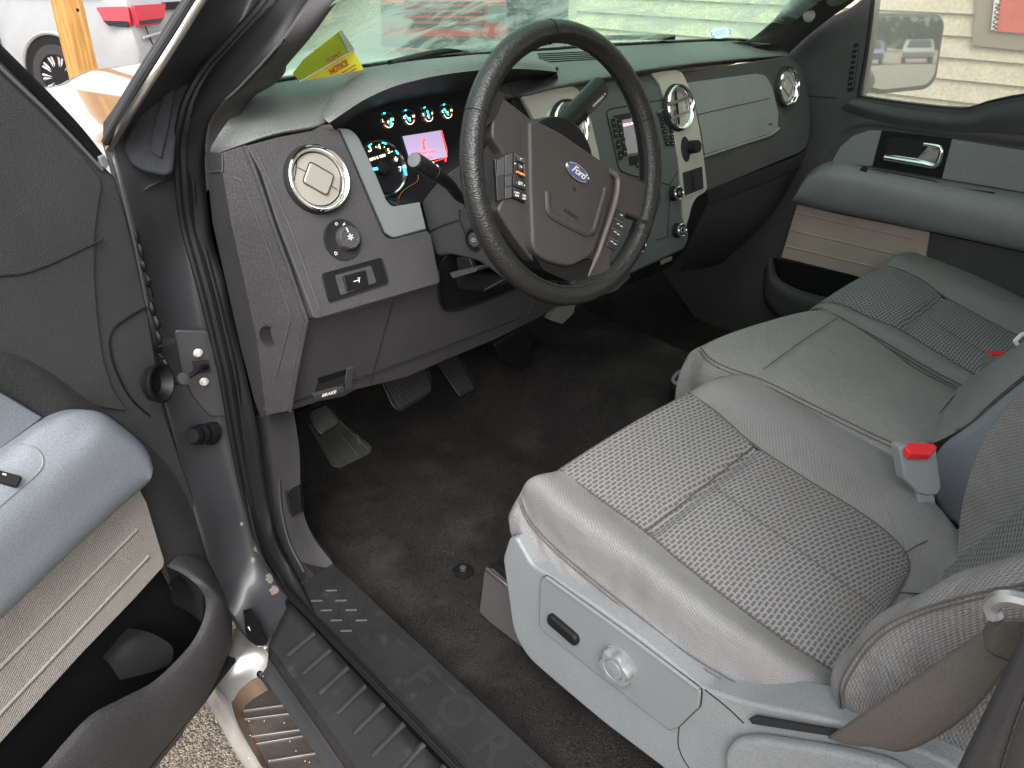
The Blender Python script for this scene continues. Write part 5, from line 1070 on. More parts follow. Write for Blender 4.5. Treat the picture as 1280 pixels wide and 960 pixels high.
for ch, (x, y) in zip('234567', ((454, 193), (463, 186.5), (474, 183.5), (486, 189), (495, 199), (500.5, 211.5))):
    text('tachometer_digit', ch, frame(CL.p(x, y, .003), (1, 0, 0), CL.n), (0, 0, 0), .0112, M['cream'], IC)
text('tachometer_caption', 'RPM X 1000', frame(CL.p(472, 197, .003), (1, 0, .12), CL.n), (0, 0, 0), .0062, M['cream'], IC)
for a in (150, 122, 95, 68, 42, 18, -5): tube('tick', [fp(ft, .0355 * math.cos(math.radians(a)), .0355 * math.sin(math.radians(a)), .001), fp(ft, .033 * math.cos(math.radians(a)), .033 * math.sin(math.radians(a)), .001)], .0004, M['cream'], IC, n=2, sm=False)
for a in (135, 108, 68, 30, -8): tube('ring_light', arc(ft, .0415, a - 5, a + 5, 6), .0016, M['teal'], IC, n=10)
tube('ring_light', [fp(ft, .041, -.006, .002), fp(ft, .0405, -.019, .002)], .0028, mat('teal_dim', (.04, .3, .4), .3, emit=((.03, .35, .6), .8)), IC, n=4, sm=False)
# speedometer part behind the wheel rim
fsp = dial('sp', (606, 186), .043)
ring('speedometer_ring', fsp, .045, .0032, M['chrome'], IC, seg=72, squash=1.2)
for s, (x, y) in (('20', (579, 200)), ('40', (579, 188)), ('60', (582, 176)), ('0', (583, 210))): text('speedometer_digit', s, frame(CL.p(x, y, .003), (1, 0, 0), CL.n), (0, 0, 0), .006, M['cream'], IC, rot=1.2)
# four small gauges
for k, ((x, y), (l, r_), ndl) in enumerate((((485.5, 152.5), 'LH', 70), ((512, 148.5), 'CH', 125), ((535.5, 145), 'EF', 92), ((559.5, 141), 'CH', 118))):
    f = frame(CL.p(x, y, .003), (1, 0, 0), CL.n)
    tube('gauge_arc', arc(f, .0088, 195, 345, 16), .0005, M['cream'], IC, n=24, seg=5)
    tube('gauge_mark', arc(f, .0092, 195 if k in (0, 2) else 330, 212 if k in (0, 2) else 345, 4), .0009, M['red'], IC, n=6, seg=5)
    text('gauge_letter', l, f, (-.0095, .003, 0), .0066, M['cream'], IC); text('gauge_letter', r_, f, (.0095, .003, 0), .0066, M['cream'], IC)
    a = math.radians(ndl); o_ = (0, -.004) if k else (.002, -.007)
    tube('gauge_needle', [fp(f, o_[0], o_[1], .001), fp(f, o_[0] + .013 * math.cos(a), o_[1] + .013 * math.sin(a), .001)], .0011, M['teal'], IC, n=3, sm=False)
    tube('gauge_symbol', arc(f, .0018, 0, 300, 8), .0004, M['cream'], IC, n=10, seg=4)
    tube('gauge_rim', arc(f, .014, 20, 160, 16), .0007, M['charcoal'], IC, n=20, seg=5)
    tube('gauge_reflection', [fp(f, -.006, .014, .001), fp(f, -.003, .0145, .001)], .001, M['teal'], IC, n=2, sm=False)  # small light reflection, built as a glowing teal dot
# message screen
scr = mat('lit_screen', (.3, .25, .35), .3, emit=((.46, .36, .60), .32))
sc = [CL.p(503, 170.5, .002), CL.p(550.5, 163, .002), CL.p(559, 196, .002), CL.p(514, 206, .002)]
slab('message_screen', sc, CL.n * .001, scr, IC, bevel=0)
fsc = frame(CL.p(531, 184, .0045), (1, 0, .0), CL.n)
for a, b, w_ in ((( -.001, .0135), (.003, .0135), .0045), ((-.003, .007), (.004, .0065), .006), ((-.001, -.001), (.004, -.002), .006)):
    f = frame(CL.p(530 + a[0] * 500, 184 - a[1] * 700, .0035), (1, 0, 0), CL.n); pill('screen_car', f, (.001, 0, 0), .0055, .0065 if w_ > .005 else .005, .0004, M['red'], IC, bevel=0)
text('screen_words', 'Driver Door', frame(CL.p(534, 190, .0035), (1, 0, .0), CL.n), (0, 0, 0), .0076, M['red'], IC)
text('screen_words', 'Ajar', frame(CL.p(538, 196, .0035), (1, 0, .0), CL.n), (0, 0, 0), .0076, M['red'], IC)
tube('screen_edge', [CL.p(552, 163, .003), CL.p(561, 196, .003), CL.p(540, 203, .003)], .0005, M['red'], IC, n=6, sm=False)
tube('warning_mark', [CL.p(557, 198, .003), CL.p(557, 202, .003)], .001, M['red'], IC, n=3, sm=False)
tube('warm_reflection_curve', [CL.p(x, y, .004) for x, y in ((523, 219), (522, 226), (510, 234), (501, 242), (498, 249))], .0008, mat('warm_reflection', (.7, .4, .12), .25, metal=.9), IC, n=20)  # warm reflection on the chrome bezel, built as a coloured curve
loft('cluster_shelf', [[CL.p(x, y, .002) for x, y in ((482, 245), (500, 249), (530, 240), (560, 226))], [CL.p(x, y, .03) for x, y in ((488, 258), (505, 257), (528, 254), (575, 240))]], M['gloss'], IC, nu=16, nv=4)
# --- end cap and left face
eL = [P(256, 190, X=.03), P(259, 214, X=.03), P(266, 280, X=.03), P(282, 350, X=.03), P(300, 430, X=.03), P(318, 500, X=.03), P(326, 522, X=.03)]
eK = [P(x, y, Y=Y) for x, y, Y in ((277, 191, .02), (278, 214, .015), (289, 280, .0), (305, 350, -.01), (322, 430, -.01), (329, 490, -.005), (333, 519, .0))]
eM = [P(x, y, Y=Y) for x, y, Y in ((305, 182, -.005), (318, 214, -.022), (340, 280, -.05), (362, 340, -.07), (383, 400, -.088), (371, 460, -.065), (362, 513, -.04))]
eM2 = [P(x, y, Y=Y) for x, y, Y in ((312, 180, -.005), (328, 214, -.022), (352, 280, -.05), (375, 340, -.07), (395, 400, -.085), (384, 460, -.062), (375, 508, -.038))]
loft('end_cap', [eL, eK, eM], M['charcoal_coarse'], DB, nu=60, nv=5, smooth=30, sm_across=False, sm_along=False)
hE = hitter([c for c in DB.children if c.name.startswith('end_cap')][0])
tube('end_cap_line', hits(hE, ((262, 215), (277, 214), (302, 226), (325, 282), (345, 340), (364, 396), (348, 460), (331, 511)), .0004), .0018, M['charcoal'], DB, n=80, sm=False)
tube('end_cap_line', [p + V((0, -.002, 0)) for p in eM], .0035, M['charcoal_coarse'], DB, n=80, sm=False)
tube('end_cap_line', [P(278, 192, Y=.018), P(278, 214, Y=.012)], .0012, M['charcoal'], DB, n=3, sm=False)
dmp = frame(hitter([c for c in DB.children if c.name.startswith('end_cap')][0])(337, 419, .001), (0, 0, 1), (-.8, -1, 0))
lathe('cap_dimple', dmp, [(.0145, -.001), (.0135, .0015), (.012, .0010), (.009, .0003), (0, .0002)], M['dark'], DB, sx=1.15)
face = [LF.p(x, y) for x, y in ((308, 182), (350, 171), (398, 161), (423, 160), (440, 198), (460, 247), (479, 292), (488, 299), (534, 288), (539, 293), (551, 354), (393, 400), (371, 340), (346, 276), (326, 214))]
slab('left_fascia', fil(face, [.004, 0, 0, .01, 0, 0, .008, .008, .003, .004, .008, .010, 0, 0, 0]), -LF.n * .05, M['charcoal'], DB, bevel=.005, seg=3, bang=40)
tube('fascia_crease', [LF.p(x, y, -.0015) for x, y in ((318, 185), (340, 232), (362, 282), (383, 340), (400, 388))], .0022, M['charcoal'], DB, n=30)
trim = [LF.p(x, y, -.003) for x, y in ((423, 160.5), (437, 160.5), (448, 170), (470, 218), (483, 250), (490, 258.5), (525, 252.5), (533, 286), (491, 297.5), (480, 292), (460, 247), (440, 200))]
slab('cluster_trim', fil(trim, [.0, .008, .008, 0, 0, .008, .002, .002, .008, .008, 0, 0]), -LF.n * .035, M['silvertrim'], DB, bevel=.0018, seg=3)
tube('trim_gap', [LF.p(x, y, -.0005) for x, y in ((424, 162), (441, 200), (461, 247), (480, 291), (491, 298), (533, 287.5))], .0012, M['gap'], DB, n=60, sm=False)
# round vents
def vent(c, pl, R, nm_label, closed, lift=.003, g=None):
    f = frame(pl.p(c[0], c[1], lift + .0065), (1, 0, 0), pl.n)
    T = thing('air_vent', nm_label, 'air vent', tuple(f[0]), 'round chrome-ringed dashboard vents')
    lathe('vent_seat', f, [(R * 1.07, -.010), (R * 1.05, -.004), (R, -.001), (R * .9, -.0085), (0, -.0085)], M['gap'], T, seg=56)
    lathe('vent_ring', f, [(R * 1.0, -.001), (R * 1.01, .003), (R * .965, .0055), (R * .90, .0035), (R * .84, -.003), (R * .82, -.008)], M['chrome'], T, seg=64, cap=False)
    if closed:
        vm = mat('vent_vane_silver', (.38, .36, .32), .38, metal=.4)
        lathe('vent_vane', f, [(R * .80, -.008), (R * .79, -.0055), (R * .4, -.0030), (0, -.0025)], vm, T, seg=56)
        d = lift - .0025
        for ln in (((-.52, .62), (-.80, .05)), ((.52, -.62), (.80, -.05))):
            a, b = ln; tube('vane_line', [fp(f, R * a[0], R * a[1], -.0035), fp(f, R * (a[0] + b[0]) / 2, R * (a[1] + b[1]) / 2, -.003), fp(f, R * b[0], R * b[1], -.0045)], .0006, M['dark'], T, n=8)
        g1_, g2_ = math.radians(-38), None
        fr2 = frame(fp(f, 0, 0, -.0025), f[1] * math.cos(g1_) + f[2] * math.sin(g1_), f[3])
        pill('vane_tab', fr2, (0, 0, -.002), R * .82, R * .66, .0035, vm, T, r=.004, bevel=.0012)
        tube('vane_line', fil([fp(fr2, i * R * .44, j * R * .36, .0006) for i, j in ((-1, -1), (1, -1), (1, 1), (-1, 1))], .005), .0006, M['dark'], T, closed=True, n=50, sm=False)
        for s in (-1, 1): tube('vane_line', [fp(fr2, s * R * .44, 0, .0003), fp(fr2, s * R * .70, 0, -.0012)], .0005, M['dark'], T, n=4, sm=False)
    else:
        for k in (-.32, .32):
            slab('vent_vane', fil([fp(f, -R * .76, R * (k - .22), -.004), fp(f, R * .76, R * (k + .02), -.004), fp(f, R * .76, R * (k + .16), -.001), fp(f, -R * .76, R * (k - .08), -.001)], .003), -f[3] * .003, mat('vane_bronze', (.33, .3, .26), .3, metal=.7), T, bevel=.001)
        slab('vent_divider', [fp(f, -.003, -R * .75, -.012), fp(f, .003, -R * .75, -.012), fp(f, .003, R * .75, -.012), fp(f, -.003, R * .75, -.012)], f[3] * .006, M['dark'], T)
    return T
vent((399, 223), LF, .0475, 'closed round silver-faced vent in a chrome ring at the driver end of the dashboard', True)
CN = Pl((.9, 0, .80), (0, -1, .28))
vent((714, 157), CN, .047, 'open chrome-ringed vent behind the gear lever and steering wheel', False, .006)
vent((850.5, 134), CN, .047, 'open chrome-ringed vent in the silver surround right of the radio', False, .006)
GP = Pl((1.3, .0, .78), (0, -1, .22))
vent((986, 108), GP, .047, 'closed chrome-ringed vent at the passenger end of the dashboard', True, .004)
# headlight switch
fh = frame(LF.p(428, 299.5, .001), (1, 0, 0), LF.n)
T = thing('headlight_switch', 'round black headlight knob with white symbols below the driver-end vent', 'switch', tuple(fh[0]))
lathe('switch_plate', fh, [(.0310, 0), (.0305, .0018), (.0285, .0018), (.0275, .001), (0, .001)], M['gap'], T)
fk = frame(LF.p(433, 298, .001), (1, 0, 0), LF.n)
lathe('knob', fk, [(.0185, 0), (.017, .012), (.0155, .0135), (.0125, .0135), (.0118, .0125), (0, .0130)], M['charcoal'], T, seg=60, wob=lambda a, i: 1 + (.03 * math.cos(10 * a) if 0 < i < 3 else 0))
tube('pointer', [fp(fk, -.003, .015, .0135), fp(fk, -.0015, .008, .0138)], .0008, M['white'], T, n=2, sm=False)
text('sun_symbol', '*', fk, (0, -.004, .0134), .022, M['white'], T)
for k, (x, y, s, sz) in enumerate(((420.5, 280, 'O', .006), (430, 280, 'pE', .005), (438, 286, 'D', .006), (445, 296, ')', .005), (420, 317, 'D', .007))):
    text('switch_symbol', s, frame(LF.p(x, y, .002), (1, 0, 0), LF.n), (0, 0, 0), sz, M['white'], T)
# cargo / trailer switch panel
T = thing('switch_panel', 'rectangular black switch panel with one rocker button below the headlight knob', 'switch panel', tuple(LF.p(445, 350)))
slab('plate', fil([LF.p(x, y, .0005) for x, y in ((402, 343), (477, 322.5), (486, 354), (411, 378.5))], .005), -LF.n * .006, M['dark'], T, bevel=.001)
tube('plate_gap', fil([LF.p(x, y, .0008) for x, y in ((401.5, 342.5), (477.5, 322), (487, 354.5), (411, 379))], .005), .0007, M['gap'], T, closed=True, n=60, sm=False)
slab('recess', fil([LF.p(x, y, .001) for x, y in ((419, 344), (464, 332), (471, 353), (426, 369))], .003), -LF.n * .001, M['charcoal'], T, bevel=.0004)
slab('rocker', fil([LF.p(x, y, .005) for x, y in ((429, 345), (457, 337.5), (461, 356), (434, 363.5))], .001), -LF.n * .006, M['gloss'], T, bevel=.001)
for a, b in (((442, 352), (449, 350)), ((447, 348), (450, 347)), ((449, 353), (449, 349))): tube('symbol', [LF.p(*a, .0053), LF.p(*b, .0053)], .0006, M['white'], T, n=2, sm=False)
# --- lower knee panel
LW = Pl((0, -.082, .585), (0, -1, -.34))
lowp = [LW.p(x, y) for x, y in ((380, 404), (395, 399), (551, 352), (600, 335), (660, 318), (760, 330), (744, 352), (702, 380), (672, 399), (620, 425), (560, 450), (508, 473), (480, 480), (443, 489), (430, 497), (400, 503), (361, 515), (371, 460))]
slab('knee_panel', lowp, -LW.n * .03, M['charcoal'], DB, bevel=.005, seg=3, bang=40)
tube('panel_gap', [LW.p(491, 377, .0005), LW.p(479, 420, .0005), LW.p(463, 479, .0005)], .0011, M['gap'], DB, n=10)
tube('panel_gap', [LW.p(672, 368, .0005), LW.p(663, 386, .0005), LW.p(658, 400, .0005)], .0009, M['charcoal'], DB, n=10)
slab('column_opening', fil([LW.p(x, y, .002) for x, y in ((550, 330), (560, 318), (660, 320), (680, 345), (647, 358), (600, 377), (570, 386), (557, 386), (550, 374))], .006), -LW.n * .001, M['gloss'], DB, bevel=0)
tube('opening_lip', [LW.p(x, y, .004) for x, y in ((549, 352), (550, 374), (556, 386), (570, 387), (600, 378), (647, 359), (668, 348))], .0028, M['dark'], DB, n=50)
# under-dash undersides
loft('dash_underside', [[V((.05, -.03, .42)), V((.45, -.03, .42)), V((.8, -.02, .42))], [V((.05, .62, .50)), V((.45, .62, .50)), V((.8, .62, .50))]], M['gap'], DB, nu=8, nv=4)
# brake release
T = thing('parking_brake_release', 'black release handle lettered BRAKE under the driver end of the dashboard', 'brake release', tuple(LW.p(412, 492)))
slab('recess', fil([LW.p(x, y, .001) for x, y in ((398, 474), (434, 463), (431, 488), (392, 497))], .002), -LW.n * .001, M['gap'], T, bevel=0)
slab('notch', [LW.p(x, y, .004) for x, y in ((434, 461.5), (443, 460), (440, 485), (431, 490))], -LW.n * .006, M['charcoal'], T, bevel=.001)
slab('upper_ledge', [LW.p(x, y, .002) for x, y in ((397, 473), (434, 462), (433, 468), (399, 480))], -LW.n * .002, M['dark'], T, bevel=.0005)
slab('handle', fil([LW.p(x, y, .008) for x, y in ((392, 495), (430, 484), (431, 490), (394, 501))], .001), -LW.n * .015, M['charcoal'], T, bevel=.0012)
text('lettering', 'BRAKE', frame(LW.p(411.5, 492.3, .0085), LW.p(430, 487) - LW.p(392, 498), LW.n), (0, 0, 0), .0092, M['white'], T, bold=True)
# --- centre stack
CC = thing('centre_stack', 'centre console stack with satin silver side surrounds, radio, dim screen and climate knobs', 'centre console', tuple(CN.p(800, 180)))
CN2 = CN
mid_ = [CN.p(x, y) for x, y in ((712, 107), (730, 103), (790, 94), (812, 91), (822, 98), (833, 125), (845, 170), (852, 215), (857, 255), (862, 297), (856, 312), (800, 338), (775, 350), (700, 350), (680, 250), (690, 160))]
stkm = mat('stack_dark_grey', (.06, .066, .067), .45, bump=(900, .2))
slab('stack_panel', fil(mid_, [.01, 0, 0, .008, .01, 0, 0, 0, 0, .01, .01, .01, .01, .01, .01, .01]), -CN.n * .12, stkm, CC, bevel=.007, seg=3, bang=40)
sil_r = [CN.p(x, y, .004) for x, y in ((814, 92), (828, 89), (846, 87.5), (853, 91), (860, 106), (868, 130), (875, 165), (880, 200), (884, 235), (881, 240), (871, 246), (865, 256), (861, 272), (857, 285), (854, 270), (851.5, 235), (848, 200), (840, 160), (831, 125), (824, 105))]
slab('silver_surround', fil(sil_r, [.004, 0, .006, .008, 0, 0, 0, 0, .006, .004, .01, .01, 0, .002, 0, 0, 0, 0, 0, 0]), -CN.n * .05, M['silver'], CC, bevel=.003, seg=3, bang=40)
sil_l = [CN.p(x, y, .004) for x, y in ((652, 120), (668, 113), (700, 107.5), (714, 106), (722, 109), (728, 118), (740, 152), (749, 190), (756, 235), (735, 245), (690, 200), (668, 150))]
slab('silver_surround', fil(sil_l, [.006, 0, 0, .008, .008, .01, 0, 0, .01, .01, .01, .01]), -CN.n * .05, M['silver'], CC, bevel=.003, seg=3, bang=40)
slab('surround_edge', [CN.p(x, y, -.004) for x, y in ((640, 122), (655, 117), (672, 140), (690, 180), (660, 200))], -CN.n * .05, M['dark'], CC, bevel=.004)
# radio
RD = thing('radio', 'car radio with two button columns and a small dim display in the centre stack', 'radio', tuple(CN.p(800, 170)))
ro = fil([CN.p(x, y, .0012) for x, y in ((758, 140), (762, 136.5), (829, 124.5), (836, 129), (852, 207), (837, 231), (790, 219), (776, 214), (773, 208))], [.002, .003, .003, .004, .004, .004, .004, .003, .003])
slab('radio_face', ro, -CN.n * .003, stkm, RD, bevel=.0008)
tube('radio_gap', ro, .0011, M['gap'], RD, closed=True, n=90, sm=False)
slab('display_hood', [CN.p(x, y, .002) for x, y in ((765, 145), (803, 138), (806, 146), (778, 151))], -CN.n * .001, M['gap'], RD, bevel=0)
slab('display', [CN.p(x, y, .003) for x, y in ((778, 150), (808, 144), (815, 187), (784, 193))], -CN.n * .001, mat('dim_display', (.10, .10, .10), .3, emit=((.26, .25, .27), .16)), RD, bevel=0)
text('display_text', '12:10 AM', frame(CN.p(785, 155.5, .0034), (1, 0, 0), CN.n), (0, 0, 0), .0085, mat('pink_text', (.7, .4, .5), .5, emit=((1, .5, .7), .9)), RD)
slab('display_shelf', [CN.p(x, y, .003) for x, y in ((786, 196), (816, 190), (818, 200), (788, 207))], -CN.n * .002, M['dark'], RD, bevel=.0008)
Z7 = lambda x, y, d=.004: CN.p(740 + x / 7.11, 80 + y / 7.11, d)
for (x, y) in ((190, 525), (241, 532), (209, 620), (258, 614), (231, 716), (276, 698), (252, 812), (291, 780)):
    f = frame(Z7(x, y, .003), Z7(x + 50, y - 6) - Z7(x, y), CN.n); b_ = pill('radio_button', f, (0, 0, 0), .0115, .0175, .0016, M['dark'], RD, r=.001, bevel=.0004, n=2)
    tube('button_mark', [fp(f, -.003, 0, .0018), fp(f, .003, 0, .0018)], .0006, M['cream'] if False else mat('grey_print', (.45, .45, .43), .6), RD, n=2, sm=False, seg=4)
for (x, y) in ((600, 440), (665, 415), (621, 491), (684, 474), (632, 546), (695, 533), (645, 600), (706, 592), (655, 656), (708, 653), (668, 706), (714, 706)):
    f = frame(Z7(x, y, .003), Z7(x + 50, y - 8) - Z7(x, y), CN.n); pill('radio_button', f, (0, 0, 0), .0135, .0105, .0016, M['dark'], RD, r=.001, bevel=.0004, n=2)
    tube('button_mark', [fp(f, -.001, 0, .0018), fp(f, .003, 0, .0018)], .0006, MATS['grey_print'], RD, n=2, sm=False, seg=4)
slab('radio_silver_tab', [Z7(*p) for p in ((580, 425), (680, 375), (672, 385), (585, 436))], CN.n * .001, M['grey'], RD, bevel=0)
f = frame(Z7(436, 898, .003), Z7(486, 885) - Z7(436, 898), CN.n); pill('eject_button', f, (0, 0, 0), .030, .008, .002, M['dark'], RD, r=.001); tube('button_edge', [fp(f, -.014, .004, .002), fp(f, .014, .004, .002)], .0005, MATS['grey_print'], RD, n=2, sm=False)
def knob(c, R, lab, pl=CN, lift=.003, ringm='chrome', h=.016):
    f = frame(pl.p(c[0], c[1], lift), (1, 0, 0), pl.n); T = thing('control_knob', lab, 'knob', tuple(f[0]), 'round chrome-ringed knobs of the centre stack')
    lathe('knob_body', f, [(R * 1.05, 0), (R, .002), (R * .96, h * .8), (R * .9, h)], M['dark'], T, seg=36)
    lathe('knob_ring', f, [(R * .97, h * .78), (R * .95, h), (R * .85, h * 1.05), (R * .72, h * .97)], M[ringm], T, seg=36, cap=False)
    lathe('knob_cap', f, [(R * .74, h * .95), (R * .4, h * .98), (0, h)], M['gloss'], T, seg=30)
    return f
f = knob((842, 242), .0158, 'small chrome-ringed climate knob right of the wheel rim, below the storage slot')
tube('knob_mark', arc(frame(fp(f, 0, 0, .0165), f[1], f[3]), .003, 0, 300, 8), .0005, MATS['grey_print'], CC, n=12, seg=4)
f = knob((846, 288), .0158, 'chrome-ringed temperature knob with blue and red arc, lowest on the right of the stack')
tube('cold_arc', arc(frame(fp(f, 0, 0, .0163), f[1], f[3]), .0065, 110, 250, 10), .0012, mat('blue_print', (.05, .25, .6), .5), CC, n=14, seg=5); tube('warm_arc', arc(frame(fp(f, 0, 0, .0163), f[1], f[3]), .0065, 70, -60, 10), .0012, mat('warm_print', (.6, .12, .05), .5), CC, n=14, seg=5)
knob((795, 307), .0158, 'chrome-ringed climate knob seen between the wheel spoke and rim')
knob((864, 184), .0145, 'black drive mode knob set in an oval recess of the silver surround', lift=.006, ringm='dark', h=.018)
fo_ = frame(CN.p(857, 186.5, .0045), (0, 0, 1), CN.n)
lathe('knob_recess', fo_, [(.0275, 0), (.026, .0005), (0, .0004)], M['gap'], CC, sx=1, sy=.62)
slab('storage_slot', [CN.p(x, y, .0048) for x, y in ((853.5, 216), (877.5, 208), (880, 235.5), (856.5, 245))], -CN.n * .001, M['gap'], CC, bevel=0)
slab('slot_divider', [CN.p(x, y, .0055) for x, y in ((863, 214), (867, 212.5), (869.5, 238), (866, 240))], -CN.n * .001, M['dark'], CC, bevel=0)
tube('slot_lip', [CN.p(x, y, .006) for x, y in ((856.5, 246), (880.5, 236), (878.5, 209))], .0015, M['silver'], CC, n=6, sm=False)
tube('climate_outline', [CN.p(x, y, .0008) for x, y in ((820, 300), (834, 297), (836, 270), (838, 228))], .0007, M['dark'], CC, n=12, sm=False)
LWc = Pl((.85, -.06, .50), (0, -1, -.3))
lc = [LWc.p(x, y) for x, y in ((700, 330), (780, 322), (862, 298), (857, 312), (838, 335), (800, 352), (745, 372), (700, 380))]
slab('lower_console', lc, -LWc.n * .08, M['dark'], CC, bevel=.005)
slab('socket_label', [LWc.p(x, y, .002) for x, y in ((825, 326), (839.5, 320), (840, 324.5), (826, 331))], LWc.n * .001, M['silver'], CC, bevel=.0004)
# --- passenger side fascia and glovebox
fas = [GP.p(x, y) for x, y in ((852, 90), (900, 84), (984, 70), (997, 78), (1006, 96), (1012, 125), (1013, 160), (1010, 180), (1002, 190), (884, 239), (879, 200), (866, 125))]
slab('passenger_fascia', fil(fas, [.0, 0, .01, .03, .03, 0, .03, .03, .02, .004, 0, 0]), -GP.n * .12, M['charcoal'], DB, bevel=.012, seg=4, bang=40)
gb = [GP.p(x, y, .003) for x, y in ((858, 104), (869, 102), (945, 92), (957, 94), (965, 108), (973, 141), (972, 162), (962, 167), (881, 193), (877, 165), (869, 130))]
slab('glovebox_door', fil(gb, [.002, 0, .0, .015, .01, 0, .008, .008, .004, 0, 0]), -GP.n * .004, M['grey'], DB, bevel=.0022, seg=3)
tube('glovebox_seam', [GP.p(*p, .0035) for p in ((873, 143), (917, 133), (962, 123))], .0009, M['gap'], DB, n=10)
tube('glovebox_ledge', [GP.p(*p, .003) for p in ((880, 196), (925, 181), (966, 167), (974, 160))], .003, M['grey'], DB, n=20)
text('airbag_mark', 'airbag', frame(GP.p(963, 155, .0036), (1, 0, 0), GP.n), (0, 0, 0), .008, M['charcoal'], DB)
LG = Pl((1.3, -.005, .655), (0, -1, -.5))
low = [P(884, 238, Y=-.04), P(925, 222, Y=-.035), P(1002, 191, Y=-.02), P(1011, 182, Y=-.01)]
low1 = [P(884, 255, Y=-.0), P(925, 240, Y=.0), P(1000, 208, Y=.0), P(1010, 200, Y=.01)]
low2 = [P(862, 300, Y=.06), P(915, 290, Y=.06), P(975, 262, Y=.06), P(1000, 235, Y=.06)]
low3 = [P(850, 340, Y=.2), P(900, 330, Y=.2), P(950, 300, Y=.2), P(985, 260, Y=.2)]
loft('glovebox_lower', [low, low1, low2, low3], M['charcoal'], DB, nu=24, nv=5)
tube('glovebox_gap', [p + V((0, -.003, 0)) for p in low1], .0015, M['gap'], DB, n=20)
# defroster slot
dz = Pl(P(720, 72, Z=.885), (0, 0, 1))
for k in range(5):
    y = 66 + k * 2.6; tube('defroster_slat', [dz.p(672 + k * 1, y + 1.5), dz.p(775 - k * 5, y - 3)], .0012, M['dark'], DB, n=3, sm=False)
# --- pillar trims
PT = thing('pillar_trim', 'dark interior trim on the driver side windscreen pillar', 'pillar trim', tuple(P(350, 50, X=.12)), 'windscreen pillar trims')
pa = [SX(*a) for a in inn_px[:9]]; pa = list(pa)
wl = [(500, -75, .28), (450, -28, .24), (420, 0, .21), (390, 38, .185), (364, 70, .17), (358, 80, .165), (357, 91, .16), (348, 97, .155), (338, 100, .15), (322, 110, .13), (300, 135, .09), (280, 160, .06), (264, 192, .035)]
pw = [P(x, y, X=X) for x, y, X in wl]; pmid = avg(pa, pw, .5, 50, V((.01, -.018, .0)))
loft('trim', [resample(pa, 50), pmid, resample(pw, 50)], M['charcoal'], PT, nu=70, nv=7, thick=.003)
PT2 = thing('pillar_trim', 'dark interior trim on the passenger side windscreen pillar with a round button cap', 'pillar trim', tuple(P(1010, 20, X=1.62)), 'windscreen pillar trims')
w2_ = [P(x, y, X=X) for x, y, X in ((900, 54, 1.46), (925, 53, 1.50), (942, 47, 1.53), (965, 28, 1.54), (989, 0, 1.53), (1015, -35, 1.5), (1060, -100, 1.45))]
w3_ = [P(x, y, X=X) for x, y, X in ((950, 60, 1.56), (968, 55, 1.59), (985, 40, 1.60), (1005, 20, 1.60), (1035, -5, 1.58), (1065, -40, 1.55), (1110, -100, 1.5))]
w4_ = [P(x, y, X=X) for x, y, X in ((978, 72, 1.64), (984, 68, 1.66), (1008, 46, 1.67), (1040, 21, 1.665), (1064, 4, 1.655), (1095, -22, 1.63), (1170, -90, 1.56))]
loft('trim', [w2_, w3_, w4_], M['charcoal'], PT2, nu=50, nv=7, thick=.003)
fb = frame(P(1011, 19.5, X=1.597), (1, 1, 0), (-.72, -.68, .1))
lathe('button_cap', fb, [(.0165, -.002), (.0165, .0008), (.0155, .001)], M['dark'], PT2, seg=30); lathe('button_face', fb, [(.0155, -.001), (.0150, .0028), (.012, .0036), (0, .004)], M['grey'], PT2, seg=30)
slab('grab_cover', fil([P(x, y, X=1.60) for x, y in ((1034, 2), (1048, -6), (1062, 0), (1052, 7), (1040, 8))], .01), (-.012, 0, 0), M['charcoal'], PT2, bevel=.003)
# --- windscreen
wg = bpy.data.materials.new('wet_windscreen'); wg.use_nodes = True; nt = wg.node_tree; N = nt.nodes; L = nt.links; N.remove(N['Principled BSDF']); fr_ws = thin_fresnel(N, L, .3)
tc = N.new('ShaderNodeTexCoord'); mp = N.new('ShaderNodeMapping'); mp.inputs['Scale'].default_value = (3.2, 7, 7); mp.inputs['Rotation'].default_value = (0, 0, .5); L.new(tc.outputs['Object'], mp.inputs[0])
nz = N.new('ShaderNodeTexNoise'); nz.inputs['Scale'].default_value = 1.6; nz.inputs['Detail'].default_value = 9; nz.inputs['Distortion'].default_value = 1.6; nz.inputs['Roughness'].default_value = .62; L.new(mp.outputs[0], nz.inputs['Vector'])
mr = N.new('ShaderNodeMapRange'); mr.inputs[1].default_value = .42; mr.inputs[2].default_value = .58; mr.inputs[3].default_value = .24; mr.inputs[4].default_value = .74; L.new(nz.outputs[0], mr.inputs[0])  # pale haze mixed in for fogged wet glass and reflected sky
vo = N.new('ShaderNodeTexVoronoi'); vo.inputs['Scale'].default_value = 90; L.new(tc.outputs['Object'], vo.inputs['Vector'])
dr = N.new('ShaderNodeMapRange'); dr.inputs[1].default_value = .0; dr.inputs[2].default_value = .14; dr.inputs[3].default_value = 1; dr.inputs[4].default_value = 0; L.new(vo.outputs['Distance'], dr.inputs[0])
sepc = N.new('ShaderNodeSeparateColor'); L.new(vo.outputs['Color'], sepc.inputs[0]); gt = node_math(N, L, 'GREATER_THAN', sepc.outputs[0], .82)
drop = node_math(N, L, 'MULTIPLY', dr.outputs[0], gt)
fac = node_math(N, L, 'MAXIMUM', mr.outputs[0], node_math(N, L, 'MULTIPLY', drop, .95))
tr = N.new('ShaderNodeBsdfTransparent'); tr.inputs[0].default_value = (.60, .85, .70, 1)
dv = N.new('ShaderNodeBsdfDiffuse'); dv.inputs[0].default_value = (.42, .58, .47, 1); tv = N.new('ShaderNodeBsdfTranslucent'); tv.inputs[0].default_value = (.38, .53, .43, 1)
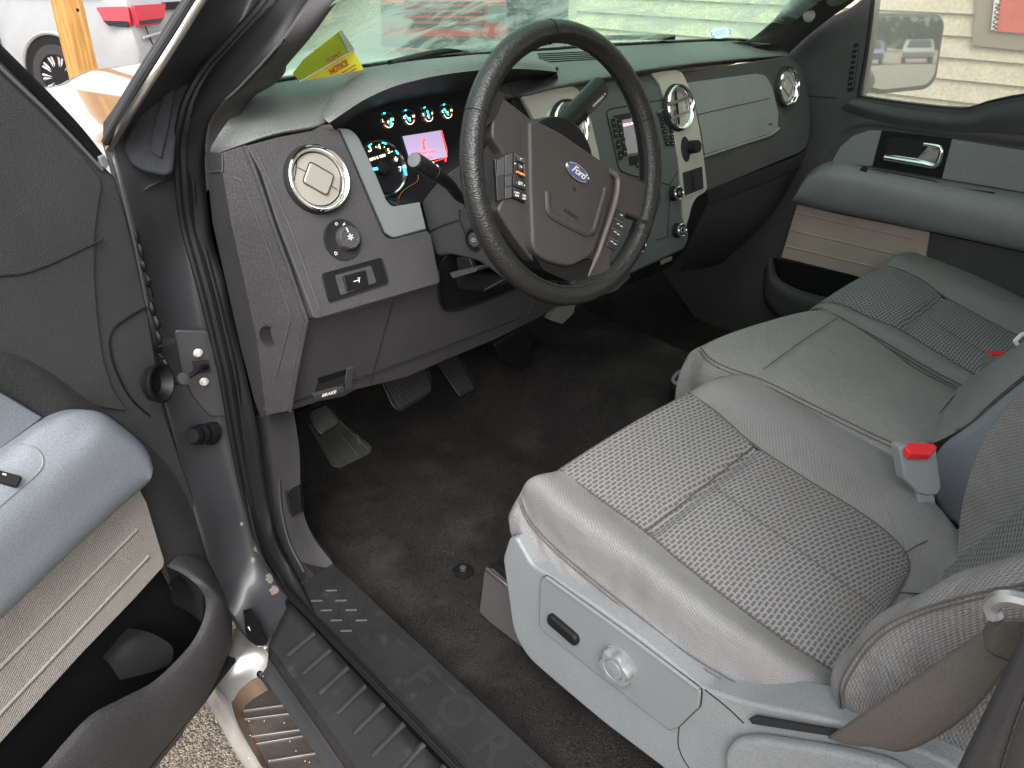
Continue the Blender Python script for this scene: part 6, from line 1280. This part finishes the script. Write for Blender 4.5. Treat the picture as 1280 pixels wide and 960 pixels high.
md_ = N.new('ShaderNodeMixShader'); md_.inputs[0].default_value = .6; L.new(dv.outputs[0], md_.inputs[1]); L.new(tv.outputs[0], md_.inputs[2])
m1 = N.new('ShaderNodeMixShader'); L.new(fac, m1.inputs[0]); L.new(tr.outputs[0], m1.inputs[1]); L.new(md_.outputs[0], m1.inputs[2])
gs = N.new('ShaderNodeBsdfGlossy'); gs.inputs['Roughness'].default_value = .03; m2 = N.new('ShaderNodeMixShader'); L.new(fr_ws, m2.inputs[0]); L.new(m1.outputs[0], m2.inputs[1]); L.new(gs.outputs[0], m2.inputs[2]); L.new(m2.outputs[0], N['Material Output'].inputs[0])
WS = thing('windscreen', 'wet green-tinted windscreen with streaks and droplets above the dashboard', 'windscreen', (.85, .2, .88))
gb0 = [p + V((0, .012, .0)) for p in pr3]; gb0[0] = V((.135, .13, .876)); gb0[-1] = V((1.60, .12, .872))
gt0 = [V((.27 + 1.22 * i / 12, -.44 + .10 * (1 - ((i - 6) / 6) ** 2), 1.27 + .06 * (1 - ((i - 6) / 6) ** 2))) for i in range(13)]
loft('glass', [gb0, gt0], wg, WS, nu=40, nv=12, smooth=80)
tube('glass_edge_band', [p + V((0, -.004, .003)) for p in gb0], .004, M['gloss'], WS, n=60)
tube('wiper_blade', [P(x, y, Z=.895) + V((0, .04, 0)) for x, y in ((505, 82), (560, 68), (640, 58), (700, 52), (770, 49), (860, 48))], .006, M['rubber'], WS, n=30)
GLp = Pl(P(901, 41, pl=((.85, .29, .88), (0, .58, .82))), (0, -.58, -.82))
St = thing('windscreen_sticker', 'small white oval sticker with blue ring in the lower passenger corner of the windscreen', 'sticker', tuple(GLp.o))
fst = frame(P(901, 41, Y=.17), (1, -.1, 0), (-.3, -.75, .5))
lathe('sticker_base', fst, [(.034, 0), (0, .0003)], mat('pale_blue_white', (.6, .72, .7), .5), St, sy=.42, seg=40)
tube('sticker_ring', [fp(fst, .030 * math.cos(a), .0118 * math.sin(a), .0006) for a in [math.radians(200 + 2 * k) for k in range(-25, 10)]], .0016, mat('sticker_blue', (.03, .1, .55), .5), St, n=30)
tube('sticker_ring', [fp(fst, .030 * math.cos(a), .0118 * math.sin(a), .0006) for a in [math.radians(-20 + 2 * k) for k in range(-10, 25)]], .0016, MATS['sticker_blue'], St, n=30)
text('sticker_text', 'CSO', fst, (0, 0, .0006), .014, MATS['sticker_blue'], St, sx=1.3)
# --- yellow leaflet on the dash and its reflection
T = thing('yellow_leaflet', 'yellow printed leaflet at the driver side of the windscreen, its reflection built as a second leaf', 'leaflet', tuple(P(415, 90, Z=.885)))
ylw = mat('yellow_paper', (.75, .58, .04), .7); ylg = mat('reflected_yellow', (.62, .78, .05), .7)
A_, B_, C_ = P(374, 102, Y=.10), P(442, 62.5, Y=.13), P(455, 87, Y=.12)
slab('front_leaf', [A_, B_, C_], (0, .0006, .0006), ylw, T, bevel=0)
tube('white_edge', [A_ + V((0, -.001, 0)), B_ + V((0, -.001, 0))], .0012, M['white'], T, n=2, sm=False)
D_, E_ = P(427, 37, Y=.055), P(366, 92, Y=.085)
slab('reflected_leaf', [P(374, 101, Y=.102), E_, P(380, 74, Y=.07), D_, P(443, 62, Y=.132)], (0, .0006, .0003), ylg, T, bevel=0)  # the leaflet's reflection in the glass, built as a second leaf
slab('white_edge', [P(427, 37, Y=.053), P(442, 62.5, Y=.128), P(436, 65, Y=.12), P(424, 42, Y=.055)], (0, .0004, .0003), M['white'], T, bevel=0)  # white edge of the reflected leaf
lfr = frame(A_.lerp(B_, .55).lerp(C_, .2) + V((0, -.002, 0)), B_ - A_, (C_ - A_).cross(B_ - A_) * (1 if (C_ - A_).cross(B_ - A_).y < 0 else -1))
red_ink = mat('red_ink', (.45, .06, .03), .6)
text('leaflet_print', 'NOTICE', lfr, (.0, -.004, .0), .012, red_ink, T, bold=True)
for k in range(3): tube('leaflet_line', [fp(lfr, .0 + k * .004, -.013 - k * .005, .0), fp(lfr, .035 - k * .002, -.013 - k * .005, .0)], .0006, red_ink, T, n=2, sm=False, seg=4)
text('leaflet_print', 'PERMIT', frame(P(418, 72, Y=.085), B_ - A_, lfr[3]), (0, 0, 0), .010, red_ink, T)  # print on the reflected leaf
# --- pedals
def pedal(nm, lab, pts, pl, n, ax, arm, thick=.012):
    T = thing(nm, lab, 'pedal', tuple(pl.p(*pts[0]))); P3 = [pl.p(*p) for p in pts]
    slab('pad', fil(P3, .008), -pl.n * thick, M['rubber'], T, bevel=.003, seg=3)
    a0_, a1_, b0_, b1_ = [pl.p(*p, .0008) for p in ax]
    for i in range(n):
        t = (i + .5) / n; tube('pad_rib', [a0_.lerp(a1_, t), b0_.lerp(b1_, t)], .0014, mat('worn_rubber', (.02, .02, .0195), .55, var=.3), T, n=2, sm=False, seg=6)
    tube('arm', arm, .009, M['dark'], T, n=8); return T
PBp = Pl(P(510, 485, Y=.10), (0, -1, .75))
pedal('brake_pedal', 'wide ribbed black brake pedal under the dashboard', ((475, 474), (528, 452), (538, 462), (541, 478), (539, 492), (502, 515), (491, 509)), PBp, 16, ((478, 474), (530, 456), (498, 511), (539, 488)), [PBp.p(505, 465, -.01), V((.38, .3, .45))])
PAp = Pl(P(575, 470, Y=.16), (-.1, -1, .9))
pedal('accelerator_pedal', 'narrow ribbed black accelerator pedal right of the brake pedal', ((545, 452), (566, 441), (583, 452), (593, 470), (595, 488), (576, 497), (570, 490)), PAp, 9, ((549, 453), (570, 443), (575, 494), (593, 486)), [PAp.p(565, 455, -.01), V((.56, .3, .42))])
PKp = Pl(P(405, 520, Y=.06), (-.1, -1, 1.1))
pedal('parking_brake_pedal', 'small ribbed parking brake pedal at the far left of the footwell', ((384, 516), (405, 504), (418, 512), (426, 526), (422, 532), (402, 544), (396, 538)), PKp, 10, ((388, 515), (408, 506), (402, 541), (423, 528)), [PKp.p(390, 512, -.006), P(365, 512, Y=.12)])
hC = hitter(bpy.data.objects['carpet']); c1_, c2_, c3_ = hC(400, 530), hC(422, 582), hC(460, 562); n_ = (c2_ - c1_).cross(c3_ - c1_); n_ = n_ if n_.z > 0 else -n_
DPp = Pl(c2_ + n_.normalized() * .004, n_)
T = thing('foot_rest', 'translucent dark plastic foot rest plate with channels, lying on the carpet by the kick panel', 'foot rest', tuple(DPp.p(430, 560)))
slab('plate', fil([DPp.p(x, y, .004) for x, y in ((385, 530), (420, 520), (465, 558), (462, 567), (425, 585), (415, 582))], .006), -DPp.n * .004, mat('foot_rest_plastic', (.05, .05, .045), .4, var=.3, stain=((.2, .18, .14), 40, .62, .75, .7)), T, bevel=.0015)
for a, b in (((393, 532), (423, 580)), ((402, 528), (436, 576)), ((412, 524), (448, 570)), ((420, 521), (460, 562))): tube('channel_edge', [DPp.p(*a, .005), DPp.p(*b, .005)], .002, MATS['foot_rest_plastic'], T, n=6, sm=False)
# column foot cover and dark brackets under the dash centre
slab('column_foot', [P(x, y, Y=.12) for x, y in ((618, 430), (660, 405), (668, 420), (666, 458), (652, 463), (628, 452))], (0, .06, 0), M['dark'], DB, bevel=.006)
slab('silver_bracket', fil([P(x, y, Y=-.02) for x, y in ((697, 384), (720, 380), (717, 392), (703, 405), (688, 400))], .002), (0, .02, 0), mat('bracket_grey', (.12, .12, .115), .5), DB, bevel=.001)
# ================================================================ steering column
SC = thing('steering_column', 'charcoal steering column shroud with ignition lock and tilt lever behind the wheel', 'steering column', (.4, -.1, .7))
cx_ = .318
sil = [P(x, y, X=cx_) for x, y in ((526, 254), (536, 240), (553, 221), (576, 205), (596, 197))]
sil += [V((cx_, -.215, .835)), V((cx_, -.235, .80)), V((cx_, -.225, .70))] + [P(x, y, X=cx_) for x, y in ((648, 352), (632, 352), (612, 336), (596, 326), (562, 318), (545, 321), (537, 296))]
slab('shroud', fil(sil, .01), (.165, 0, 0), mat('shroud_plastic', (.036, .036, .038), .5, bump=(900, .3), var=.06), SC, bevel=.018, seg=5, bang=40)
tube('shroud_gap', [P(x, y, X=cx_ - .0015) for x, y in ((537, 289), (555, 281), (574, 275))], .0011, M['gap'], SC, n=10)
tube('shroud_gap', [P(x, y, X=cx_ - .0015) for x, y in ((574, 262), (575, 275), (581, 292), (588, 305))], .0011, M['gap'], SC, n=14)
fi = frame(P(594, 299, X=cx_ - .001), (0, 0, 1), (-1, -.35, 0))
lathe('ignition_bezel', fi, [(.0175, -.004), (.0165, .003), (.0135, .0035), (.0125, .001), (0, .001)], M['dark'], SC, sx=1.15)
lathe('ignition_lock', fi, [(.0105, 0), (.010, .004), (0, .0045)], M['charcoal'], SC, sx=1.1)
tube('lock_symbol', [fp(fi, .002, -.003, .005), fp(fi, .002, .003, .005), fp(fi, -.002, .003, .005), fp(fi, -.002, -.003, .005)], .0005, MATS['grey_print'], SC, n=8, sm=False, closed=True)
slab('tilt_lever', fil([P(x, y, X=.30) for x, y in ((562, 341), (585, 336), (597, 334), (596, 339), (586, 342), (566, 348))], .003), (.03, 0, 0), M['charcoal'], SC, bevel=.002)
slab('tilt_lever_arm', [P(x, y, X=.315) for x, y in ((570, 322), (586, 322), (592, 336), (572, 340))], (.01, 0, 0), M['dark'], SC, bevel=.002)
slab('lower_bracket', [P(x, y, X=.34) for x, y in ((566, 345), (598, 338), (645, 352), (600, 366), (572, 364))], (.08, 0, 0), M['dark'], SC, bevel=.006)
tube('wire', [P(x, y, X=.33) for x, y in ((606, 362), (625, 352), (640, 343))], .0013, M['charcoal'], SC, n=10)
# turn signal stalk
T = thing('turn_signal_stalk', 'black turn signal stalk with a flat grey end cap, left of the steering wheel', 'control stalk', tuple(P(590, 251, X=.30)))
b0_, b1_, b2_, b3_, b4_ = P(590, 251, X=.315), P(575, 246, X=.285), P(563, 232, X=.25), P(545, 217, X=.20), P(518, 200, X=.155)
tube('stalk', [b0_, b1_, b2_, b3_], [.0085, .0078, .008, .0088, .0095], mat('stalk_black', (.012, .012, .013), .42, spec=.3, bump=(900, .3)), T, n=30, seg=20)
ax = (b4_ - b3_).normalized(); fst_ = frame(b3_, (0, 0, 1), ax); Ls = (b4_ - b3_).length
lathe('stalk_knob', fst_, [(.0094, -.002), (.0104, .001), (.0106, .008), (.0100, .0085), (.0100, .0095), (.0106, .010), (.0108, Ls - .003), (.0098, Ls)], MATS['stalk_black'], T, seg=36)
lathe('end_cap', fst_, [(.0097, Ls - .001), (.0092, Ls + .0015), (.006, Ls + .002), (0, Ls + .0021)], mat('cap_grey', (.09, .092, .094), .5), T, seg=36)
lathe('stalk_boot', frame(b0_, (0, 1, 0), (b1_ - b0_)), [(.0165, -.01), (.0160, .002), (.0125, .006), (.008, .007)], M['charcoal'], T, seg=30)
for s, c in (('-', (-.002, .0165)), ('I', (.004, .0163))):
    tube('stalk_mark', [P(541 + (0 if s == '-' else 5), 202 + (0 if s == '-' else 4), X=.178), P(542.5 + (0 if s == '-' else 5.5), 204 + (0 if s == '-' else 4.5), X=.178)], .0005, M['white'], T, n=2, sm=False)
# gear lever
GL = thing('gear_lever', 'black column gear lever with a rocker button and small white lettering, rising behind the wheel', 'gear lever', tuple(P(690, 175, X=.5)))
GLD = -.165
glp = Pl((.5, GLD, .8), (.05, -1, .15))
p_a, p_b, p_c = glp.p(668, 196), glp.p(722, 138), glp.p(751, 108)
dirv = (p_c - p_a).normalized(); fg_ = frame(p_a, glp.n, dirv); Lg = (p_c - p_a).length
lathe('shaft', fg_, [(.0125, 0), (.0165, .03), (.0185, .055), (.0185, .062), (.0175, .063), (.0175, .077), (.0190, .078), (.0198, Lg - .006), (.018, Lg - .001), (.014, Lg), (0, Lg)], MATS['stalk_black'], GL, seg=40, sx=.82, sy=1)
for k in range(9):
    a = math.radians(-60 + k * 15); tube('grip_rib', [fp(fg_, .0176 * .82 * math.cos(a), .0176 * math.sin(a), .064), fp(fg_, .0176 * .82 * math.cos(a), .0176 * math.sin(a), .076)], .0009, M['dark'], GL, n=2, sm=False)
fgl = frame(fp(fg_, .0165, 0, 0), dirv, glp.n)
pill('rocker_button', fgl, (.045, -.001, -.006), .022, .017, .006, M['gloss'], GL, r=.003, bevel=.001)
slab('button_mark', [fp(fgl, .044, -.002, .0004), fp(fgl, .046, -.002, .0004), fp(fgl, .046, .0, .0004), fp(fgl, .044, .0, .0004)], glp.n * .0002, M['white'], GL, bevel=0)
pill('label_inset', fgl, (Lg - .040, -.006, -.0045), .060, .014, .004, M['gloss'], GL, r=.004, bevel=.001)
text('lettering', 'TOW/HAUL', fgl, (Lg - .036, -.006, .0), .0062, M['white'], GL)
slab('indicator', [fp(fgl, Lg - .017, -.007, .0), fp(fgl, Lg - .014, -.007, .0), fp(fgl, Lg - .014, -.004, .0), fp(fgl, Lg - .017, -.004, .0)], glp.n * .0002, M['white'], GL, bevel=0)
# ================================================================ steering wheel
SW_ = thing('steering_wheel', 'black leather steering wheel turned slightly to the right, with blue oval emblem on its hub', 'steering wheel', (.40, -.296, .786))
wn = V((0, -.97, .25)).normalized(); wc = P(713, 210, X=.40)
WP = Pl(wc, wn); th = math.radians(-36)
ux = V((1, 0, 0)); uy = wn.cross(ux).normalized() * 1
fw = (wc, ux, uy, wn); ue = ux * math.cos(th) + uy * math.sin(th); ve = -ux * math.sin(th) + uy * math.cos(th)
fe = (wc, ue, ve, wn)
RM = .1835
def rimr(a):
    """grip radius by angle in the wheel's own frame: thicker at 10 and 2"""
    return .0153 + .0016 * (math.exp(-((a - math.radians(35)) / .3) ** 2) + math.exp(-((a - math.radians(145)) / .3) ** 2))
vs, fs, uvs = [], [], []; NA, NB = 160, 20
for i in range(NA):
    a = 2 * math.pi * i / NA; r = rimr(a if a < math.pi * 1.5 else a - 2 * math.pi)
    for j in range(NB):
        b = 2 * math.pi * j / NB; q = RM + r * .98 * math.cos(b); vs.append(fp(fe, q * math.cos(a), q * math.sin(a), r * 1.12 * math.sin(b))); uvs.append((a * RM, b * r))
fs = [[i * NB + j, ((i + 1) % NA) * NB + j, ((i + 1) % NA) * NB + (j + 1) % NB, i * NB + (j + 1) % NB] for i in range(NA) for j in range(NB)]
lea = bpy.data.materials.new('wrapped_leather'); lea.use_nodes = True; nt = lea.node_tree; N = nt.nodes; L = nt.links; b = N['Principled BSDF']
b.inputs['Base Color'].default_value = (.013, .013, .013, 1); b.inputs['Roughness'].default_value = .34; b.inputs['Specular IOR Level'].default_value = .55
tc = N.new('ShaderNodeTexCoord'); mp = N.new('ShaderNodeMapping'); mp.inputs['Scale'].default_value = (650, 230, 1); L.new(tc.outputs['UV'], mp.inputs[0])
vo = N.new('ShaderNodeTexVoronoi'); vo.inputs['Scale'].default_value = 1; L.new(mp.outputs[0], vo.inputs['Vector']); bp = N.new('ShaderNodeBump'); bp.inputs['Strength'].default_value = .75; bp.inputs['Distance'].default_value = .0009; L.new(vo.outputs['Distance'], bp.inputs['Height']); L.new(bp.outputs[0], b.inputs['Normal'])
nz = N.new('ShaderNodeTexNoise'); nz.inputs['Scale'].default_value = 25; L.new(tc.outputs['Object'], nz.inputs['Vector']); mr = N.new('ShaderNodeMapRange'); mr.inputs[3].default_value = .26; mr.inputs[4].default_value = .48; L.new(nz.outputs[0], mr.inputs[0]); L.new(mr.outputs[0], b.inputs['Roughness'])
mesh_obj('rim', vs, fs, lea, SW_, 80, uvs=uvs)
def rimpt(a, b, k=1.0, fr=fe):
    a0 = a if a < math.pi * 1.5 else a - 2 * math.pi; r = rimr(a0) * k
    q = RM + r * .98 * math.cos(b); return fp(fr, q * math.cos(a), q * math.sin(a), r * 1.12 * math.sin(b))
for deg in (52, 128, 180 + 6, -6): 
    a = math.radians(deg) % (2 * math.pi); tube('rim_seam', [rimpt(a, 2 * math.pi * k / 24, 1.005) for k in range(24)], .0007, M['gap'], SW_, closed=True, n=48, seg=5)
# stitching along the inner edge: one dashed mesh
st = []
for i in range(300):
    a = 2 * math.pi * i / 300; b0s = math.radians(172); b1s = math.radians(150)
    st.append(polybar([rimpt(a, b0s, 1.01), rimpt(a + .008, b1s, 1.015)], .0006, 4))
join_meshes('stitching', st, mat('black_thread', (.05, .048, .046), .6), SW_)
tube('stitch_line', [rimpt(2 * math.pi * k / 120, math.radians(160), .985) for k in range(120)], .0012, M['gap'], SW_, closed=True, n=240, seg=5)
# spokes and hub
plate_m = mat('spoke_plastic', (.042, .038, .037), .45, bump=(900, .2), var=.06)
lp_ = [WP.p(x, y, .004) for x, y in ((628, 121), (645, 134), (668, 152), (705, 185), (705, 332), (667, 327), (648, 303), (633, 281), (622, 262), (628, 250), (629, 192), (615, 172), (616, 142))]
slab('left_spoke', fil(lp_, .006), -wn * .022, plate_m, SW_, bevel=.004, seg=3)
rp_ = [WP.p(x, y, .004) for x, y in ((745, 200), (765, 212), (812, 228), (820, 240), (812, 268), (800, 275), (783, 268), (772, 304), (764, 322), (765, 344), (742, 356), (722, 362), (703, 345), (690, 300))]
slab('right_spoke', fil(rp_, .006), -wn * .022, plate_m, SW_, bevel=.004, seg=3)
slab('lower_spoke', fil([WP.p(x, y, .006) for x, y in ((765, 338), (790, 345), (770, 364), (735, 374), (705, 372), (718, 356), (724, 350))], .008), -wn * .016, lea, SW_, bevel=.005, seg=3)
slab('spoke_wrap', fil([WP.p(x, y, .005) for x, y in ((806, 226), (822, 222), (828, 250), (815, 280), (800, 284), (811, 262), (814, 242))], .006), -wn * .016, lea, SW_, bevel=.005, seg=3)
slab('spoke_wrap', fil([WP.p(x, y, .005) for x, y in ((632, 118), (626, 132), (618, 150), (606, 160), (603, 130), (615, 108))], .005), -wn * .016, lea, SW_, bevel=.005, seg=3)
tube('spoke_trim', [WP.p(x, y, .008) for x, y in ((762, 214), (771, 222), (771, 240), (764, 268), (755, 294), (746, 320), (734, 345))], [.004, .005, .0045, .004, .0035], mat('satin_taupe', (.16, .14, .13), .38, metal=.3), SW_, n=40)
ab = [WP.p(x, y, .020) for x, y in ((662, 152), (676, 153), (700, 165), (747, 197), (760, 205), (766, 222), (762, 252), (750, 296), (741, 320), (712, 334), (682, 326), (666, 312), (663, 230))]
slab('airbag_cover', fil(ab, [.006, .008, .01, .02, .012, .012, .02, .02, .016, .016, .016, .014, .02]), -wn * .035, M['hub'], SW_, bevel=.011, seg=6, bang=40)
infield = [WP.p(x, y, .0215) for x, y in ((684, 158), (684, 245), (685, 264), (694, 272), (733, 292), (742, 289), (756, 240), (758, 213), (752, 203), (720, 180))]
tube('cover_ridge', fil(infield[:8], .006)[6:-6], .0052, M['hub'], SW_, n=80, sm=False, flat=(wn, .7), seg=10)
hb_ = [WP.p(x, y, .012) for x, y in ((668, 318), (712, 332), (742, 322), (735, 345), (712, 352), (680, 338))]
slab('hub_lower', fil(hb_, .006), -wn * .05, M['dark'], SW_, bevel=.004)
slab('hub_back', [fp(fw, .075 * math.cos(a), .075 * math.sin(a), -.02) for a in [math.pi * k / 12 for k in range(24)]], -wn * .05, M['dark'], SW_, bevel=.004)
# emblem
ec = WP.p(721.5, 215.5, .0225); fem = (ec, ue, ve, wn)
EM = lathe('emblem', fem, [(.0255, -.001), (.0255, .0008), (.0245, .0020), (.0235, .0014), (0, .0016)], M['chrome'], SW_, sy=.41, seg=56)
lathe('emblem_field', fem, [(.0232, .0005), (.0228, .0019), (0, .0024)], mat('emblem_blue', (.012, .035, .17), .2, coat=.6), EM, sy=.40, seg=56)
ring('emblem_line', (fp(fem, 0, 0, .0021), ue, ve, wn), .0212, .0004, M['chrome'], EM, seg=56, sy=.39)
# script letters, sheared
cu = bpy.data.curves.new('t', 'FONT'); cu.body = 'Ford'; cu.size = .0150; cu.shear = .45; cu.extrude = .0003; cu.align_x = 'CENTER'; cu.align_y = 'CENTER'; cu.space_character = .86; cu.offset = .0002
to = bpy.data.objects.new('t', cu); me = bpy.data.meshes.new_from_object(to)
mesh_obj('emblem_script', [fp(fem, v.co.x * 1.12, v.co.y * .95 + .0003, .0026 + v.co.z) for v in me.vertices], [list(p.vertices) for p in me.polygons], mat('emblem_silver', (.75, .75, .75), .25, metal=.6), EM, 0)
bpy.data.objects.remove(to)
text('airbag_lettering', 'AIRBAG', (WP.p(714, 268, .0202), ue, ve, wn), (0, 0, 0), .0085, M['dark'], SW_, sx=1.1)
text('cover_symbol', 'i3', (WP.p(718, 237, .0202), ue, ve, wn), (0, 0, 0), .0085, M['dark'], SW_)
# left switch pod
LPd = thing  # (kept as a part of the wheel)
slab('switch_pod', fil([WP.p(x, y, .0065) for x, y in ((619, 199), (631, 192), (642, 190), (662.5, 199), (661.5, 255), (658, 256), (641, 248), (632, 249), (622, 252))], .002), -wn * .006, M['gloss'], SW_, bevel=.001)
for pts in (((622, 201), (631, 196), (631, 218), (622, 221)), ((632, 194), (641, 191), (641, 217), (632, 219.5))):
    slab('pod_face', [WP.p(x, y, .0085) for x, y in pts], -wn * .002, stkm, SW_, bevel=.0006)
for pts in (((632, 221), (640, 219), (640, 232), (632, 233.5)), ((632, 235), (640, 233.5), (640, 247), (632, 248.5))):
    slab('pod_face', [WP.p(x, y, .0085) for x, y in pts], -wn * .002, stkm, SW_, bevel=.0006)
btn = mat('button_black', (.022, .022, .023), .4)
for pts, mm in ((((643, 191), (662, 200), (655, 204), (648, 201)), stkm), (((643, 192), (647, 202), (647, 212), (643, 217)), btn), (((662, 200), (661, 222), (655.5, 216), (655, 205)), stkm), (((644, 215), (647, 213), (656, 217), (660, 222)), mat('orange_reflection', (.65, .22, .04), .3)), (((648, 203), (654.5, 205.5), (654.5, 215), (648, 212)), M['gloss'])):  # lower pad button has an orange reflection put into its colour
    slab('pad_button', [WP.p(x, y, .010) for x, y in pts], -wn * .003, mm, SW_, bevel=.0006)
slab('set_button', [WP.p(x, y, .0095) for x, y in ((642, 219), (661, 226), (661, 239), (642, 232))], -wn * .003, btn, SW_, bevel=.0006)
slab('cruise_button', [WP.p(x, y, .0095) for x, y in ((642, 234), (661, 241), (661, 254), (642, 246))], -wn * .003, btn, SW_, bevel=.0006)
for s, x, y, z in (('SET', 650.5, 229.5, .0058), ('-', 645.5, 228, .005), ('+', 655.5, 232, .005), ('CNCL', 646.2, 241, .0036), ('RSM', 646.2, 244.5, .0036), ('ON', 655.2, 244.5, .0040), ('OFF', 655.2, 248.5, .0040), ('OK', 651.3, 208.5, .0035)):
    text('button_lettering', s, (WP.p(x, y, .0105), ue if 0 else (ux * .93 - uy * .36).normalized(), (uy * .93 + ux * .36).normalized(), wn), (0, 0, 0), z, M['white'], SW_)
for x, y in ((651.5, 198.5), (644, 204.5), (658.8, 211), (651.5, 217.5)): tube('button_arrow', [WP.p(x - .6, y, .0108), WP.p(x + .6, y, .0108)], .0007, M['white'], SW_, n=2, sm=False)
# right switch strip
slab('switch_strip', fil([WP.p(x, y, .0065) for x, y in ((771.5, 261), (782, 267), (769.5, 314), (758.5, 308))], .001), -wn * .006, btn, SW_, bevel=.001)
for k in range(1, 4):
    t = k / 4; a_ = WP.p(771.5 + (758.5 - 771.5) * t, 261 + 47 * t, .0068); b_ = WP.p(782 + (769.5 - 782) * t, 267 + 47 * t, .0068); tube('strip_gap', [a_, b_], .0005, M['grey'], SW_, n=2, sm=False)
for x, y in ((777, 269), (773, 280), (777, 283), (769, 290), (773, 293), (765, 302), (769, 305)): tube('strip_mark', [WP.p(x - 1.4, y - .6, .0072), WP.p(x + 1.2, y + .5, .0072)], .0007, M['white'], SW_, n=2, sm=False)
# ---------------------------------------------------------------- tidy
for o in bpy.data.objects:
    if '_w' in o: del o['_w']
for o in [o for o in bpy.data.objects if o.type == 'MESH' and len(o.data.polygons) == 0]: bpy.data.objects.remove(o)
